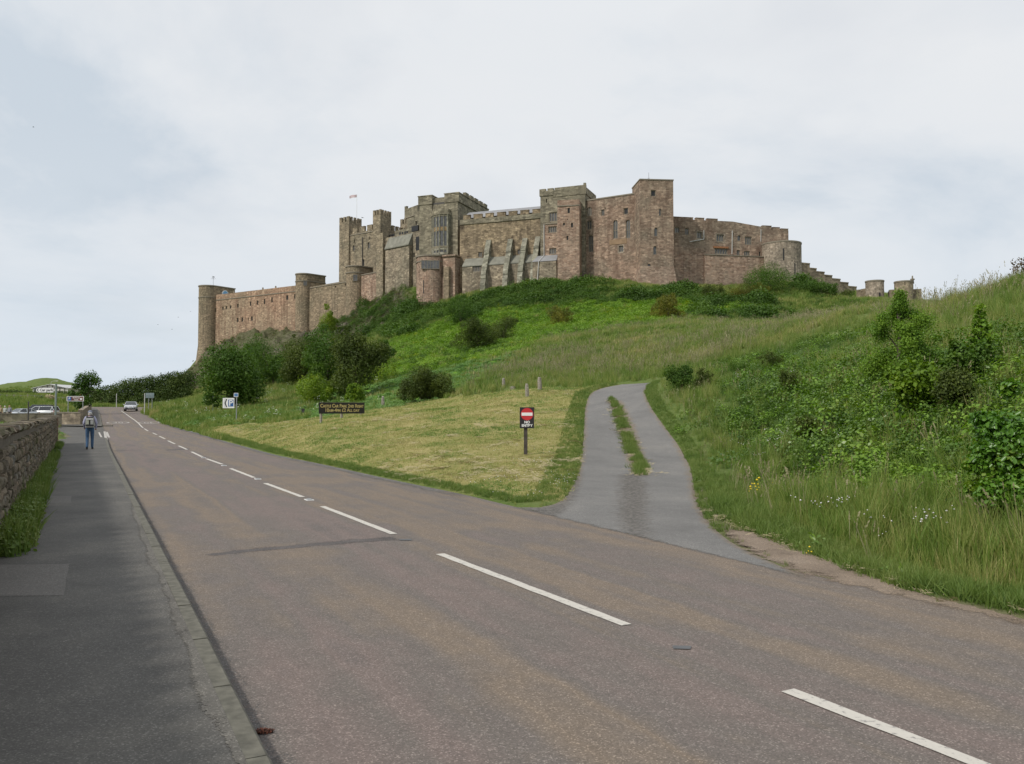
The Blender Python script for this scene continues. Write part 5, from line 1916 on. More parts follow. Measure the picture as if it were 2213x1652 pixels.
steps = [(215, 300, 166), (300, 360, 212), (360, 431, 243), (431, 500, 274), (500, 573, 306), (573, 645, 338), (645, 718, 375)]
sw = empty('stepped_wall', (0, 0, 0), 0, 'stone wall stepping downhill from the round tower, small dark doorway', 'castle wall')
mb = MB()
for i, (a, b, y) in enumerate(steps):
    u0_, u1_ = fS.uz(ZF(a, y))[0], fS.uz(ZF(b, y))[0]
    zt_ = top_z(fS, ZF((a + b) / 2, y))
    mb.box(fS.o, fS.u, fS.n, u0_, u1_, .001 * i, 1.6, 18, zt_ - .3)
    mb.box(fS.o, fS.u, fS.n, u0_ - .04, u1_ + .06, -.08 + .001 * i, 1.68, zt_ - .3, zt_, 0, True)
mb.build('wall', M['keep'], sw)
o_ = ops_of(fS, ZF, [(421, 362, 30, 42, 'x')])[0]
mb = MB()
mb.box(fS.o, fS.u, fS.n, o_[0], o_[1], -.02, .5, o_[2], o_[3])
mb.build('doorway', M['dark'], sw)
fV = Face((ZF(716, 402), 200.0), (ZF(822, 398), 196.0))
block('low_wall', 'low stone wall joining the stepped wall to the left gate tower', 'castle wall', fV, top_z(fV, ZF(770, 400)), 18, 1.2, M['drum'])


def gate_drum(label, x0, x1, y, D, mat, fin=False):
    a, b = P(*ZF(x0, y), D), P(*ZF(x1, y), D)
    c, r = ((a.x + b.x) / 2, D + 1), (b.x - a.x) / 2
    zt_ = a.z
    g = empty('gate_tower', (0, 0, 0), 0, label, 'castle tower')
    mb = MB()
    mb.prism(circ(c, r, 28), 18, zt_)
    mb.build('wall', mat, g)
    mb = MB()
    mb.prism(circ(c, r + .1, 28), zt_ - .25, zt_ + .06)
    mb.build('coping', M['dressed'], g)
    return g, c, r, zt_


g1, c, r, zt_ = gate_drum('squat round gate tower on the saddle, sky on its right', 818, 973, 325, 190.0, M['pale'])
fg = Face((ZF(818, 330), 190.9), (ZF(973, 330), 190.9))
drum_window(g1, fg, r, r, ZF(925, 462), .25, 1.6, 'slit')
g2, c, r, zt_ = gate_drum('right gate tower with a small chimney, partly behind the sapling', 1078, 1235, 330, 188.0, M['keep'])
for (x0, x1, y) in ((1015, 1085, 405), (1228, 1298, 400)):
    f_ = Face((ZF(x0, y), 189.5), (ZF(x1, y), 189.0))
    mb = MB()
    mb.box(f_.o, f_.u, f_.n, 0, f_.len, 0, 3.5, 16, top_z(f_, ZF((x0 + x1) / 2, y)))
    mb.build('flank_wall', M['keep'], g2)
p_ = P(*ZF(1217, 330), 188.5)
mb = MB()
mb.tube((p_.x, p_.y, zt_ - .5), (p_.x, p_.y, zt_ + .35), .38, .30, 8)
mb.tube((p_.x, p_.y, zt_ + .35), (p_.x, p_.y, zt_ + .6), .5, .5, 8)
mb.tube((p_.x, p_.y, zt_ + .6), (p_.x, p_.y, zt_ + 1.3), .2, .14, 8)
mb.build('chimney', M['dressed'], g2)
# ------------------------------------------------------------------ walls on the left
def wall_stone_mat():
    m, t, b, o = newmat('field_stone')
    g = N(t, 'ShaderNodeNewGeometry')
    oi = N(t, 'ShaderNodeObjectInfo')
    at = N(t, 'ShaderNodeAttribute', attribute_name='tint')
    n = N(t, 'ShaderNodeTexNoise', i_Scale=7.0, i_Detail=7.0, i_Roughness=0.7)
    t.links.new(g.outputs['Position'], n.inputs['Vector'])
    f = math_(t, 'FRACT', math_(t, 'ADD', oi.outputs['Random'], at.outputs['Fac']))
    r = ramp(t, [(0.0, (0.085, 0.072, 0.055)), (0.3, (0.135, 0.112, 0.085)), (0.55, (0.17, 0.15, 0.115)), (0.8, (0.21, 0.165, 0.12)), (1.0, (0.14, 0.135, 0.12))])
    t.links.new(f, r.inputs[0])
    nr = ramp(t, [(0.3, 0.5), (0.5, 1.0), (0.72, 1.5)])
    t.links.new(n.outputs[0], nr.inputs[0])
    col = mixc(t, r.outputs[0], nr.outputs[0], 0.9, 'MULTIPLY')
    n2 = N(t, 'ShaderNodeTexNoise', i_Scale=1.6, i_Detail=5.0, i_Roughness=0.7)
    t.links.new(g.outputs['Position'], n2.inputs['Vector'])
    mr = ramp(t, [(0.50, 0.0), (0.66, 0.8)])
    t.links.new(n2.outputs[0], mr.inputs[0])
    col = mixc(t, col, (0.06, 0.068, 0.028), mr.outputs[0])
    t.links.new(col, b.inputs['Base Color'])
    b.inputs['Roughness'].default_value = 0.95
    b.inputs['Specular IOR Level'].default_value = 0.1
    bp = N(t, 'ShaderNodeBump', i_Strength=0.8, i_Distance=0.03)
    t.links.new(n.outputs[0], bp.inputs['Height'])
    t.links.new(bp.outputs[0], b.inputs['Normal'])
    return m


M['field'] = wall_stone_mat()
M['mortar'] = plain('wall_core', (0.105, 0.09, 0.068), 0.95, var=0.35, scale=9, bump=0.5)


def stone_shape(k):
    """unit stone: x and z within +-.5, front bulging towards -y"""
    r = random.Random(100 + k)
    n = 8
    ring0, ring1 = [], []
    for i in range(n):
        t = 2 * math.pi * i / n + r.uniform(-.12, .12)
        c, s = math.cos(t), math.sin(t)
        q = max(abs(c), abs(s)) ** .75
        x, z = c / q * .5, s / q * .5
        ring0.append((x * r.uniform(.92, 1.0), 0.3, z * r.uniform(.92, 1.0)))
        ring1.append((x * r.uniform(.66, .84), r.uniform(-.48, -.22), z * r.uniform(.66, .84)))
    v = ring0 + ring1 + [(r.uniform(-.1, .1), -.52, r.uniform(-.1, .1))]
    f = [(i, (i + 1) % n, n + (i + 1) % n, n + i) for i in range(n)] + [(n + i, n + (i + 1) % n, 2 * n) for i in range(n)]
    me = bpy.data.meshes.new('stone')
    me.from_pydata(v, [], f)
    me.materials.append(M['field'])
    me.update()
    return me


SHAPES = [stone_shape(k) for k in range(14)]
SH = [(np.array([v.co[:] for v in m.vertices]), [tuple(p.vertices) for p in m.polygons]) for m in SHAPES]


def rubble_wall(name, label, A, B, h0, h1, thick, zbase, parts=300, s_vis=0.0, course=(.12, .21), width=(.13, .40), coping=True, side=1):
    """dry looking wall from A to B (face line), body on the left of A>B; h0/h1 absolute top heights"""
    A, B = Vector((A.x, A.y)), Vector((B.x, B.y))
    L = (B - A).length
    u = (B - A) / L
    n = Vector((-u.y, u.x)) * side
    root = empty(name, (0, 0, 0), 0, label, 'wall')
    top = lambda s: h0 + (h1 - h0) * s / L
    mb = MB()
    k = 24
    for i in range(k):
        s0, s1 = L * i / k, L * (i + 1) / k
        q = lambda s, w, z: ((A + u * s + n * w).x, (A + u * s + n * w).y, z)
        mb.face([q(s0, .05, zbase), q(s1, .05, zbase), q(s1, .05, top(s1) - .03), q(s0, .05, top(s0) - .03)])
        mb.face([q(s1, thick, zbase), q(s0, thick, zbase), q(s0, thick, top(s0) - .03), q(s1, thick, top(s1) - .03)])
        mb.face([q(s0, .05, top(s0) - .03), q(s1, .05, top(s1) - .03), q(s1, thick, top(s1) - .03), q(s0, thick, top(s0) - .03)])
    mb.face([q(L, .05, zbase), q(L, thick, zbase), q(L, thick, top(L) - .03), q(L, .05, top(L) - .03)])
    mb.face([q(0, thick, zbase), q(0, .05, zbase), q(0, .05, top(0) - .03), q(0, thick, top(0) - .03)])
    mb.build('wall_core', M['mortar'], root)
    recs = []
    zr = 0.0
    H = max(h0, h1) - zbase
    while zr < H - .12:
        hh = random.uniform(*course)
        s = random.uniform(-.2, 0)
        while s < L:
            w = random.uniform(*width)
            c = s + w / 2
            if 0 < c < L:
                zt = zbase + zr + hh / 2
                if zt + hh / 2 < top(c) - .05:
                    recs.append((c, zt + random.uniform(-.02, .02), w * 1.04, hh * random.uniform(.9, 1.15), random.uniform(.09, .17), 0))
            s += w
        zr += hh
    if coping:
        s = 0.0
        while s < L:
            w = random.uniform(.28, .55)
            if s + w < L:
                recs.append((s + w / 2, top(s) + .02 + random.uniform(-.015, .02), w, random.uniform(.13, .2), random.uniform(.16, .22), 1))
            s += w
    vis = sorted([r for r in recs if r[0] > s_vis], key=lambda r: r[0])
    own = vis[:parts]
    own_ids = {id(r) for r in own}
    ang = math.atan2(u.y, u.x) + (0 if side > 0 else math.pi)
    if side < 0:
        pass
    for r in own:
        o = bpy.data.objects.new('coping_stone' if r[5] else 'stone', random.choice(SHAPES))
        COL.objects.link(o)
        o.parent = root
        w_ = thick / 2 if r[5] and thick < .5 else .04
        p = A + u * r[0] + n * w_
        o.location = (p.x, p.y, r[1])
        o.rotation_euler = (random.uniform(-.06, .06), random.uniform(-.07, .07), math.atan2(u.y, u.x) + random.uniform(-.03, .03))
        if side < 0:
            o.rotation_euler[2] += 0
        o.scale = (r[2], r[4] if not r[5] else thick * 1.1, r[3])
    V, Fq, T = [], [], []
    base = 0
    c_, s_ = math.cos(math.atan2(u.y, u.x)), math.sin(math.atan2(u.y, u.x))
    for r in recs:
        if id(r) in own_ids:
            continue
        vv, ff = random.choice(SH)
        sy = r[4] if not r[5] else thick * 1.1
        w_ = thick / 2 if r[5] and thick < .5 else .04
        p = A + u * r[0] + n * w_
        X, Y, Z = vv[:, 0] * r[2], vv[:, 1] * sy * (1 if side > 0 else 1), vv[:, 2] * r[3]
        V.append(np.c_[p.x + X * c_ - Y * s_, p.y + X * s_ + Y * c_, r[1] + Z])
        for f in ff:
            Fq.append(tuple(base + i for i in f))
        T += [random.random()] * len(vv)
        base += len(vv)
    if V:
        me = bpy.data.meshes.new('stonework')
        me.from_pydata([tuple(x) for x in np.concatenate(V)], [], Fq)
        a = me.attributes.new('tint', 'FLOAT', 'POINT')
        a.data.foreach_set('value', np.array(T, dtype=np.float32))
        me.materials.append(M['field'])
        o = bpy.data.objects.new('stonework', me)
        COL.objects.link(o)
        o.parent = root
        o['kind'] = 'stuff'
    return root


wa, wb = PAVL[2], PAVL[4]
d_ = (wb - wa).normalized()
wstart = wa - d_ * 16.0
near_wall = rubble_wall('rubble_wall', 'mossy rubble stone wall along the footway with weeds at its foot', wstart, wb, 1.55, 1.42, .46, .02, 300, 15.6)
# reddish pier that ends it
pier = empty('gate_pier', (wb.x, wb.y, 0), math.atan2(d_.y, d_.x), 'reddish dressed stone pier ending the footway wall', 'pier')
z = 0.05
for i in range(5):
    h = .29
    mb = MB()
    k = random.uniform(-.02, .02)
    mb.aabox(-.02 + k, .62 + k, -.06, .56, z, z + h - .012)
    mb.build('dressed_block', M['red'], pier)
    z += h
mb = MB()
mb.aabox(-.06, .68, -.1, .6, z, z + .1)
mb.build('cap_stone', M['dressed'], pier)


def plain_wall(name, label, A, B, z0, z1, thick, mat, cop=True):
    A, B = Vector((A[0], A[1])), Vector((B[0], B[1]))
    L = (B - A).length
    u = (B - A) / L
    n = Vector((-u.y, u.x))
    root = empty(name, (0, 0, 0), 0, label, 'wall')
    mb = MB()
    mb.box(A, u, n, 0, L, 0, thick, z0, z1 - .1)
    mb.build('wall_body', mat, root)
    if cop:
        k = int(L / .9)
        for i in range(k):
            mb = MB()
            e = random.uniform(-.02, .02)
            mb.box(A, u, n, L * i / k + .01, L * (i + 1) / k - .01, -.04, thick + .04, z1 - .1, z1 + e, 0, True)
            mb.build('coping_stone', M['dressed'], root)
    return root


pa_ = P(128, 920, 84)
pb_ = P(173.5, 919, 84)
plain_wall('rubble_wall', 'brown stone wall facing the walker across the side road', (pa_.x - 1, 84.3), (pb_.x, 84.0), -.2, 1.68, .45, M['rubble'])
e_ = flat(206, 879)
pc_ = P(198, 880, 128)
ww = plain_wall('rubble_wall', 'brown stone wall climbing beside the road to the bend', (pb_.x, 84.5), (pc_.x, 128), .0, 2.0, .45, M['rubble'], cop=False)
for ob in ww.children:
    for v in ob.data.vertices:
        f = (v.co.y - 84.5) / 43.5
        v.co.z += max(0, f) * .95 * (1 if v.co.z > .5 else .3)
ca, cb = P(-60, 894, 75), P(134, 893.5, 79)
plain_wall('rubble_wall', 'low stone wall with pale coping in front of the parked cars', (ca.x, ca.y), (cb.x, cb.y), .3, 1.60, .5, M['rubble'])
ca, cb = P(-120, 868, 150), P(128, 868, 148)
plain_wall('rubble_wall', 'long grey brown stone wall behind the parked cars', (ca.x, ca.y), (cb.x, cb.y), .8, 3.55, .5, M['rubble'])
ca, cb = P(128, 870, 148), P(172, 882, 138)
plain_wall('rubble_wall', 'weathered wall stretch beside the windswept tree', (ca.x, ca.y), (cb.x, cb.y), .8, 3.2, .5, M['rubble'], False)

# post and rail fence across the field
fence = empty('post_fence', (0, 0, 0), 0, 'thin wooden post and wire fence across the pale field', 'fence')
fa, fb = P(-60, 860, 178), P(150, 861, 178)
prev = None
for i in range(15):
    f = i / 14
    x, y = fa.x + (fb.x - fa.x) * f, 178
    g = gz(x, y)
    mb = MB()
    mb.aabox(x - .06, x + .06, y - .06, y + .06, g - .2, g + 1.15)
    mb.build('fence_post', M['wood'], fence)
    if prev:
        for k in (.5, 1.0):
            mb = MB()
            mb.tube((prev[0], y, prev[1] + k), (x, y, g + k), .02, .02, 4)
            mb.build('fence_wire', M['steel'], fence)
    prev = (x, g)

# pale hall below the dunes
hx0, hx1 = P(71.6, 853, 260).x, P(146.6, 853, 260).x
hy = 260.0
hz0 = min(gz(hx0, hy), gz(hx1, hy)) - .3
hb = P(100, 853.5, 260).z
he, hr = P(100, 838.5, 260).z, P(104, 830.5, 260).z
hut = empty('village_hall', (0, 0, 0), 0, 'pale low hall with shallow gable below the grassy dunes', 'building')
mb = MB()
xm = (hx0 + hx1) / 2
mb.face([(hx0, hy, hz0), (hx1, hy, hz0), (hx1, hy, he), (xm, hy, hr), (hx0, hy, he)])
mb.face([(hx1, hy, hz0), (hx1, hy + 14, hz0), (hx1, hy + 14, he), (hx1, hy, he)])
mb.face([(hx0, hy + 14, hz0), (hx0, hy, hz0), (hx0, hy, he), (hx0, hy + 14, he)])
mb.face([(hx1, hy + 14, hz0), (hx0, hy + 14, hz0), (hx0, hy + 14, he), (xm, hy + 14, hr), (hx1, hy + 14, he)])
mb.build('wall', plain('cream_render', (.62, .57, .54), .8, var=.05), hut)
mb = MB()
for (a, za1, b, zb1) in ((hx0 - .4, he - .12, xm, hr + .02), (xm, hr + .02, hx1 + .4, he - .12)):
    mb.face([(a, hy - .5, za1), (b, hy - .5, zb1), (b, hy + 14.4, zb1), (a, hy + 14.4, za1)])
    mb.face([(a, hy - .5, za1 - .16), (b, hy - .5, zb1 - .16), (b, hy - .5, zb1), (a, hy - .5, za1)])
mb.build('roof', plain('pale_roof', (.50, .50, .50), .6), hut)
W_ = hx1 - hx0
for k, (f0, f1, z0, z1) in enumerate(((.03, .10, .8, 2.0), (.12, .22, .75, 2.1), (.25, .35, .75, 2.1), (.38, .48, .75, 2.1), (.52, .60, .75, 2.1), (.66, .70, .9, 2.1))):
    mb = MB()
    mb.aabox(hx0 + W_ * f0, hx0 + W_ * f1, hy - .06, hy + .1, hb + z0 - .3, hb + z1)
    w = mb.build('window', M['white'], hut)
    mb = MB()
    mb.aabox(hx0 + W_ * f0 + .1, hx0 + W_ * f1 - .1, hy - .09, hy - .03, hb + z0 - .2, hb + z1 - .1)
    mb.build('pane', M['glass'], w)
for f in (.0, .09, .245, .40, .505, .64, .76, .9, .985):
    mb = MB()
    x = hx0 + W_ * f
    mb.aabox(x, x + .14, hy - .13, hy - .01, hz0, he - .1)
    mb.build('corner_board', M['darkpipe'] if .6 < f < .95 else M['white'], hut)
for f in (.25, .40, .55):
    mb = MB()
    x = hx0 + W_ * f
    mb.aabox(x, x + .16, hy - .12, hy - .01, he + .0, he + (hr - he) * (1 - abs(f - .5) * 2) - .15)
    mb.build('gable_strut', M['darkpipe'], hut)
mb = MB()
mb.aabox(hx0, hx1, hy - .2, hy - .01, he - .1, he + .08)
mb.build('gable_beam', M['darkpipe'], hut)


# ------------------------------------------------------------------ lettering and signs
def text_mesh(body, size, mat, parent, ox, oz, y, name='lettering', align='CENTER', bold=0.0, sx=1.0, small=False):
    cu = bpy.data.curves.new(name, 'FONT')
    cu.body = body
    cu.size = size
    cu.align_x, cu.align_y = align, 'CENTER'
    cu.offset = bold
    cu.extrude = 0.003
    if small:
        cu.small_caps_scale = 0.74
        for i, ch in enumerate(body):
            if ch.islower():
                cu.body_format[i].use_small_caps = True
    to = bpy.data.objects.new(name, cu)
    COL.objects.link(to)
    bpy.context.view_layer.update()
    me = bpy.data.meshes.new_from_object(to.evaluated_get(bpy.context.evaluated_depsgraph_get()))
    bpy.data.objects.remove(to)
    bpy.data.curves.remove(cu)
    for v in me.vertices:
        v.co = (ox + v.co.x * sx, y - v.co.z, oz + v.co.y)
    me.materials.append(mat)
    o = bpy.data.objects.new(name, me)
    COL.objects.link(o)
    o.parent = parent
    return o


def board(parent, name, x0, x1, z0, z1, y0, y1, mat, r=0.0):
    mb = MB()
    if r <= 0:
        mb.aabox(x0, x1, y0, y1, z0, z1)
        return mb.build(name, mat, parent)
    pts = []
    for (cx, cz, t0) in ((x1 - r, z0 + r, -90), (x1 - r, z1 - r, 0), (x0 + r, z1 - r, 90), (x0 + r, z0 + r, 180)):
        for k in range(5):
            t = math.radians(t0 + 22.5 * k)
            pts.append((cx + r * math.cos(t), cz + r * math.sin(t)))
    poly_plate(mb, pts, y0, y1)
    return mb.build(name, mat, parent)


def poly_plate(mb, pts, y0, y1, m=0):
    """flat plate in x-z (anticlockwise seen from -y), from y0 (front) to y1"""
    k = len(pts)
    mb.face([(p[0], y0, p[1]) for p in pts], m)
    mb.face([(p[0], y1, p[1]) for p in reversed(pts)], m)
    for i in range(k):
        a, b = pts[i], pts[(i + 1) % k]
        mb.face([(b[0], y0, b[1]), (a[0], y0, a[1]), (a[0], y1, a[1]), (b[0], y1, b[1])], m)
    return mb


# no entry sign
c = hit(1136, 984)
D = c.y
px = lambda d: d / F * D
s = empty('no_entry_sign', (c.x, c.y, gz(c.x, c.y)), -0.04, 'black no entry sign with red disc on a dark post beside the track', 'road sign')
zb = P(1138, 925.9, D).z - s.location.z
zt = P(1138, 880.6, D).z - s.location.z
x0, x1 = P(1123.3, 903, D).x - c.x, P(1154.3, 903, D).x - c.x
mb = MB()
mb.aabox(-.055, .055, -.04, .06, -.3, zb + .3)
mb.build('post', M['darkwood'], s)
bd = board(s, 'board', x0, x1, zb, zt, -.075, -.045, M['black'], .012)
xc, zc_, rr_ = (x0 + x1) / 2 + .005, P(1138, 895.5, D).z - s.location.z, px(13.3)
mb = MB()
poly_plate(mb, [(xc + rr_ * math.cos(t), zc_ + rr_ * math.sin(t)) for t in [2 * math.pi * k / 36 for k in range(36)]], -.081, -.076)
mb.build('red_disc', M['redpaint'], bd)
mb = MB()
mb.aabox(xc - rr_ * .88, xc + rr_ * .88, -.087, -.0815, zc_ - rr_ * .25, zc_ + rr_ * .25)
mb.build('white_bar', M['white'], bd)
text_mesh('NO', px(7.5), M['white'], bd, xc, P(1138, 913, D).z - s.location.z, -.079, bold=.004)
text_mesh('ENTRY', px(7.5), M['white'], bd, xc, P(1138, 920.2, D).z - s.location.z, -.079, bold=.004)

# castle car park banner
pL, pR = hit(694, 917), hit(781, 900)
v = Vector((pR.x - pL.x, pR.y - pL.y))
rz = math.atan2(v.y, v.x)
s = empty('car_park_banner', (pL.x, pL.y, 0), rz, 'long black board with yellow lettering on three posts on the mown grass', 'sign')
Dl = pL.y
fb_ = Face(((688, 880), P(688, 880, Dl).y), ((786.5, 880), pR.y))
zt = (fb_.uz((700, 871))[1] + fb_.uz((780, 870))[1]) / 2
zb = (fb_.uz((700, 894.4))[1] + fb_.uz((780, 894.2))[1]) / 2
Lb = v.length
x0, x1 = -Lb * .07, Lb * 1.06
bd = board(s, 'board', x0, x1, zb, zt, -.07, -.04, M['black'])
for x in (0, Lb * .5, Lb):
    g = gz(pL.x + math.cos(rz) * x, pL.y + math.sin(rz) * x)
    mb = MB()
    mb.aabox(x - .055, x + .055, -.038, .07, g - .3, zt - .05)
    mb.build('post', M['wood'], s)
hh = zt - zb
text_mesh('Castle Car Park 2nd Right', hh * .44, M['yellow'], bd, (x0 + x1) / 2, zb + hh * .69, -.0735, bold=.006, sx=1.0, small=True)
text_mesh('10am-4pm £2 All day', hh * .44, M['yellow'], bd, (x0 + x1) / 2, zb + hh * .30, -.0735, bold=.006, sx=.97, small=True)
lw = [o for o in bd.children]
for o in lw:     # fit both lines to the board like the painted ones
    xs = [v.co.x for v in o.data.vertices]
    want = (x1 - x0) * (.95 if o is lw[0] else .75)
    k = want / (max(xs) - min(xs))
    m_ = (x0 + x1) / 2
    for v in o.data.vertices:
        v.co.x = m_ + (v.co.x - m_) * k
lh = MB()
poly_plate(lh, [(x0, zt + .001), (x0, zt + .012), (x1, zt + .012), (x1, zt + .001)][::-1], -.072, -.038)
lh.build('edge_trim', M['wood'], s)

# parking sign with chevron
c = hit(510.8, 917)
D = c.y
s = empty('parking_sign', (c.x, c.y, gz(c.x, c.y)), 0.06, 'white parking board with black chevron and blue P square', 'road sign')
Q = lambda dx, dy: ((dx - 510.8) / F * D, P(dx, dy, D).z - s.location.z)
mb = MB()
mb.tube((0, 0, -.3), (0, 0, Q(511, 850)[1]), .045, .045, 8)
mb.build('post', M['steel'], s)
x0, z1 = Q(482, 860.5)
x1, z0 = Q(506.4, 882.5)
bd = board(s, 'board', x0, x1, z0, z1, -.08, -.05, M['white'], .03)
w, h = x1 - x0, z1 - z0
mb = MB()
ch = [(.29, .90), (.15, .5), (.29, .10), (.39, .10), (.26, .5), (.39, .90)]
for seg in ([0, 1, 4, 5], [1, 2, 3, 4]):
    poly_plate(mb, [(x0 + w * ch[i][0], z0 + h * ch[i][1]) for i in seg], -.084, -.0805)
mb.build('chevron', M['black'], bd)
mb = MB()
for (a, b) in (((.20, .97), (.09, .5)), ((.09, .5), (.20, .03))):
    poly_plate(mb, [(x0 + w * a[0], z0 + h * a[1]), (x0 + w * b[0], z0 + h * b[1]), (x0 + w * (b[0] + .02), z0 + h * b[1]), (x0 + w * (a[0] + .02), z0 + h * a[1])], -.084, -.0805)
mb.build('edge_line', M['steel'], bd)
mb = MB()
mb.aabox(x0 + w * .47, x0 + w * .93, -.084, -.0805, z0 + h * .16, z0 + h * .84)
bl = mb.build('blue_square', M['blue'], bd)
text_mesh('P', h * .78, M['white'], bd, x0 + w * .70, z0 + h * .49, -.087, bold=.012)
mb = MB()
mb.tube((0, -.02, z0 + h * .3), (x1 - .1, -.05, z0 + h * .3), .02, .02, 6)
mb.build('bracket', M['steel'], s)
x0, z1 = Q(505, 849.7)
x1, z0 = Q(514.4, 858.3)
b2 = board(s, 'bus_stop_flag', x0, x1, z0, z1, -.055, -.046, M['white'], .05)
board(b2, 'blue_panel', x0 + .035, x1 - .03, z0 + .04, z1 - .035, -.06, -.0555, plain('pale_blue', (.09, .19, .38), .4), .03)
# thin posts
def thin_post(dx, dtop, dbot, label, mat, r=.035, D=None, group=None):
    c = hit(dx, dbot) if D is None else P(dx, dbot, D)
    z0 = gz(c.x, c.y)
    zt = P(dx, dtop, c.y).z
    o = empty('marker_post', (c.x, c.y, z0), 0, label, 'post', group)
    mb = MB()
    mb.tube((0, 0, -.3), (0, 0, zt - z0), r, r, 8)
    mb.build('shaft', mat, o)
    mb = MB()
    mb.tube((0, 0, zt - z0), (0, 0, zt - z0 + .04), r * 1.25, r * .8, 8)
    mb.build('cap', mat, o)
    return o


thin_post(460, 857, 895, 'thin grey post left of the parking sign below the dark trees', M['steel'])
thin_post(251.6, 851.6, 876, 'slim pale post before the far hedge at the bend', M['pipe'], .06, 150)
thin_post(193.6, 854.6, 877, 'slim pale post behind the windswept tree', M['pipe'], .05, 152)
thin_post(312.5, 851, 873, 'slim pale post beside the blue grey sign at the verge', M['pipe'], .06, 112)
thin_post(61, 869, 905, 'dark green post in front of the white estate car', M['darkpipe'], .06, 72)
# blue grey board on the far verge
s0 = P(324, 868, 116)
s = empty('information_sign', (s0.x, s0.y, gz(s0.x, s0.y)), 0, 'blue grey rectangular sign on two posts beyond the verge', 'sign')
g0 = s.location.z
a, b = P(315, 849.6, 116), P(333, 860.6, 116)
bd = board(s, 'board', a.x - s0.x, b.x - s0.x, b.z - g0, a.z - g0, -.05, -.02, M['greysign'], .04)
board(bd, 'panel_band', a.x - s0.x + .1, b.x - s0.x - .35, (a.z + b.z) / 2 - g0 + .12, a.z - g0 - .1, -.056, -.0505, plain('pale_band', (.24, .29, .30), .5))
for x in (-.18, .3):
    mb = MB()
    mb.tube((x, .02, -.4), (x, .02, a.z - g0 - .05), .05, .05, 8)
    mb.build('post', M['steel'], s)

# white car park direction sign on its tall post
D = 71.0
s0 = P(120, 900, D)
g0 = gz(s0.x, s0.y)
s = empty('direction_sign', (s0.x, s0.y, g0), 0, 'white car park finger sign with left chevron on a grey green post', 'road sign')
Q = lambda dx, dy: (P(dx, dy, D).x - s0.x, P(dx, dy, D).z - g0)
mb = MB()
mb.tube((0, 0, -.3), (0, 0, Q(120, 830)[1]), .085, .085, 10)
mb.build('post', plain('post_green', (.20, .24, .22), .5), s)
x0, z1 = Q(79.5, 838.5)
x1, z0 = Q(117, 848.4)
zm_ = (z0 + z1) / 2
mb = MB()
poly_plate(mb, [(x0, zm_), (x0 + .16, z0), (x1, z0), (x1, z1), (x0 + .16, z1)], -.13, -.10)
bd = mb.build('board', M['white'], s)
mb = MB()
hh = z1 - z0
for (p0, p1) in (((.16, .86), (.06, .5)), ((.06, .5), (.16, .14))):
    poly_plate(mb, [(x0 + .03 + p0[0], z0 + hh * p0[1]), (x0 + .03 + p1[0], z0 + hh * p1[1]), (x0 + .10 + p1[0], z0 + hh * p1[1]), (x0 + .10 + p0[0], z0 + hh * p0[1])], -.135, -.1305)
mb.build('chevron', M['black'], bd)
text_mesh('Car park', hh * .80, M['black'], bd, x0 + (x1 - x0) * .60, zm_ - hh * .02, -.134, bold=.006)
xs = [v.co.x for v in bd.children[-1].data.vertices]

# brown tourist sign
D = 90.0
s0 = P(181, 890, D)
g0 = float(zroad(D)) + .1
s = empty('tourist_sign', (s0.x, s0.y, g0), 0, 'brown tourist sign with white border and blue parking square', 'road sign')
Q = lambda dx, dy: (P(dx, dy, D).x - s0.x, P(dx, dy, D).z - g0)
x0, z1 = Q(145, 856.6)
x1, z0 = Q(181.5, 867.5)
bd = board(s, 'board', x0, x1, z0, z1, -.07, -.04, M['white'], .03)
pn = board(bd, 'brown_panel', x0 + .06, x1 - .06, z0 + .05, z1 - .05, -.075, -.0705, M['brownsign'])
h = z1 - z0
board(bd, 'blue_square', x0 + .10, x0 + .10 + h * .72, z0 + h * .14, z1 - h * .14, -.08, -.0755, M['blue'])
text_mesh('P', h * .6, M['white'], bd, x0 + .10 + h * .36, (z0 + z1) / 2, -.0835, bold=.006)
text_mesh('Bamburgh', h * .34, M['white'], bd, x0 + (x1 - x0) * .56, z0 + h * .68, -.079, bold=.003)
text_mesh('Castle', h * .34, M['white'], bd, x0 + (x1 - x0) * .56, z0 + h * .30, -.079, bold=.003)
mb = MB()
for (x, z_) in ((.0, .0), (.09, .0), (.18, .0)):
    mb.aabox(x1 - .40 + x, x1 - .34 + x, -.08, -.0755, z0 + h * .28, z0 + h * .66)
mb.aabox(x1 - .40, x1 - .16, -.0795, -.0757, z0 + h * .28, z0 + h * .5)
mb.build('castle_symbol', M['white'], bd)
for x in (x0 + .12, x1 - .12):
    mb = MB()
    gg = gz(s0.x + x, D) - g0
    mb.tube((x, .02, min(gg, 0) - .3), (x, .02, z1 - .02), .045, .045, 8)
    mb.build('post', M['steel'], s)
# round speed sign further on
D = 140.0
s0 = P(178, 878, D)
s = empty('speed_sign', (s0.x, s0.y, gz(s0.x, s0.y)), .2, 'small round speed limit sign above the brown tourist sign', 'road sign')
zc_ = P(178, 853.5, D).z - s.location.z
mb = MB()
mb.tube((0, 0, -.3), (0, 0, zc_ + .2), .04, .04, 8)
mb.build('post', M['steel'], s)
for (r, y0, y1, m, nm) in ((.34, -.06, -.045, M['redpaint'], 'rim'), (.26, -.065, -.0605, M['white'], 'disc')):
    mb = MB()
    poly_plate(mb, [(r * math.cos(t), zc_ + r * math.sin(t)) for t in [2 * math.pi * k / 24 for k in range(24)]], y0, y1)
    ob = mb.build(nm, m, s)
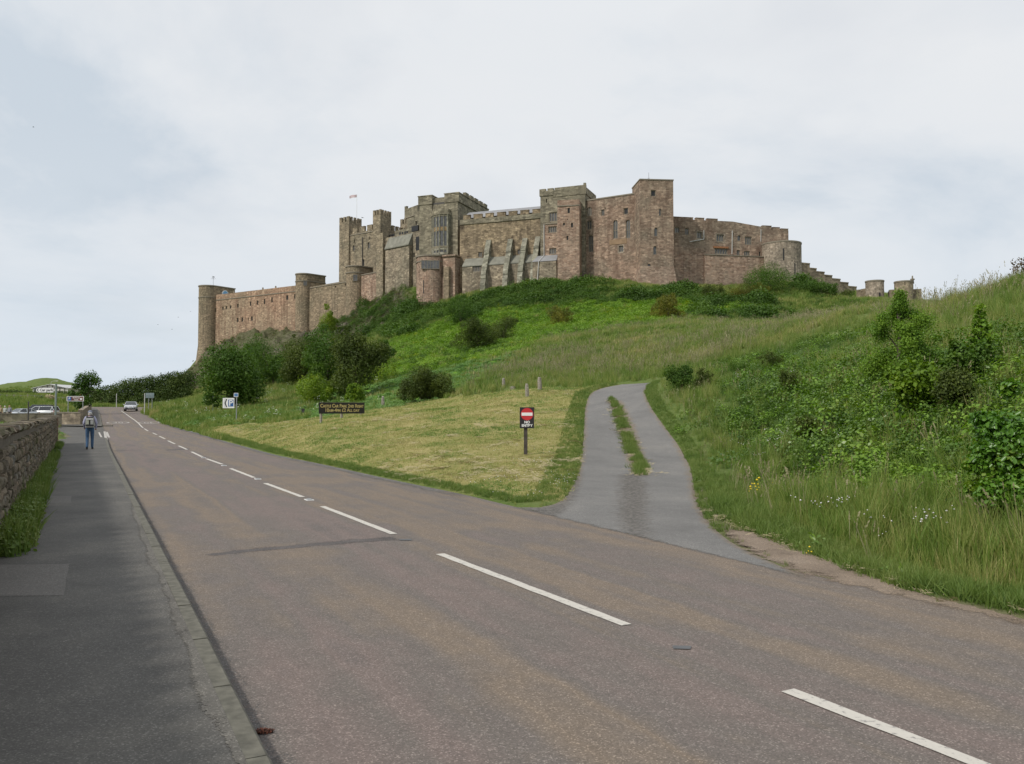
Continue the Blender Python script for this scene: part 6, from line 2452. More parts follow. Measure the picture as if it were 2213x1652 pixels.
# street lamp by the hall
s0 = P(109.8, 850, 205)
s = empty('street_lamp', (s0.x, s0.y, gz(s0.x, s0.y)), 0, 'thin pale street lamp with bent arm before the hall', 'lamp')
zt = P(110, 823.5, 205).z - s.location.z
pl = [(0, 0, -.3), (0, 0, zt - .6)] + [(.55 * (1 - math.cos(t)), 0, zt - .6 + .55 * math.sin(t)) for t in (.4, .8, 1.2, 1.57)] + [(1.3, 0, zt - .05)]
mb = MB()
for a, b in zip(pl, pl[1:]):
    mb.tube(a, b, .06, .05, 6)
mb.build('column', M['pipe'], s)
mb = MB()
mb.tube((1.2, 0, zt - .08), (1.8, 0, zt - .04), .09, .07, 8)
mb.build('lamp_head', M['pipe'], s)


# ------------------------------------------------------------------ wooden posts on the lawn edge
def wood_post(dx, dtop, dbot, label, lean=0.0, r=.085, cat='post', bdx=None):
    c = hit(dx if bdx is None else bdx, dbot)
    z0 = gz(c.x, c.y)
    h = P(dx, dtop, c.y).z - z0
    o = empty('wooden_post', (c.x, c.y, z0), random.uniform(0, 1), label, cat)
    k = 9
    bm = MB()
    rings = []
    lv = [(-.3, 1.0), (h * .35, 1.02), (h * .7, .93), (h * .93, .8), (h, .55)]
    rs = [[random.uniform(.86, 1.12) for _ in range(k)] for _ in range(2)]
    for i, (zz, s_) in enumerate(lv):
        rings.append([(lean * zz + r * s_ * rs[i % 2][j] * math.cos(2 * math.pi * j / k), r * s_ * rs[i % 2][j] * math.sin(2 * math.pi * j / k), zz + (random.uniform(-.04, .03) if i == 4 else 0)) for j in range(k)])
    for a, b in zip(rings, rings[1:]):
        for j in range(k):
            bm.face([a[j], a[(j + 1) % k], b[(j + 1) % k], b[j]])
    bm.face(rings[-1])
    bm.build('timber', M['wood'], o)
    return o


wood_post(1138, 829.5, 859.5, 'weathered leaning post, nearest the no entry sign on the lawn', -.05, .11, bdx=1139.5)
wood_post(1165, 815.5, 843.5, 'weathered post with rotted pale foot beside the long grass', -.04, .12, bdx=1166.5)
wood_post(1088.5, 818, 841, 'grey post half hidden in long grass left of the low stump', -.03, .11)
wood_post(1108.5, 835.5, 842, 'low sawn wooden stump between two taller posts', 0, .2, 'stump')
wood_post(910.3, 844, 865, 'grey post standing in front of the round dark gorse bush', 0, .11)
wood_post(827.6, 857, 878, 'grey fence post among white flowers right of the banner', 0, .13)
c = hit(655, 902.5)
o = empty('bollard', (c.x, c.y, gz(c.x, c.y)), .1, 'short black square bollard left of the banner', 'bollard')
h = P(655, 883.5, c.y).z - o.location.z
mb = MB()
mb.aabox(-.11, .11, -.1, .1, -.3, h - .05)
mb.build('shaft', M['black'], o)
mb = MB()
mb.prism([(-.11, -.1), (.11, -.1), (.11, .1), (-.11, .1)][::1], h - .05, h, 0, True, poly0=None)
mb.build('cap', M['darkwood'], o)
mb = MB()
mb.aabox(-.112, .112, -.103, -.1005, h * .6, h * .75)
mb.build('reflector_band', M['darkpipe'], o)


# ------------------------------------------------------------------ cars
def car_paint(name, col, metal=.35):
    m = plain(name, col, .3, metal, .5, .04)
    m.node_tree.nodes['Principled BSDF'].inputs['Coat Weight'].default_value = .6
    return m


M['tyre'] = plain('tyre_rubber', (.02, .02, .02), .85)
M['rim'] = plain('alloy_rim', (.4, .4, .41), .35, .8)
M['carglass'] = plain('car_glass', (.03, .035, .04), .06, 0, .8, .1)
M['lampglass'] = plain('lamp_glass', (.55, .56, .57), .1, 0, .8)
M['redlamp'] = plain('red_lamp', (.35, .02, .02), .2)
M['trimblack'] = plain('black_trim', (.025, .025, .027), .6)


def make_car(label, loc, rz, paint_, L=4.3, Wd=1.74, Ht=1.45, estate=False, group=None):
    """front towards -y before turning"""
    root = empty('car', loc, rz, label, 'car', group)
    # side stations along the car: (y fraction, sill z, belt z, half width at belt)
    st = [(0.0, .36, .60, .60), (.02, .28, .68, .80), (.06, .24, .74, .90), (.20, .22, .83, .97), (.29, .22, .91, 1.0), (.50, .22, .93, 1.0), (.72, .22, .96, 1.0), (.90, .24, .98, .96), (.975, .28, .93, .90), (1.0, .38, .80, .80)]
    hw = Wd / 2
    mb = MB()
    rings = []
    for (f, z0, z1, k) in st:
        y = -L / 2 + f * L
        w = hw * k
        rings.append([(-w * .93, y, z0), (-w, y, z0 + .16), (-w, y, z1 - .18), (-w * .93, y, z1), (0, y, z1 + .025), (w * .93, y, z1), (w, y, z1 - .18), (w, y, z0 + .16), (w * .93, y, z0)])
    for a, b in zip(rings, rings[1:]):
        for j in range(8):
            mb.face([a[j], a[j + 1], b[j + 1], b[j]][::-1], 0, True)
        mb.face([a[8], a[0], b[0], b[8]][::-1])
    mb.face(rings[0])
    mb.face(rings[-1][::-1])
    body = mb.build('body', paint_, root, merge=True)
    # cabin
    r0 = .29
    r1, r2, r3 = (.45, .93, .985) if estate else (.46, .74, .90)
    cab = [(r0, .90, hw * .90), (r1, Ht - .04, hw * .74), ((r1 + r2) / 2, Ht, hw * .76), (r2, Ht - .04, hw * .73), (r3, .97, hw * .86)]
    P_ = [[(-w, -L / 2 + f * L, z), (w, -L / 2 + f * L, z)] for f, z, w in cab]
    mb = MB()
    roofp = MB()
    zb_ = .92
    for i in range(len(P_) - 1):
        a, b = P_[i], P_[i + 1]
        tgt = roofp if i in (1, 2) else mb
        tgt.face([a[0], a[1], b[1], b[0]], 0, True)
    for s_ in (0, 1):
        sx = -1 if s_ == 0 else 1
        top = [P_[1][s_], P_[2][s_], P_[3][s_]]
        low = [(sx * hw * .90, -L / 2 + r0 * L, .90), (sx * hw * .95, -L / 2 + r1 * L, zb_), (sx * hw * .95, -L / 2 + (r1 + r2) / 2 * L, zb_), (sx * hw * .93, -L / 2 + r2 * L, .95), (sx * hw * .86, -L / 2 + r3 * L, .97)]
        fs = [[low[0], low[1], top[0]], [low[1], low[2], top[1], top[0]], [low[2], low[3], top[2], top[1]], [low[3], low[4], top[2]]]
        for q in fs:
            mb.face(q if s_ else q[::-1])
    glass = mb.build('glazing', M['carglass'], root)
    roofp.build('roof', paint_, root)
    # pillars
    mb = MB()
    for s_ in (0, 1):
        sx = -1 if s_ == 0 else 1
        o_ = sx * .012
        for (a, b) in (((sx * hw * .90, -L / 2 + r0 * L, .90), P_[1][s_]), ((sx * hw * .95, -L / 2 + (r1 + .12) * L, zb_), (P_[2][s_][0], -L / 2 + (r1 + .13) * L, Ht - .02)), ((sx * hw * .93, -L / 2 + r2 * L * .98, .95), P_[3][s_]), ((sx * hw * .86, -L / 2 + r3 * L, .97), P_[3][s_])):
            mb.tube((a[0] + o_, a[1], a[2]), (b[0] + o_, b[1], b[2]), .035, .03, 5)
        mb.tube((P_[1][s_][0] + o_, P_[1][s_][1], P_[1][s_][2]), (P_[3][s_][0] + o_, P_[3][s_][1], P_[3][s_][2]), .03, .03, 5)
    pl = mb.build('roof_pillars', paint_, root)
    pl.name = 'pillar_frame'
    for fy in (.185, .80):
        for sx in (-1, 1):
            y = -L / 2 + fy * L
            mb = MB()
            mb.tube((sx * (hw - .19), y, .31), (sx * (hw + .01), y, .31), .31, .31, 20)
            wh = mb.build('wheel', M['tyre'], root)
            mb = MB()
            mb.tube((sx * (hw - .05), y, .31), (sx * (hw + .022), y, .31), .20, .19, 14)
            mb.build('rim', M['rim'], wh)
    for sx in (-1, 1):
        mb = MB()
        mb.box((sx * hw * .62, -L / 2 + .05), (1, 0), (0, 1), -.17, .17, -.06, .2, .58, .72, 0, True)
        mb.build('headlight', M['lampglass'], root)
        mb = MB()
        mb.box((sx * hw * .70, L / 2 - .06), (1, 0), (0, 1), -.12, .12, -.1, .05, .70, .90, 0, True)
        mb.build('tail_light', M['redlamp'], root)
        mb = MB()
        mb.box((sx * (hw + .08), -L / 2 + .33 * L), (1, 0), (0, 1), -.09, .09, -.05, .06, .92, 1.05, 0, True)
        mb.build('wing_mirror', paint_, root)
    for (z0, z1, w_, nm, m_, y_) in ((.24, .42, .80, 'bumper_grille', M['trimblack'], -.05), (.56, .66, .26, 'grille', M['trimblack'], -.02), (.44, .55, .26, 'number_plate', M['white'], -.06)):
        mb = MB()
        mb.box((0, -L / 2), (1, 0), (0, 1), -hw * w_ if nm != 'number_plate' else -.26, hw * w_ if nm != 'number_plate' else .26, y_, .15, z0, z1, 0, True)
        mb.build(nm, m_, root)
    return root


c = flat(283, 889)
t = (flat(272, 895) - flat(262, 888.5)).normalized()
rz = math.atan2(-.42, .91) if False else math.atan2(.40, -.92) + math.pi / 2 + math.pi
make_car('silver saloon car driving towards us on the road', (c.x, c.y, c.z + .01), .38, car_paint('silver_paint', (.62, .63, .65), .35), 4.4, 1.75, 1.42)


def park(dx, D, dtop, H_, *a, **k):
    p = P(dx, 880, D)
    zt = P(dx, dtop, D).z
    return (p.x, D, zt - H_)


make_car('white estate car parked behind the low wall, side on', park(86, 106, 878.2, 1.47), -math.pi / 2, car_paint('white_car_paint', (.72, .74, .76), .1), 4.5, 1.75, 1.47, True)
make_car('dark purple car parked behind the white estate', park(79, 111, 875.2, 1.55), -math.pi / 2 + .1, car_paint('purple_paint', (.10, .09, .15), .4), 4.2, 1.75, 1.55, True)
make_car('pale silver hatchback parked left of the white estate', park(45, 101, 883.3, 1.34), -.5, car_paint('pale_paint', (.55, .57, .60), .3), 3.9, 1.7, 1.34)


# ------------------------------------------------------------------ people
def make_person(label, loc, rz, joints, edges, radii, seg_mat, mats, scale=1.0):
    root = empty('person', loc, rz, label, 'person')
    me = bpy.data.meshes.new('body')
    names = list(joints)
    me.from_pydata([joints[n] for n in names], [(names.index(a), names.index(b)) for a, b in edges], [])
    ob = bpy.data.objects.new('body', me)
    COL.objects.link(ob)
    sk = ob.modifiers.new('skin', 'SKIN')
    sk.use_smooth_shade = True
    for i, n in enumerate(names):
        d = me.skin_vertices[0].data[i]
        r = radii[n]
        d.radius = r if isinstance(r, tuple) else (r, r)
        d.use_root = (n == 'pelvis')
    sb = ob.modifiers.new('sub', 'SUBSURF')
    sb.levels = sb.render_levels = 2
    bpy.context.view_layer.update()
    ev = ob.evaluated_get(bpy.context.evaluated_depsgraph_get())
    m2 = bpy.data.meshes.new_from_object(ev)
    bpy.data.objects.remove(ob)
    m2.name = 'body'
    for m in mats:
        m2.materials.append(m)
    segs = [(Vector(joints[a]), Vector(joints[b]), seg_mat.get((a, b), 0)) for a, b in edges]
    for p in m2.polygons:
        c = p.center
        best, bm_ = 1e9, 0
        for a, b, mi in segs:
            t = max(0, min(1, (c - a).dot(b - a) / max((b - a).length_squared, 1e-9)))
            d = (c - a.lerp(b, t)).length
            if d < best:
                best, bm_ = d, mi
        p.material_index = bm_
        p.use_smooth = True
    o = bpy.data.objects.new('body', m2)
    COL.objects.link(o)
    o.parent = root
    root.scale = (scale,) * 3
    return root, o


def ellipsoid(name, c, r, mat, parent, n=12, m=8, z0=-1.0, squash=None):
    mb = MB()
    ring = []
    for i in range(m + 1):
        f = math.asin(z0) + (math.pi / 2 - math.asin(z0)) * i / m
        ring.append([(c[0] + r[0] * math.cos(f) * math.cos(2 * math.pi * j / n), c[1] + r[1] * math.cos(f) * math.sin(2 * math.pi * j / n), c[2] + r[2] * math.sin(f)) for j in range(n)])
    for a, b in zip(ring, ring[1:]):
        for j in range(n):
            mb.face([a[j], a[(j + 1) % n], b[(j + 1) % n], b[j]], 0, True)
    return mb.build(name, mat, parent, merge=True)


JO = dict(pelvis=(0, 0, .96), waist=(0, .01, 1.10), chest=(0, .03, 1.30), neck=(0, .05, 1.47), head=(0, .075, 1.60), crown=(0, .075, 1.70),
          shl=(-.18, .03, 1.41), ell=(-.25, -.03, 1.15), wrl=(-.22, .10, .97), hal=(-.20, .15, .90),
          shr=(.18, .03, 1.41), elr=(.27, -.02, 1.15), wrr=(.24, .06, .93), har=(.23, .10, .86),
          hil=(-.095, 0, .90), knl=(-.10, .03, .50), anl=(-.10, -.10, .10), tol=(-.11, .05, .05),
          hir=(.095, 0, .90), knr=(.10, .10, .50), anr=(.10, .10, .09), tor=(.11, .25, .05))
ED = [('pelvis', 'waist'), ('waist', 'chest'), ('chest', 'neck'), ('neck', 'head'), ('head', 'crown'), ('chest', 'shl'), ('shl', 'ell'), ('ell', 'wrl'), ('wrl', 'hal'), ('chest', 'shr'), ('shr', 'elr'), ('elr', 'wrr'), ('wrr', 'har'),
      ('pelvis', 'hil'), ('hil', 'knl'), ('knl', 'anl'), ('anl', 'tol'), ('pelvis', 'hir'), ('hir', 'knr'), ('knr', 'anr'), ('anr', 'tor')]
RA = dict(pelvis=(.17, .13), waist=(.165, .125), chest=(.18, .13), neck=.062, head=(.085, .10), crown=(.06, .07), shl=.078, ell=.055, wrl=.04, hal=.04, shr=.078, elr=.055, wrr=.04, har=.04,
          hil=.105, knl=.072, anl=.058, tol=.045, hir=.105, knr=.072, anr=.058, tor=.045)
SKIN = plain('skin', (.42, .26, .19), .6, var=.05)
def seg_mats(shirt=0, trouser=1, skin=2, boot=3):
    d = {}
    for e in ED:
        if e[0] in ('hil', 'hir', 'knl', 'knr') or e[1] in ('hil', 'hir'):
            d[e] = trouser
        elif e[0] in ('anl', 'anr'):
            d[e] = boot
        elif e[0] in ('neck', 'head', 'wrl', 'wrr'):
            d[e] = skin
        else:
            d[e] = shirt
    d[('pelvis', 'waist')] = shirt
    return d


c = flat(193.5, 971, .106)
hd = (PAVL[4] - PAVL[3]).normalized()
walker, wbody = make_person('person in cap and jeans with grey backpack walking away on the footway', (c.x, c.y, c.z), math.atan2(hd.y, hd.x) - math.pi / 2 - .05, JO, ED, RA, seg_mats(),
                            [plain('lilac_shirt', (.33, .33, .44), .8, var=.1), plain('denim', (.055, .11, .20), .85, var=.2, scale=18), SKIN, plain('walking_boot', (.05, .042, .035), .8)])
ellipsoid('hair', (0, .058, 1.575), (.092, .105, .085), plain('grey_hair', (.48, .46, .43), .8), walker, z0=-.9)
cap = ellipsoid('cap', (0, .08, 1.655), (.103, .122, .10), plain('cap_cloth', (.16, .17, .21), .8), walker, z0=-.15)
mb = MB()
mb.face([(-.08, .17, 1.66), (.08, .17, 1.66), (.06, .28, 1.64), (-.06, .28, 1.64)])
mb.face([(-.08, .17, 1.655), (-.06, .28, 1.632), (.06, .28, 1.632), (.08, .17, 1.655)])
mb.build('brim', M['darkpipe'], cap)
mb = MB()
mb.aabox(-.06, .06, -.055, -.035, 1.625, 1.665)
mb.build('cap_gap', M['white'], cap)
PACK = plain('pack_cloth', (.30, .30, .27), .85, var=.12, scale=20)
mb = MB()
o6 = lambda k, y: [(-.165 * k, y), (.165 * k, y), (.165 * k, y + .2), (-.165 * k, y + .2)]
mb.prism([(-.14, -.30), (.14, -.30), (.17, -.10), (-.17, -.10)], .98, 1.43, 0, True, poly0=[(-.15, -.32), (.15, -.32), (.18, -.10), (-.18, -.10)])
pack = mb.build('backpack', PACK, walker)
for (x0, x1, z0, z1, m_, nm) in ((-.13, -.035, 1.12, 1.30, plain('pack_pale', (.47, .48, .38), .85), 'pocket'), (.03, .13, 1.12, 1.30, plain('pack_pale', (.40, .40, .38), .85), 'pocket'), (-.165, .165, 1.05, 1.11, M['black'], 'band'), (-.03, .025, 1.11, 1.31, M['black'], 'centre_strap'), (-.135, .135, 1.335, 1.375, M['white'], 'reflective_strip'), (-.14, .14, 1.42, 1.46, M['black'], 'top_flap')):
    mb = MB()
    mb.aabox(x0, x1, -.345 if nm != 'top_flap' else -.31, -.28 if nm != 'top_flap' else -.1, z0, z1)
    mb.build(nm, m_, pack)
for sx in (-1, 1):
    mb = MB()
    pts_ = [(sx * .12, -.12, 1.42), (sx * .13, .02, 1.50), (sx * .125, .15, 1.40), (sx * .13, .17, 1.2), (sx * .17, .05, 1.05), (sx * .17, -.12, 1.0)]
    for a, b in zip(pts_, pts_[1:]):
        mb.tube(a, b, .024, .024, 6)
    mb.build('shoulder_strap', M['black'], pack)
for (sx, ax, ay) in ((-1, -.10, -.08), (1, .105, .14)):
    mb = MB()
    mb.aabox(ax - .05, ax + .05, ay - .09, ay + .17, -.004, .03)
    mb.build('boot_sole', M['black'], walker)
STAND = dict(JO)
STAND.update(knl=(-.10, .02, .50), anl=(-.10, .0, .09), tol=(-.11, .15, .05), knr=(.10, .02, .50), anr=(.10, 0, .09), tor=(.11, .15, .05), wrl=(-.25, .02, .93), hal=(-.25, .04, .85), wrr=(.25, .02, .93), har=(.25, .04, .85))
for (dx, D, dtop, lab, cols, hair) in ((21.5, 97, 876.0, 'person with reddish face in grey jacket beside the parked cars', (.25, .25, .29), (.40, .22, .16)), (11.5, 98, 877.0, 'white haired person in pale jacket beside the parked cars', (.42, .44, .42), (.62, .60, .58)), (2.0, 95, 876.0, 'person at the frame edge with tan top behind the wall', (.34, .26, .16), (.33, .20, .13))):
    p = P(dx, 880, D)
    zt = P(dx, dtop, D).z
    pr, _ = make_person(lab, (p.x, D, zt - 1.76), 2.9, STAND, ED, RA, seg_mats(), [plain('jacket', cols, .85), M['darkpipe'], SKIN, M['black']])
    ellipsoid('hair', (0, .06, 1.66), (.092, .105, .085), plain('hair', hair, .8), pr, z0=-.2)


# ------------------------------------------------------------------ birds and small things
def bird(dx, dy, D, span, label, roll=.2, yaw=0.0, group=None):
    p = P(dx, dy, D)
    o = empty('bird', (p.x, p.y, p.z), yaw, label, 'bird', group)
    k = span / 2
    mb = MB()
    pts = [(-.55 * k, 0, 0, .02), (-.2 * k, 0, .02 * k, .16), (.25 * k, 0, .03 * k, .15), (.55 * k, 0, .03 * k, .08), (.7 * k, 0, .02 * k, .01)]
    for a, b in zip(pts, pts[1:]):
        mb.tube(a[:3], b[:3], a[3] * k, b[3] * k, 6, caps=False)
    mb.build('body', M['trimblack'], o)
    for s_ in (-1, 1):
        mb = MB()
        for (p0, p1, p2, p3) in (((.28 * k, 0, .03 * k), (-.12 * k, 0, .03 * k), (-.12 * k, s_ * .5 * k, .2 * k), (.30 * k, s_ * .5 * k, .22 * k)), ((.30 * k, s_ * .5 * k, .22 * k), (-.12 * k, s_ * .5 * k, .2 * k), (-.22 * k, s_ * k, .10 * k), (-.05 * k, s_ * 1.02 * k, .1 * k))):
            mb.face([p0, p1, p2, p3])
            mb.face([(q[0], q[1], q[2] - .015 * k) for q in (p3, p2, p1, p0)])
        mb.build('wing', M['trimblack'], o)
    return o


bird(783.5, 471, 246, 1.15, 'black crow flying just right of the flagpole', yaw=2.6)
bird(72, 275, 120, .42, 'dark bird high in the grey cloud at the far side', yaw=.3)
for (dx, dy, lab) in ((411.5, 673.5, 'tiny distant bird closest to the far end castle tower'), (385, 686, 'tiny distant bird second from the far end tower'), (341, 702, 'tiny distant bird farthest from the castle over the hedge'), (371.5, 712, 'lowest tiny distant bird above the far end rock')):
    bird(dx, dy, 330, .85, lab, yaw=random.uniform(0, 3), group='distant birds beside the rock')

c = flat(568.5, 1586)
o = empty('brown_clump', (c.x, c.y, 0), .25, 'small reddish brown clump lying on the road beside the kerb', 'debris')
mb = MB()
for i in range(46):
    x = random.uniform(-.052, .052)
    t = random.uniform(0, math.pi)
    r_ = .018 * (1 - (x / .07) ** 2)
    p_ = Vector((x, r_ * math.cos(t), .004 + r_ * math.sin(t) * 1.2))
    q_ = p_ + Vector((random.uniform(-.012, .012), random.uniform(-.01, .01), random.uniform(.0, .012)))
    mb.tube(p_, q_, .006, .003, 4)
cl = mb.build('flakes', plain('rust_brown', (.12, .045, .028), .9, var=.4, scale=60), o)
cl['kind'] = 'stuff'
mb = MB()
mb.tube((-.055, 0, .012), (.055, .004, .012), .013, .011, 8)
mb.build('core', plain('dark_brown', (.05, .025, .018), .9), o)
# ------------------------------------------------------------------ plants: source shapes
G = np.random.default_rng(5)


def unit(v):
    return v / np.maximum(np.linalg.norm(v, axis=-1, keepdims=True), 1e-9)


def leaf_quads(C, Nn, size, aspect=1.6, droop=0.25):
    """one folded-diamond leaf per centre C with facing Nn; returns vertices, quads"""
    n = len(C)
    a = unit(np.cross(Nn, unit(G.normal(size=(n, 3)))))
    b = np.cross(Nn, a)
    s = np.asarray(size).reshape(-1, 1) * np.ones((n, 1))
    tip = C + a * s * .5 - Nn * s * droop * .5
    base = C - a * s * .5 - Nn * s * droop * .3
    l = C + b * s * .5 / aspect + a * s * .05
    r = C - b * s * .5 / aspect + a * s * .05
    V = np.stack([base, r, tip, l], 1).reshape(-1, 3)
    Q = np.arange(4 * n).reshape(n, 4)
    return V, Q


def leaf_hex(C, Nn, size, aspect=1.6, droop=0.25):
    """rounded leaf folded along its midrib: two quads, six vertices"""
    n = len(C)
    a = unit(np.cross(Nn, unit(G.normal(size=(n, 3)))))
    b = np.cross(Nn, a)
    s = np.asarray(size).reshape(-1, 1) * np.ones((n, 1))
    h = s * .5 / aspect
    up = Nn * s * .10
    base, tip = C - a * s * .5 - Nn * s * droop * .2, C + a * s * .5 - Nn * s * droop * .5
    V = np.stack([base, C - a * s * .22 + b * h * .95 + up, C + a * s * .18 + b * h * .85 + up * .6, tip, C + a * s * .18 - b * h * .85 + up * .6, C - a * s * .22 - b * h * .95 + up], 1).reshape(-1, 3)
    i = np.arange(n)[:, None] * 6
    Q = np.concatenate([i + np.array([[0, 3, 2, 1]]), i + np.array([[0, 5, 4, 3]])], 1).reshape(-1, 4)
    return V, Q


def src(name, V, Fc, tint, mat):
    return arrays_mesh(name, V, Fc, mat, {'tint': ('POINT', 'FLOAT', tint)}, link=False)


def grass_tuft(name, n, h, spread, bw, mat, lean=.5, hv=.4, seed_mat=None, seed=0.0):
    V, Fc, T = [], [], []
    for i in range(n):
        a, rad = G.uniform(0, 2 * math.pi), spread * math.sqrt(G.uniform())
        p = np.array([rad * math.cos(a), rad * math.sin(a), -0.02])
        d = G.uniform(0, 2 * math.pi)
        ln = lean * G.uniform(.2, 1)
        hh = h * G.uniform(1 - hv, 1)
        dirv = np.array([math.cos(d), math.sin(d), 0])
        sd_ = np.array([-math.sin(d), math.cos(d), 0]) if G.uniform() < .5 else dirv[[1, 0, 2]]
        m_ = p + dirv * ln * hh * .25 + np.array([0, 0, hh * .55])
        e = p + dirv * ln * hh * .75 + np.array([0, 0, hh])
        w = bw * G.uniform(.7, 1.2)
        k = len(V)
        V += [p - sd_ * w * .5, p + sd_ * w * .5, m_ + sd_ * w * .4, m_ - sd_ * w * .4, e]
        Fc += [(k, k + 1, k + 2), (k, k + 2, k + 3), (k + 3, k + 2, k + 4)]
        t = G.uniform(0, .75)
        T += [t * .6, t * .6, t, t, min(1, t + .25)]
    return src(name, np.array(V), np.array(Fc), np.array(T), mat)


def leaf_clump(name, n, size, rad, hgt, mat, up=.8, aspect=1.5, hexa=False):
    d = unit(G.normal(size=(n, 3)))
    d[:, 2] = np.abs(d[:, 2])
    r = G.uniform(.35, 1, n) ** .6
    C = d * r[:, None] * np.array([rad, rad, hgt])
    Nn = unit(d * .6 + G.normal(size=(n, 3)) * .55 + np.array([0, 0, up]))
    V, Q = (leaf_hex if hexa else leaf_quads)(C, Nn, size * G.uniform(.6, 1.25, n), aspect)
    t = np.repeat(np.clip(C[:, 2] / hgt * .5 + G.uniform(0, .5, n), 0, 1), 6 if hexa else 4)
    return src(name, V, Q, t, mat)


def stalk(name, n, h, spread, mat):
    V, Fc, T = [], [], []
    for i in range(n):
        a, rad = G.uniform(0, 2 * math.pi), spread * math.sqrt(G.uniform())
        p = np.array([rad * math.cos(a), rad * math.sin(a), 0.])
        d = G.uniform(0, 2 * math.pi)
        dv = np.array([math.cos(d), math.sin(d), 0])
        hh = h * G.uniform(.7, 1.1)
        e = p + dv * hh * G.uniform(.05, .35) + np.array([0, 0, hh])
        m_ = p + (e - p) * .8 - dv * .02
        k = len(V)
        w = .006
        s_ = np.array([-dv[1], dv[0], 0]) * w
        V += [p - s_, p + s_, m_ + s_ * .7, m_ - s_ * .7]
        Fc += [(k, k + 1, k + 2), (k, k + 2, k + 3)]
        T += [.3] * 4
        for j in range(5):
            c = m_ + (e - m_) * (j / 4)
            u_ = unit(G.normal(size=3)) * .022
            v_ = np.array([0, 0, .05]) + dv * .02
            k = len(V)
            V += [c - u_, c + u_, c + v_]
            Fc += [(k, k + 1, k + 2)]
            T += [G.uniform(.4, 1)] * 3
    return src(name, np.array(V), np.array(Fc), np.array(T), mat)


def straw_clump(name, n, rad, ln, w, mat, h=.03):
    V, Fc, T = [], [], []
    for i in range(n):
        a, r_ = G.uniform(0, 2 * math.pi), rad * math.sqrt(G.uniform())
        c = np.array([r_ * math.cos(a), r_ * math.sin(a), G.uniform(.005, h)])
        d = G.normal(.0, .6)
        dv = np.array([math.cos(d), math.sin(d), G.uniform(-.1, .1)]) * ln * G.uniform(.4, 1) * .5
        s_ = np.array([-math.sin(d), math.cos(d), .4]) * w
        k = len(V)
        V += [c - dv - s_, c + dv - s_, c + dv + s_, c - dv + s_]
        Fc += [(k, k + 1, k + 2), (k, k + 2, k + 3)]
        T += [G.uniform(0, 1)] * 4
    return src(name, np.array(V), np.array(Fc), np.array(T), mat)


def blossom(name, n, rad, size, h, mat, stem_mat=None):
    V, Fc = [], []
    for i in range(n):
        a, r_ = G.uniform(0, 2 * math.pi), rad * math.sqrt(G.uniform())
        c = np.array([r_ * math.cos(a), r_ * math.sin(a), h * G.uniform(.7, 1.1)])
        s = size * G.uniform(.6, 1.1) * .5
        k = len(V)
        o_ = np.array([[1, 0, 0], [0, 1, 0], [-1, 0, 0], [0, -1, 0], [0, 0, .7], [0, 0, -.7]]) * s
        V += list(c + o_)
        Fc += [(k + a_, k + b_, k + 4) for a_, b_ in ((0, 1), (1, 2), (2, 3), (3, 0))] + [(k + b_, k + a_, k + 5) for a_, b_ in ((0, 1), (1, 2), (2, 3), (3, 0))]
    return src(name, np.array(V), np.array(Fc), np.zeros(len(V)), mat)


def scatter(name, pts, sources, scale, label, tilt=.15, normal=None):
    """one object: source plants set on points by geometry nodes"""
    n = len(pts)
    me = bpy.data.meshes.new(name)
    me.vertices.add(n)
    me.vertices.foreach_set('co', np.ascontiguousarray(pts, dtype=np.float32).ravel())
    for an, typ, data in (('rot', 'FLOAT_VECTOR', np.c_[G.normal(0, tilt, n), G.normal(0, tilt, n), G.uniform(0, 2 * math.pi, n)]), ('scl', 'FLOAT', np.asarray(scale) * np.ones(n))):
        a = me.attributes.new(an, typ, 'POINT')
        a.data.foreach_set('vector' if typ == 'FLOAT_VECTOR' else 'value', np.ascontiguousarray(data, dtype=np.float32).ravel())
    a = me.attributes.new('pick', 'INT', 'POINT')
    a.data.foreach_set('value', G.integers(0, len(sources), n).astype(np.int32))
    for s_ in sources:
        for m in s_.data.materials:
            if m.name not in [x.name for x in me.materials]:
                me.materials.append(m)
    o = bpy.data.objects.new(name, me)
    COL.objects.link(o)
    ng = bpy.data.node_groups.new(name, 'GeometryNodeTree')
    ng.interface.new_socket('Geometry', in_out='INPUT', socket_type='NodeSocketGeometry')
    ng.interface.new_socket('Geometry', in_out='OUTPUT', socket_type='NodeSocketGeometry')
    gi, go = ng.nodes.new('NodeGroupInput'), ng.nodes.new('NodeGroupOutput')
    ip = ng.nodes.new('GeometryNodeInstanceOnPoints')
    jn = ng.nodes.new('GeometryNodeJoinGeometry')
    for s_ in sources:
        oi = ng.nodes.new('GeometryNodeObjectInfo')
        oi.inputs['Object'].default_value = s_
        oi.inputs['As Instance'].default_value = True
        ng.links.new(oi.outputs['Geometry'], jn.inputs[0])
    def na(nm, typ):
        x = ng.nodes.new('GeometryNodeInputNamedAttribute')
        x.data_type = typ
        x.inputs['Name'].default_value = nm
        return [q for q in x.outputs if q.enabled and q.name == 'Attribute'][0]
    er = ng.nodes.new('FunctionNodeEulerToRotation')
    ng.links.new(na('rot', 'FLOAT_VECTOR'), er.inputs[0])
    ng.links.new(gi.outputs[0], ip.inputs['Points'])
    ng.links.new(jn.outputs[0], ip.inputs['Instance'])
    ip.inputs['Pick Instance'].default_value = True
    ng.links.new(na('pick', 'INT'), ip.inputs['Instance Index'])
    ng.links.new(er.outputs[0], ip.inputs['Rotation'])
    ng.links.new(na('scl', 'FLOAT'), ip.inputs['Scale'])
    ng.links.new(ip.outputs[0], go.inputs[0])
    md = o.modifiers.new('scatter', 'NODES')
    md.node_group = ng
    return tag(o, label, kind='stuff')


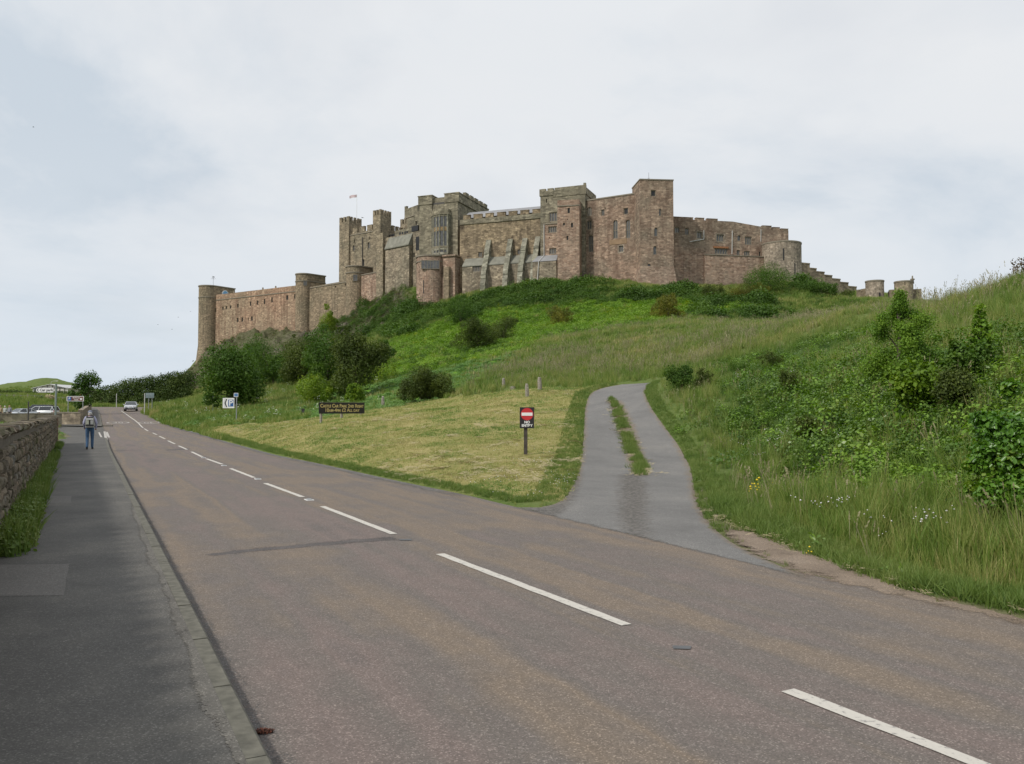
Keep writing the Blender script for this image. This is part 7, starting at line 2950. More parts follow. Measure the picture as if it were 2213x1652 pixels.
def polar(az0, az1, r0, r1, rho0, rref, p=1.2):
    """random ground points; density rho0 per m2 up to rref, then falling as (rref/r)^p"""
    r = np.geomspace(r0, r1, 600)
    d = rho0 * np.minimum(1, (rref / r) ** p) * r
    c = np.concatenate([[0], np.cumsum((d[1:] + d[:-1]) / 2 * np.diff(r))])
    n = int(c[-1] * math.radians(az1 - az0))
    rr_ = np.interp(G.uniform(0, c[-1], n), c, r)
    az = np.radians(G.uniform(az0, az1, n))
    return np.sin(az) * rr_, np.cos(az) * rr_


def keepz(x, y, w):
    k = G.uniform(size=len(x)) < w
    return x[k], y[k]


def ground_pts(x, y, dz=0.0):
    return np.c_[x, y, Hg(x, y) + dz]


# ------------------------------------------------------------------ ground cover
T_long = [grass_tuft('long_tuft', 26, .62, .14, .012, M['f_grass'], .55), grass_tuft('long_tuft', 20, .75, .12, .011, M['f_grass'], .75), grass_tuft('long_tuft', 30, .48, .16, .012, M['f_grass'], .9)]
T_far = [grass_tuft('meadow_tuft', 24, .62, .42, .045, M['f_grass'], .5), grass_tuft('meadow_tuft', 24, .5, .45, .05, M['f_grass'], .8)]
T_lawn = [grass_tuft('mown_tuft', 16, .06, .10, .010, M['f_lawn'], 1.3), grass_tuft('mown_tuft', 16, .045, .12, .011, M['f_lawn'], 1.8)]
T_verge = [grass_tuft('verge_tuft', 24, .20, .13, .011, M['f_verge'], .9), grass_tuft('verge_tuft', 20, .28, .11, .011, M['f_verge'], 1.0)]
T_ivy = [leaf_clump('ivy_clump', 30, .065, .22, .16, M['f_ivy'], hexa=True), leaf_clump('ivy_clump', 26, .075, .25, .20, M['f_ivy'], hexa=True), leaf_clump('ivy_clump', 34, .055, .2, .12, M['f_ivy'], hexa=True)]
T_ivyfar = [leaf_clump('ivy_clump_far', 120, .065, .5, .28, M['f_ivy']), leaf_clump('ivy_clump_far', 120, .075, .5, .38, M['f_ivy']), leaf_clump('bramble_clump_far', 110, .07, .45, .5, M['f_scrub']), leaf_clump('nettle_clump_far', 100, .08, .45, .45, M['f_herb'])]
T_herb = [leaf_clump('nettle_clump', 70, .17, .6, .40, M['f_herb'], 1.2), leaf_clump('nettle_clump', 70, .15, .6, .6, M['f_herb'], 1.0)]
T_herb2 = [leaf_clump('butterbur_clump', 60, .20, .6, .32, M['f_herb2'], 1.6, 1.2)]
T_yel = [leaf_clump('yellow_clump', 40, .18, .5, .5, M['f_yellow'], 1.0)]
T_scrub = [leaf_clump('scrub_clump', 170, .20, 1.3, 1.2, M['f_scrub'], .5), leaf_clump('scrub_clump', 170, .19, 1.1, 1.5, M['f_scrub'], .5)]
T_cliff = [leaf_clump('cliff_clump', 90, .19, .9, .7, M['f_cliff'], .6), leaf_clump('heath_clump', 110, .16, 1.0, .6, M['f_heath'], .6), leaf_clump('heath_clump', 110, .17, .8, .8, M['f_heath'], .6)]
T_seed = [stalk('seed_stalk', 6, .85, .16, M['f_seed']), stalk('seed_stalk', 5, .7, .2, M['f_seed'])]
T_straw = [straw_clump('straw_clump', 26, .16, .10, .004, M['f_straw']), straw_clump('straw_clump', 20, .22, .14, .004, M['f_straw'], .04)]
T_white = [blossom('white_flower', 3, .12, .035, .42, M['f_white'])]
T_daisy = [blossom('daisy', 4, .25, .022, .06, M['f_white'])]
T_yelf = [blossom('yellow_flower', 4, .09, .06, .55, M['f_yel'])]
T_pars = [blossom('umbel', 9, .25, .11, .75, plain('cream_petal', (.55, .58, .42), .8))]

onleft = lambda x, y: (x < -0.47 * y - 1.2) & (y < 78)


def wmeadow(x, y):
    z = zones(x, y)
    return (1 - z['lawn']) * (1 - z['dirt']) * (z['paved'] < -.03), z


# near bank and verge grass
x, y = polar(-2, 62, 4.5, 75, 60, 12, 1.35)
w, z = wmeadow(x, y)
pat = sstep(-.25, .2, fbm(x / 1.3, y / 1.3, 3) + .12)
w = w * (1 - .78 * z['ivy']) * (1 - z['herb']) * (.25 + .75 * pat) * (poly_sd(x, y, CORR) < -.05)
# keep growth short close to the tarmac
px_, py_ = keepz(x, y, w)
edge_d = np.minimum(-poly_sd(px_, py_, CORR), -poly_sd(px_, py_, PAVED[1]))
dd_ = -poly_sd(px_, py_, xy(DIRT))
edge_d = np.minimum(edge_d, dd_)
sc = np.clip(.16 + np.maximum(edge_d - .35, 0) * .75, .16, 1.0) * G.uniform(.65, 1.2, len(px_))
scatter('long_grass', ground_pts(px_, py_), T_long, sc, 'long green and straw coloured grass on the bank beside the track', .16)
x, y = polar(-12, 40, 5.0, 70, 1.1, 22, 1.0)
w, z = wmeadow(x, y)
x, y = keepz(x, y, w * (1 - .7 * z['ivy']) * (1 - z['herb']) * sstep(1.2, 2.4, -poly_sd(x, y, CORR)) * sstep(.3, 1.0, -poly_sd(x, y, PAVED[1])))
scatter('seed_heads', ground_pts(x, y), T_seed, G.uniform(.5, 1.0, len(x)), 'feathery grass seed heads standing over the long grass', .2)
# ridge line against the sky
x, y = polar(24, 40, 38, 54, 1.3, 40, .5)
scatter('ridge_grass', ground_pts(x, y), T_seed, G.uniform(.8, 1.4, len(x)), 'tall seeding grass along the crest of the dune', .25)

# middle and far meadow
x, y = polar(-34, 40, 55, 240, 7, 60, 1.1)
w, z = wmeadow(x, y)
w = w * (1 - z['ivy']) * (1 - .9 * z['herb']) * (1 - z['rock']) * ~onleft(x, y)
x, y = keepz(x, y, w)
scatter('meadow_grass', ground_pts(x, y), T_far, G.uniform(.6, 1.25, len(x)) * np.clip(np.hypot(x, y) / 90, .8, 1.5), 'rough meadow grass over the middle slope', .15)

x, y = polar(-14, 34, 52, 180, 1.1, 60, 1.0)
w, z = wmeadow(x, y)
x, y = keepz(x, y, w * (1 - z['herb']) * (1 - z['ivy']) * sstep(-.06, .16, fbm(x / 14, y / 5, 3)))
T_fseed = [stalk('far_seed_stalk', 9, .95, .5, M['f_seed'])]
scatter('meadow_seed_heads', ground_pts(x, y), T_fseed, G.uniform(.8, 1.3, len(x)), 'pale seeding grass in drifts over the middle slope', .2)

# mown lawn
x, y = polar(-24, 10, 14, 75, 190, 18, 1.6)
z = zones(x, y)
x, y = keepz(x, y, z['lawn'] * (z['paved'] < .0) * (.35 + .65 * sstep(-.2, .2, fbm(x / .8, y / .8, 3))))
scatter('mown_grass', ground_pts(x, y), T_lawn, G.uniform(.7, 1.5, len(x)) * np.clip(np.hypot(x, y) / 26, .9, 1.8), 'yellowing mown grass of the roadside lawn', .2)
x, y = polar(-24, 10, 16, 70, 7, 22, 1.2)
z = zones(x, y)
x, y = keepz(x, y, (z['lawn'] > .9) * sstep(.02, .22, fbm(x / 3.5, y / 1.6, 3)))
scatter('hay_wisps', ground_pts(x, y, .02), T_straw, G.uniform(.8, 1.7, len(x)), 'dry hay left lying on the mown lawn', .1)
x, y = polar(-9, 8, 16, 34, 5, 22, 1)
z = zones(x, y)
x, y = keepz(x, y, (z['lawn'] > .8) * sstep(-.02, .2, fbm(x / 2.0 + 9, y / 2.0, 3)) * sstep(28, 20, y))
scatter('daisies', ground_pts(x, y), T_daisy, G.uniform(.8, 1.3, len(x)), 'tiny white daisies in the lawn corner')


def along(line, n, off0, off1, lo=0, hi=1):
    """points beside a polyline, off metres to its left"""
    pts_, L = resample(line, 400)
    i = (G.uniform(lo, hi, n) * 398).astype(int)
    P0 = np.array([(p.x, p.y) for p in pts_])
    t = unit(P0[i + 1] - P0[i])
    f = G.uniform(0, 1, n)[:, None]
    q = P0[i] * (1 - f) + P0[i + 1] * f
    o_ = G.uniform(off0, off1, n)[:, None]
    return q[:, 0] - t[:, 1] * o_[:, 0], q[:, 1] + t[:, 0] * o_[:, 0]


# fringe of darker verge grass along the lawn and track edges
vx_, vy_ = [], []
lawn_edge = xy(LAWN)[:6]
for (ln, n, a, b) in ((lawn_edge, 5200, -.05, .45), (xy(LAWN)[5:11], 2600, -.05, .8), ([(p[0], p[1]) for p in xy(TRK_R)][2:], 2600, -.55, -.0), ([(p.x, p.y) for p in RS if p.y > 62], 5000, -1.6, -.05)):
    a_, b_ = along(ln, n, a, b)
    vx_.append(a_)
    vy_.append(b_)
vx_, vy_ = np.concatenate(vx_), np.concatenate(vy_)
k = (poly_sd(vx_, vy_, CORR) < -.02) & (poly_sd(vx_, vy_, PAVED[1]) < -.0)
vx_, vy_ = vx_[k], vy_[k]
scatter('verge_grass', ground_pts(vx_, vy_), T_verge, G.uniform(.3, .85, len(vx_)) * np.clip(np.hypot(vx_, vy_) / 45, .7, 1.3), 'dark green fringe of grass along lawn, track and road edges', .25)
dl = xy(DIRT)[6:]
a_, b_ = along(dl, 3600, -.03, .7)
k = poly_sd(a_, b_, CORR) < -.1
scatter('bank_edge_grass', ground_pts(a_[k], b_[k]), T_verge, G.uniform(.5, 1.0, k.sum()), 'short turf hanging over the bare dirt strip', .3)
# grass strip between the wheel tracks
med = HP([(1322, 862), (1330, 880), (1337, 900), (1350, 925), (1358, 955), (1370, 985), (1385, 1008), (1388, 1028)])
wd = np.array([.12, .20, .22, .20, .20, .18, .18, .18])
t_ = np.array([(p.x, p.y) for p in med])
f = G.uniform(0, len(med) - 1.001, 2000)
i = f.astype(int)
q = t_[i] * (1 - (f - i))[:, None] + t_[i + 1] * (f - i)[:, None]
ox = G.normal(0, .55, len(f)) * (wd[i])
x, y = q[:, 0] + ox, q[:, 1] + G.normal(0, .2, len(f))
gap = fbm(x * 1.6, y * 1.1, 2) > -.10
zf_ = trk_z(x, y)
cov = sstep(0, .45, (f / (len(med) - 1))) 
k = gap & (G.uniform(size=len(x)) < np.where(f > 6.3, .25, 1))
scatter('median_grass', np.c_[x, y, zf_][k], T_verge, G.uniform(.35, .85, k.sum()), 'grass growing between the wheel ruts of the track', .3)
k2 = G.uniform(size=len(x)) < .3
scatter('median_straw', np.c_[x + G.normal(0, .12, len(x)), y, zf_ + .005][k2], T_straw, G.uniform(.4, .9, k2.sum()), 'dry clippings along the grass strip in the track')

# ivy and low leaves on the right bank
x, y = polar(10, 46, 7, 26, 34, 12, 1.1)
w, z = wmeadow(x, y)
x, y = keepz(x, y, w * np.clip(z['ivy'] + .03, 0, 1) * (np.hypot(x, y) > 9.5))
scatter('ivy_cover', ground_pts(x, y), T_ivy, G.uniform(.6, 1.2, len(x)), 'dark ivy and low leaves covering the bank', .3)
x, y = polar(8, 46, 18, 75, 10, 28, 1.1)
w, z = wmeadow(x, y)
x, y = keepz(x, y, w * z['ivy'])
scatter('ivy_slope', ground_pts(x, y), T_ivyfar, G.uniform(.6, 1.4, len(x)) * (.75 + .8 * np.clip(fbm(x / 2.2, y / 2.2, 3) + .25, 0, 1)), 'dense ivy and bramble on the upper bank', .3)
# bright patch near the road
bp_ = HP([(1700, 1030), (1900, 1000), (2110, 1015), (2110, 1060), (1950, 1085), (1720, 1075)])
x, y = polar(14, 36, 8, 22, 40, 14, 1)
x, y = keepz(x, y, sstep(-.3, .5, poly_sd(x, y, xy(bp_)) + fbm(x, y, 3) * 2))
T_br = [leaf_clump('bramble_clump', 30, .065, .2, .22, M['f_herb'], hexa=True), leaf_clump('bramble_clump', 30, .07, .22, .26, M['f_herb'], hexa=True)]
scatter('bramble_patch', ground_pts(x, y), T_br, G.uniform(.7, 1.3, len(x)), 'bright green bramble patch on the bank near the road', .3)

# green hillside
x, y = polar(-22, 18, 58, 260, 5.0, 75, .9)
z = zones(x, y)
x, y = keepz(x, y, z['herb'] * ~onleft(x, y))
u = fbm(x / 22, y / 22, 3)
low = (y < 100 + 25 * u) & (x < 8)
s_ = G.uniform(.55, 1.25, len(x)) * np.clip(np.hypot(x, y) / 110, .7, 1.4)
b_ = ~low
scatter('nettle_cover', ground_pts(x[b_], y[b_]), T_herb, s_[b_], 'bright green nettles over the slope below the castle', .25)
scatter('butterbur_cover', ground_pts(x[low], y[low]), T_herb2, s_[low] * .8, 'paler broad leaves on the lower slope beside the lawn', .2)
kd = b_ & (fbm(x / 9 + 2, y / 9, 3) > .10) & (G.uniform(size=len(x)) < .10)
scatter('slope_scrub', ground_pts(x[kd], y[kd], -.1), T_scrub, G.uniform(.4, .95, kd.sum()), 'darker low scrub dotted through the nettles', .2)
k = b_ & (fbm(x / 7 + 5, y / 7, 3) > .14) & (G.uniform(size=len(x)) < .35)
scatter('yellow_herbs', ground_pts(x[k], y[k], .15), T_yel, s_[k] * .8, 'yellow green flowering herbs among the nettles')
# lower left slope under the trees
SL = HP([(330, 880), (420, 870), (560, 845), (700, 830), (640, 890), (560, 914), (440, 920), (380, 905)])
x, y = polar(-26, -8, 60, 135, 4.5, 75, .8)
x, y = keepz(x, y, sstep(-1, 1.5, poly_sd(x, y, xy(SL)) + fbm(x / 6, y / 6, 3) * 5))
scatter('slope_cover', ground_pts(x, y), T_herb2, G.uniform(.5, 1.1, len(x)), 'low pale green leaves on the slope under the trees')
x, y = polar(-28, -9, 58, 130, .06, 80, .5)
w, z = wmeadow(x, y)
x, y = keepz(x, y, (1 - z['lawn']) * (z['paved'] < -1))
scatter('cow_parsley', ground_pts(x, y), T_pars, G.uniform(.6, 1.2, len(x)), 'cream flower heads in the verge before the trees')

# scrub belt at the castle foot and plants on the crag
SCR = HP([(788, 640), (850, 648), (905, 668), (985, 655), (1050, 640), (1180, 618), (1300, 614), (1420, 634), (1500, 626), (1610, 612), (1745, 632), (1850, 644), (1830, 655), (1600, 654), (1480, 652), (1380, 657), (1180, 668), (1080, 668), (1000, 692), (900, 720), (840, 735), (800, 700)], dmin=120)
x, y = polar(-24, 28, 150, 270, 1.7, 190, .5)
x, y = keepz(x, y, sstep(-3, 3, poly_sd(x, y, xy(SCR)) + fbm(x / 8, y / 8, 3) * 9))
mound = np.clip(fbm(x / 5, y / 5, 2) * 1.4 + .4, .05, 1)
scatter('castle_scrub', ground_pts(x, y), T_scrub, (.4 + 2.4 * mound ** 1.5) * G.uniform(.6, 1.15, len(x)), 'dark green scrub banked against the castle foot', .2)
x, y = polar(-40, 0, 150, 310, 2.0, 220, .4)
z = zones(x, y)
x, y = keepz(x, y, z['rock'] * sstep(-.16, .12, fbm(x / 11 + 3, y / 11, 4)))
scatter('crag_plants', ground_pts(x, y, -.15), T_cliff, G.uniform(.4, 1.25, len(x)), 'green plants clinging to the crag below the walls', .3)
IVR = HP([(760, 640), (790, 622), (890, 630), (885, 660), (850, 690), (800, 735), (740, 730), (715, 742), (720, 700), (745, 668)], dmin=150)
x, y = polar(-24, -5, 180, 280, 1.1, 230, .4)
x, y = keepz(x, y, sstep(-2, 3, poly_sd(x, y, xy(IVR)) * .4 + fbm(x / 6, y / 6, 3) * 14))
scatter('crag_ivy', ground_pts(x, y), T_scrub, G.uniform(.4, 1.1, len(x)), 'ivy curtain over the rock right of the small tower', .3)

# weeds at the wall foot and on the ground behind it
wl = [(p.x, p.y) for p in PAVL[1:]]
a_, b_ = along(wl, 2200, -.30, .02, .12, 1)
h_ = G.uniform(.5, 1.5, len(a_)) * np.clip(1 - (np.hypot(a_ + 0, b_) - 10) / 60, .5, 1)
k = fbm(a_ * .6, b_ * .6, 3) > -.10
T_weed = [grass_tuft('weed_tuft', 22, .42, .13, .014, M['f_verge'], .6), leaf_clump('weed_clump', 40, .055, .15, .34, M['f_verge'])]
scatter('wall_foot_weeds', np.c_[a_, b_, zroad(b_) + .09][k], T_weed, h_[k], 'lush green weeds along the foot of the stone wall', .2)
x, y = polar(-75, -28, 4, 78, 6, 18, .9)
k = onleft(x, y) & (fbm(x / 3, y / 3, 3) > -.06) & (poly_sd(x, y, CORR) < -.8)
scatter('plot_weeds', ground_pts(x[k], y[k]), T_herb2 + T_far, G.uniform(.35, .8, k.sum()), 'weeds and grass on the plots behind the wall')
x, y = polar(-44, -26, 120, 440, .5, 150, .8)
k = (y > 150) & (poly_sd(x, y, CORR) < -2)
scatter('field_grass', ground_pts(x[k], y[k]), T_far, G.uniform(.35, .75, k.sum()) * np.clip(np.hypot(x[k], y[k]) / 140, 1, 2.2), 'grass of the far field and dunes')

# straw on the dirt, stray blades on tarmac
x, y = along(dl, 90, -.35, .1)
k = (y < 16)
scatter('verge_straw', np.c_[x, y, np.maximum(Hg(x, y), .02) + .03][k], T_straw, G.uniform(.35, .8, k.sum()), 'dry straw strewn on the dirt at the road edge')
# flowers on the bank
fp = [(1632, 968), (1650, 975), (1660, 985), (1668, 962), (1680, 958), (1700, 962), (1718, 958), (1645, 990), (1655, 1000), (1615, 985), (1788, 1146), (1800, 1142), (1812, 1147), (1820, 955), (1950, 1195), (1990, 1200), (2010, 1190), (1600, 830), (1640, 845), (1700, 830)]
q = np.array([tuple(hit(*p)) for p in fp])
q = np.repeat(q, 3, 0) + np.c_[G.normal(0, .25, (60, 2)), np.zeros(60)]
scatter('white_flowers', ground_pts(q[:, 0], q[:, 1]), T_white, G.uniform(.7, 1.2, len(q)), 'small white and pink flowers in the long grass')
q = np.array([tuple(hit(*p)) for p in [(1625, 1082), (1628, 1090), (1623, 1086), (1664, 1070), (1740, 1212)]])
scatter('yellow_flowers', ground_pts(q[:, 0], q[:, 1], -.1), T_yelf, np.array([1, 1, .8, .6, .5]), 'few bright yellow flowers near the track bend')


# ------------------------------------------------------------------ trees and bushes
def crown_mesh(name, lobes, n, size, mat, aspect=1.5, shell=.55, outward=.7, jag=.14, zsq=1.0, hexa=False):
    """leaves through the volume of several lobes: [(x, y, z, r)]"""
    lob = np.array(lobes)
    wts = lob[:, 3] ** 2
    li = G.choice(len(lob), n, p=wts / wts.sum())
    d = unit(G.normal(size=(n, 3)))
    r = (shell + (1 - shell) * G.uniform(0, 1, n) ** .5) * (1 + G.normal(0, jag, n))
    C = lob[li, :3] + d * (r * lob[li, 3])[:, None] * np.array([1, 1, zsq])
    Nn = unit(d * outward + G.normal(size=(n, 3)) * .6 + np.array([0, 0, .35]))
    V, Q = (leaf_hex if hexa else leaf_quads)(C, Nn, size * G.uniform(.6, 1.3, n), aspect)
    zz = C[:, 2]
    t = np.clip(.25 + .5 * (G.uniform(0, 1, n)) + .25 * (lob[li, 3] * 0 + G.choice([-.6, 0, .8], len(lob))[li]), 0, 1)
    return arrays_mesh(name, V, Q, mat, {'tint': ('POINT', 'FLOAT', np.repeat(t, 6 if hexa else 4))}, link=False).data


def lobes_dome(k, rx, h, seed, base=.15, small=.42):
    """uneven crown: a core, several boughs, and many small sprays breaking the outline"""
    r_ = random.Random(seed)
    out = [(r_.uniform(-.15, .15) * rx, 0, h * .42, min(rx, h * .5) * .72)]
    boughs = []
    for i in range(k):
        a = 2 * math.pi * i / k * 1.618 + r_.uniform(0, .9)
        q = r_.uniform(.2, .82)
        zz = h * r_.uniform(base, .88 - .38 * q)
        rr = rx * small * r_.uniform(.5, 1.15)
        o_ = (rx * q * math.cos(a), rx * q * math.sin(a), max(zz, rr * .5), rr)
        boughs.append(o_)
    for i in range(k * 3):
        x, y, z, r = r_.choice(boughs)
        d = Vector((r_.gauss(0, 1), r_.gauss(0, 1), r_.gauss(.3, .8))).normalized()
        rr = rx * r_.uniform(.07, .17)
        out.append((x + d.x * r * 1.05, y + d.y * r * 1.05, max(z + d.z * r * 1.0, rr * .6), rr))
    return out[:1] + boughs + out[1:]


def lobes_loose(k, w, h, seed):
    r_ = random.Random(seed)
    out = []
    for i in range(k):
        f = r_.random()
        a = r_.uniform(0, 6.28)
        q = math.sqrt(max(0, 1 - f * f)) * .5 * w * r_.uniform(.1, 1.0)
        out.append((q * math.cos(a), q * math.sin(a), h * (.08 + .84 * f), min(w, h * 1.4) * r_.uniform(.06, .17)))
    return out


def trunk_mesh(name, h, r, limbs, lean=(0, 0), seed=0):
    rr_ = random.Random(seed)
    mb = MB()
    pts_ = []
    k = 5
    for i in range(k + 1):
        f = i / k
        pts_.append(((lean[0] * f * f + rr_.uniform(-.04, .04) * h * .3 * (i > 0)), lean[1] * f * f, h * f * .8 - .3 * (i == 0)))
    for i in range(k):
        mb.tube(pts_[i], pts_[i + 1], r * (1 - .6 * i / k), r * (1 - .6 * (i + 1) / k), 7, caps=False)
    for (x, y, z, q) in limbs:
        s_ = Vector(pts_[min(k, max(1, int(k * .35 * (1 + rr_.random()))))])
        e = Vector((x, y, z))
        m_ = s_.lerp(e, .5) + Vector((0, 0, .1 * h * rr_.uniform(-.2, .6)))
        mb.tube(s_, m_, r * .45, r * .28, 6, caps=False)
        mb.tube(m_, e, r * .28, r * .08, 6, caps=False)
    return mb.build(name, M['bark'])


def plant(name, label, cat, base, w, h, lobes_n, leaf, size, mat, n, seed, group=None, trunk=True, lean=(0, 0), rz=0, flat_=False, bark_h=.5, small=.42, bare=0.0, zoff=0.0, shell=.55, lob=None, crown='crown', hexa=False, jag=.16):
    """a tree or bush standing at base; w, h metres"""
    o = empty(name, (base.x, base.y, gz(base.x, base.y) + zoff), rz, label, cat, group)
    if lob is None:
        lob = lobes_dome(lobes_n, w / 2, h - bare, seed, small=small)
        main = lob[:1 + lobes_n]
        ex = max(max(abs(x) + r * .95 for x, y, z, r in main), .01)
        tz_ = max(z + r * .97 for x, y, z, r in main)
        kx, kz = (w / 2) / ex, (h - bare) / tz_
        lob = [(x * kx, y * kx, z * kz, r * (kx * kz) ** .5) for x, y, z, r in lob]
    lob = [(x + lean[0] * (z / h), y + lean[1] * (z / h), z + bare, r) for (x, y, z, r) in lob]
    me = crown_mesh(crown, lob, n, size, mat, leaf, shell, hexa=hexa, jag=jag)
    c = bpy.data.objects.new(crown, me)
    COL.objects.link(c)
    c.parent = o
    if trunk:
        t = trunk_mesh('trunk', (h * bark_h + bare), max(.05, h * .025), [(x * .8, y * .8, z, r) for x, y, z, r in lob[1:8]], (lean[0] * .5, lean[1] * .5), seed)
        t.parent = o
    return o


def sized(x0, x1, ytop, ybase, xb=None, dmin=3):
    """base point and metre size of something seen between x0..x1, ytop..ybase"""
    b = hit((x0 + x1) / 2 if xb is None else xb, ybase, dmin=dmin)
    D = b.y
    return b, (x1 - x0) / F * D, (P(CX, ytop, D).z - b.z), D


def bush(label, x0, x1, yt, yb, mat, n, size, seed, name='gorse_bush', cat='bush', lob_n=9, xb=None, trunk=True, small=.42, dmin=40, group=None, shell=.5, aspect=1.5, **kw):
    b, w, h, D = sized(x0, x1, yt, yb, xb, dmin)
    cx_ = P((x0 + x1) / 2, yb, b.y).x
    if D > 50:
        n, size = int(n * 3.0), size * .68
    else:
        n, size = int(n * 2.0), size * .55
    b = Vector((cx_, b.y + w * .3, 0))
    if D < 50:
        kw['hexa'] = True
        small = .34
        lob_n = int(lob_n * 1.4)
        shell = .15
        kw['jag'] = .3
    return plant(name, label, cat, b, w, h * 1.02, lob_n, aspect, size, mat, n, seed, group, trunk, small=small, shell=shell, **kw)


# trees on the slope left of the castle
bush('broad dark tree, farthest down the slope and nearest the road verge', 410, 568, 733, 892, M['f_tree'], 7000, .34, 1, 'sycamore_tree', 'tree', 13, xb=500, dmin=70)
bush('shady grey green tree with its dark trunk showing, second up the slope', 528, 634, 732, 842, M['f_tree'], 4200, .33, 2, 'sycamore_tree', 'tree', 9, xb=575, dmin=70)
bush('yellowish topped tree between the trunked tree and the tallest pair', 590, 700, 728, 838, M['f_gorse'], 5200, .33, 3, 'sycamore_tree', 'tree', 10, dmin=70)
bush('tall dark tree in front of the crag', 640, 762, 715, 848, M['f_tree'], 5200, .33, 4, 'sycamore_tree', 'tree', 11, xb=700, dmin=70)
bush('full olive tree, topmost of the group, just above the banner', 688, 832, 716, 866, M['f_gorse'], 6500, .30, 5, 'sycamore_tree', 'tree', 12, xb=755, dmin=70)
bush('small pointed yellow green bush behind the banner', 742, 787, 832, 876, M['f_bright'], 1500, .22, 6, 'small_bush', 'bush', 6)
bush('bright green low shrub at the foot of the olive tree', 630, 745, 820, 876, M['f_bright'], 2200, .26, 26, 'low_shrub', 'shrub', 8, trunk=False)
bush('bright shrub in front of the tall dark tree, above the slope', 735, 850, 785, 838, M['f_bright'], 2000, .26, 27, 'low_shrub', 'shrub', 7, trunk=False)
bush('low dark bush filling the gap under the yellowish topped tree', 575, 668, 782, 838, M['f_tree'], 2600, .3, 28, 'low_tree', 'tree', 9, dmin=70)
bush('dark tree crown behind the broad tree, against the crag', 500, 590, 742, 815, M['f_tree'], 3600, .33, 29, 'sycamore_tree', 'tree', 9, dmin=90)
bush('dull olive shrub at the upper right of the olive tree', 800, 850, 735, 790, M['f_tree'], 1800, .28, 30, 'low_shrub', 'shrub', 7, trunk=False, dmin=70)
# gorse on the hill
bush('round dark gorse bush at the back edge of the lawn', 858, 990, 784, 868, M['f_gorse'], 7000, .16, 7, lob_n=14, small=.36)
bush('large olive gorse bush in the middle of the green slope', 975, 1088, 690, 760, M['f_gorse'], 6000, .22, 8, lob_n=12)
bush('darker gorse bush touching the right side of the large olive one', 1058, 1118, 683, 738, M['f_gorse'], 3000, .22, 9, lob_n=8)
bush('leaning gorse bush right below the round bastion', 956, 1032, 642, 706, M['f_tree'], 3600, .26, 10, lob_n=9, dmin=60)
bush('small half brown gorse bush alone on the nettle slope', 1177, 1240, 664, 706, M['f_gorseflower'], 2600, .22, 11, lob_n=8, dmin=60)
bush('gorse bush with yellow blossom below the tallest tower', 1410, 1488, 636, 692, M['f_gorseflower'], 3800, .24, 12, lob_n=9, dmin=60)
bush('wide brownish gorse bush before the right range', 1572, 1668, 614, 650, M['f_gorseflower'], 3600, .26, 13, lob_n=10, dmin=60)
bush('small pale gorse bush left of the wide brownish one', 1514, 1576, 617, 650, M['f_gorse'], 2200, .26, 14, lob_n=7, dmin=60)
bush('tall loose shrub rising in front of the pale round tower', 1600, 1748, 566, 642, M['f_tree'], 5200, .30, 15, 'tall_shrub', 'shrub', 12, dmin=60, small=.36)
bush('dark shrub below the stepped wall', 1740, 1832, 608, 643, M['f_scrub'], 3200, .30, 16, 'dark_shrub', 'shrub', 9, dmin=60)
bush('round dark bush under the foot of the stepped wall', 1818, 1854, 624, 645, M['f_gorse'], 1300, .25, 17, lob_n=6, dmin=60)
bush('bright green ivy mound clinging to the crag by the middle tower', 684, 730, 655, 728, M['f_bright'], 2400, .34, 18, 'ivy_mound', 'shrub', 7, dmin=120, trunk=False)
# right bank
b, w, h, D = sized(1880, 2025, 632, 830, 1945, 12)
lobs = []
r_ = random.Random(31)
for i in range(34):
    f = r_.random() if i > 3 else .78 + i * .06
    a = r_.uniform(0, 6.28)
    q = np.interp(f, [0, .12, .42, .66, .78, 1], [.7, 1, 1, .78, .34, .05]) * .5 * w * math.sqrt(r_.uniform(.05, 1))
    lobs.append((q * math.cos(a) * .92 + .02 * w, q * math.sin(a) * .92, h * (.07 + .86 * f), w * r_.uniform(.12, .21) * (1 - .5 * f)))
plant('young_tree', 'feathery green young tree standing alone on the bank, before the gate towers', 'tree', b, w, h, 0, 2.0, .060, M['f_young'], 42000, 31, bark_h=1.0, lob=lobs, shell=.0, jag=.38)
b, w, h, D = sized(2080, 2160, 655, 800, 2120, 10)
lobs = []
for i in range(22):
    f = (i + .5) / 22
    a = i * 2.4
    q = .42 * w * (1 - f * .8) * r_.uniform(.4, 1)
    lobs.append((q * math.cos(a), q * math.sin(a), h * (.06 + .9 * f), w * .13 * (1.2 - f * .7)))
plant('sapling', 'slender sapling with tiers of yellowish leaves right of the young tree', 'tree', b, w, h, 0, 1.3, .10, M['f_young'], 1700, 33, bark_h=1.1, lob=lobs, shell=.0, hexa=True, jag=.6)
bush('low sycamore shrub with yellow green leaves below the young tree', 1935, 2050, 782, 905, M['f_bright'], 2400, .17, 34, 'sycamore_shrub', 'shrub', 11, dmin=8, small=.34, shell=.3, aspect=1.2)
bush('dull dark bush between low sycamore shrub and frame edge', 2040, 2140, 800, 905, M['f_gorse'], 2600, .11, 35, 'dull_bush', 'bush', 9, dmin=8)
bush('leafy green shrub spreading under the sapling', 2050, 2200, 740, 830, M['f_tree'], 2600, .16, 43, 'leafy_shrub', 'shrub', 10, dmin=8, trunk=False)
bush('dense dark bush where the track disappears', 1442, 1510, 788, 856, M['f_tree'], 3000, .11, 36, 'dark_bush', 'bush', 8, dmin=8)
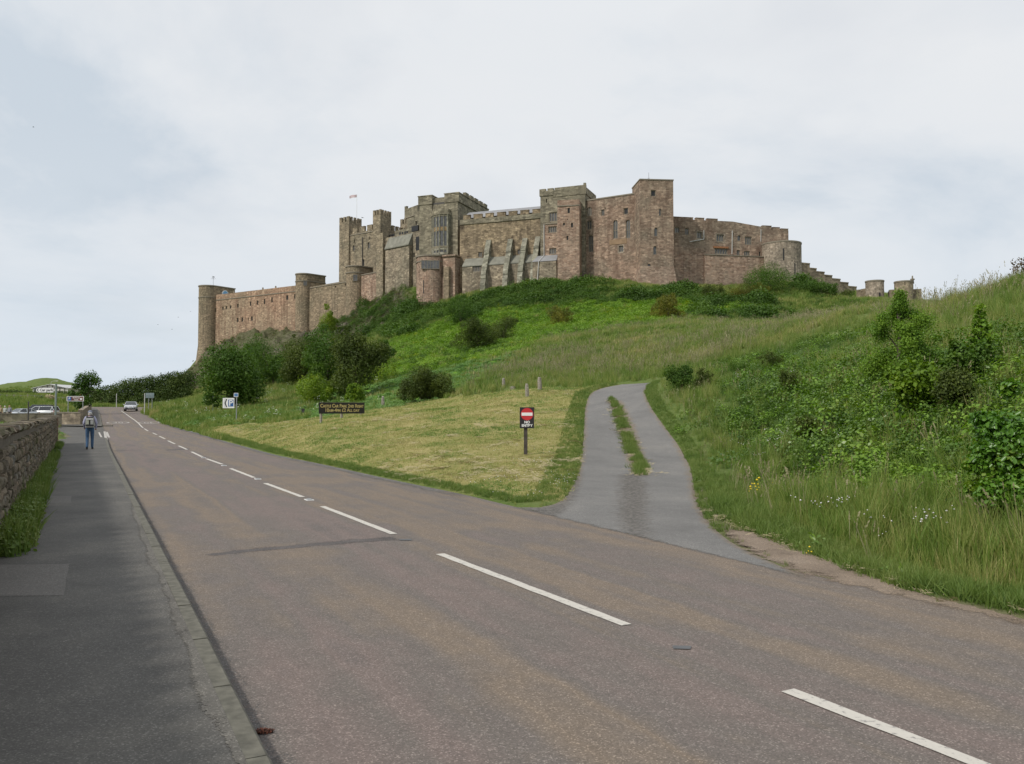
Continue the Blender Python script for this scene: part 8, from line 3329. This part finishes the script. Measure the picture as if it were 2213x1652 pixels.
for i, (x0, x1, yt, yb, lab) in enumerate(((1500, 1545, 800, 842, 'pointed little bush beside the dense dark bush'), (1690, 1740, 812, 858, 'small dark tussock bush in the ivy above the white flowers'), (1720, 1765, 905, 955, 'dark tuft of rushes in the long grass of the bank'), (1560, 1640, 770, 812, 'grey green thistle patch at the field edge'), (1640, 1700, 765, 800, 'second thistle patch nearer the young tree'))):
    bush(lab, x0, x1, yt, yb, M['f_gorse'] if i != 3 else M['f_tree'], 1100, .10, 50 + i, 'small_bush', 'bush', 6, dmin=8, trunk=False)
# big leaved shrub at the frame edge
b, w, h, D = sized(2120, 2330, 822, 1140, 2225, 5)
plant('laurel_shrub', 'large glossy leaved shrub cut by the frame edge', 'shrub', Vector((P(2228, 1100, b.y).x, b.y + .3, 0)), w * 1.02, h, 22, 1.5, .068, M['f_shrub'], 17000, 37, bark_h=.6, small=.30, shell=.4, hexa=True)
b, w, h, D = sized(2180, 2250, 568, 616, 2215, 20)
plant('twiggy_bush', 'sparse reddish twiggy bush on the dune crest', 'bush', b, w, h + .2, 8, 1.4, .11, foliage('ruddy_leaf', [(.10, .09, .05), (.16, .12, .08), (.14, .10, .10)], rnd=False), 420, 38, bark_h=1.0)
# windswept tree by the road
b = P(181, 890, 112)
zt_ = P(181, 801, 112).z
lobs = [(-.2, 0, 5.2, 1.15), (.9, .1, 5.5, 1.0), (1.7, 0, 5.0, .7), (-1.2, 0, 4.3, .6), (-1.7, .1, 3.3, .55), (.2, 0, 4.1, 1.0), (2.0, .1, 3.6, .35), (-.3, .2, 3.0, .9), (.4, -.2, 2.2, .9), (-.6, 0, 1.7, .8)]
k = (zt_ - gz(b.x, 112)) / 6.6
lobs = [(x * k * 1.05, y * k, z * k, r * k) for x, y, z, r in lobs]
plant('windswept_tree', 'dark windswept tree against the sky beside the bend', 'tree', b, 5, zt_ - gz(b.x, 112), 0, 1.4, .22, M['f_tree'], 4800, 39, lob=lobs, bark_h=.9, shell=.25)

# dense hedge round the bend
hp = [(152, 846, 172), (205, 836, 172), (240, 833, 171), (275, 821, 169), (330, 815, 168), (375, 806, 167), (405, 803, 168)]
hedge = empty('hedge', (0, 0, 0), 0, 'long dense hedge rising round the bend of the road', 'hedge')
lobs = []
hx = np.linspace(150, 412, 60)
for i, dx in enumerate(hx):
    yt = np.interp(dx, [p[0] for p in hp], [p[1] for p in hp])
    D = np.interp(dx, [p[0] for p in hp], [p[2] for p in hp])
    t = P(dx, yt, D)
    g = gz(t.x, D)
    H_ = t.z - g
    for j in range(4):
        f = (j + .5) / 4
        rr_ = H_ * .22 * random.uniform(.8, 1.25)
        lobs.append((t.x + random.uniform(-.6, .6), D - 1.4 + 2.6 * f + random.uniform(-.8, .8), g + min(f * H_, H_ - rr_ * .75), rr_))
me = crown_mesh('foliage', lobs, 42000, .27, M['f_hedge'], 1.4, .5)
c = bpy.data.objects.new('foliage', me)
COL.objects.link(c)
c.parent = hedge
mb = MB()
for i in range(0, 60, 4):
    l = lobs[i * 4]
    mb.tube((l[0], l[1] + 1, gz(l[0], l[1] + 1) - .2), (l[0] + .3, l[1] + 1, l[2] + 1.5), .12, .06, 5)
st_ = mb.build('stems', M['bark'], hedge)
st_['kind'] = 'stuff'
# low clipped hedge before the pale hall
hg = empty('low_hedge', (0, 0, 0), 0, 'low clipped hedge in front of the pale hall', 'hedge')
lobs = []
for dx in np.linspace(-60, 150, 60):
    t = P(dx, 854.5, 225)
    g = gz(t.x, 225)
    lobs.append((t.x, 225 + random.uniform(-.5, .5), max(g + .4, t.z - .7), .95 + random.uniform(-.15, .2)))
me = crown_mesh('foliage', lobs, 9000, .3, M['f_hedge'], 1.4, .5)
c = bpy.data.objects.new('foliage', me)
COL.objects.link(c)
c.parent = hg
mb = MB()
l0, l1 = lobs[0], lobs[-1]
mb.box((l0[0], 225), (1, 0), (0, 1), 0, l1[0] - l0[0], -.25, .25, min(l0[2], l1[2]) - 1.6, min(l0[2], l1[2]))
mb.build('hedge_core', M['bark'], hg)
for (x0, x1, yt, yb, D, lab, mt_) in ((96, 124, 853, 868, 170, 'straw coloured tall shrub by the car park sign post', M['f_straw']), (60, 100, 858, 870, 172, 'reddish low shrub behind the field fence', M['f_hedge']), (133, 160, 862, 882, 140, 'dark shrub at the wall near the windswept tree', M['f_tree'])):
    p = P((x0 + x1) / 2, yb, D)
    plant('field_shrub', lab, 'shrub', p, (x1 - x0) / F * D, P(0, yt, D).z - gz(p.x, D), 7, 1.4, .34, mt_, 900, int(x0), trunk=True)
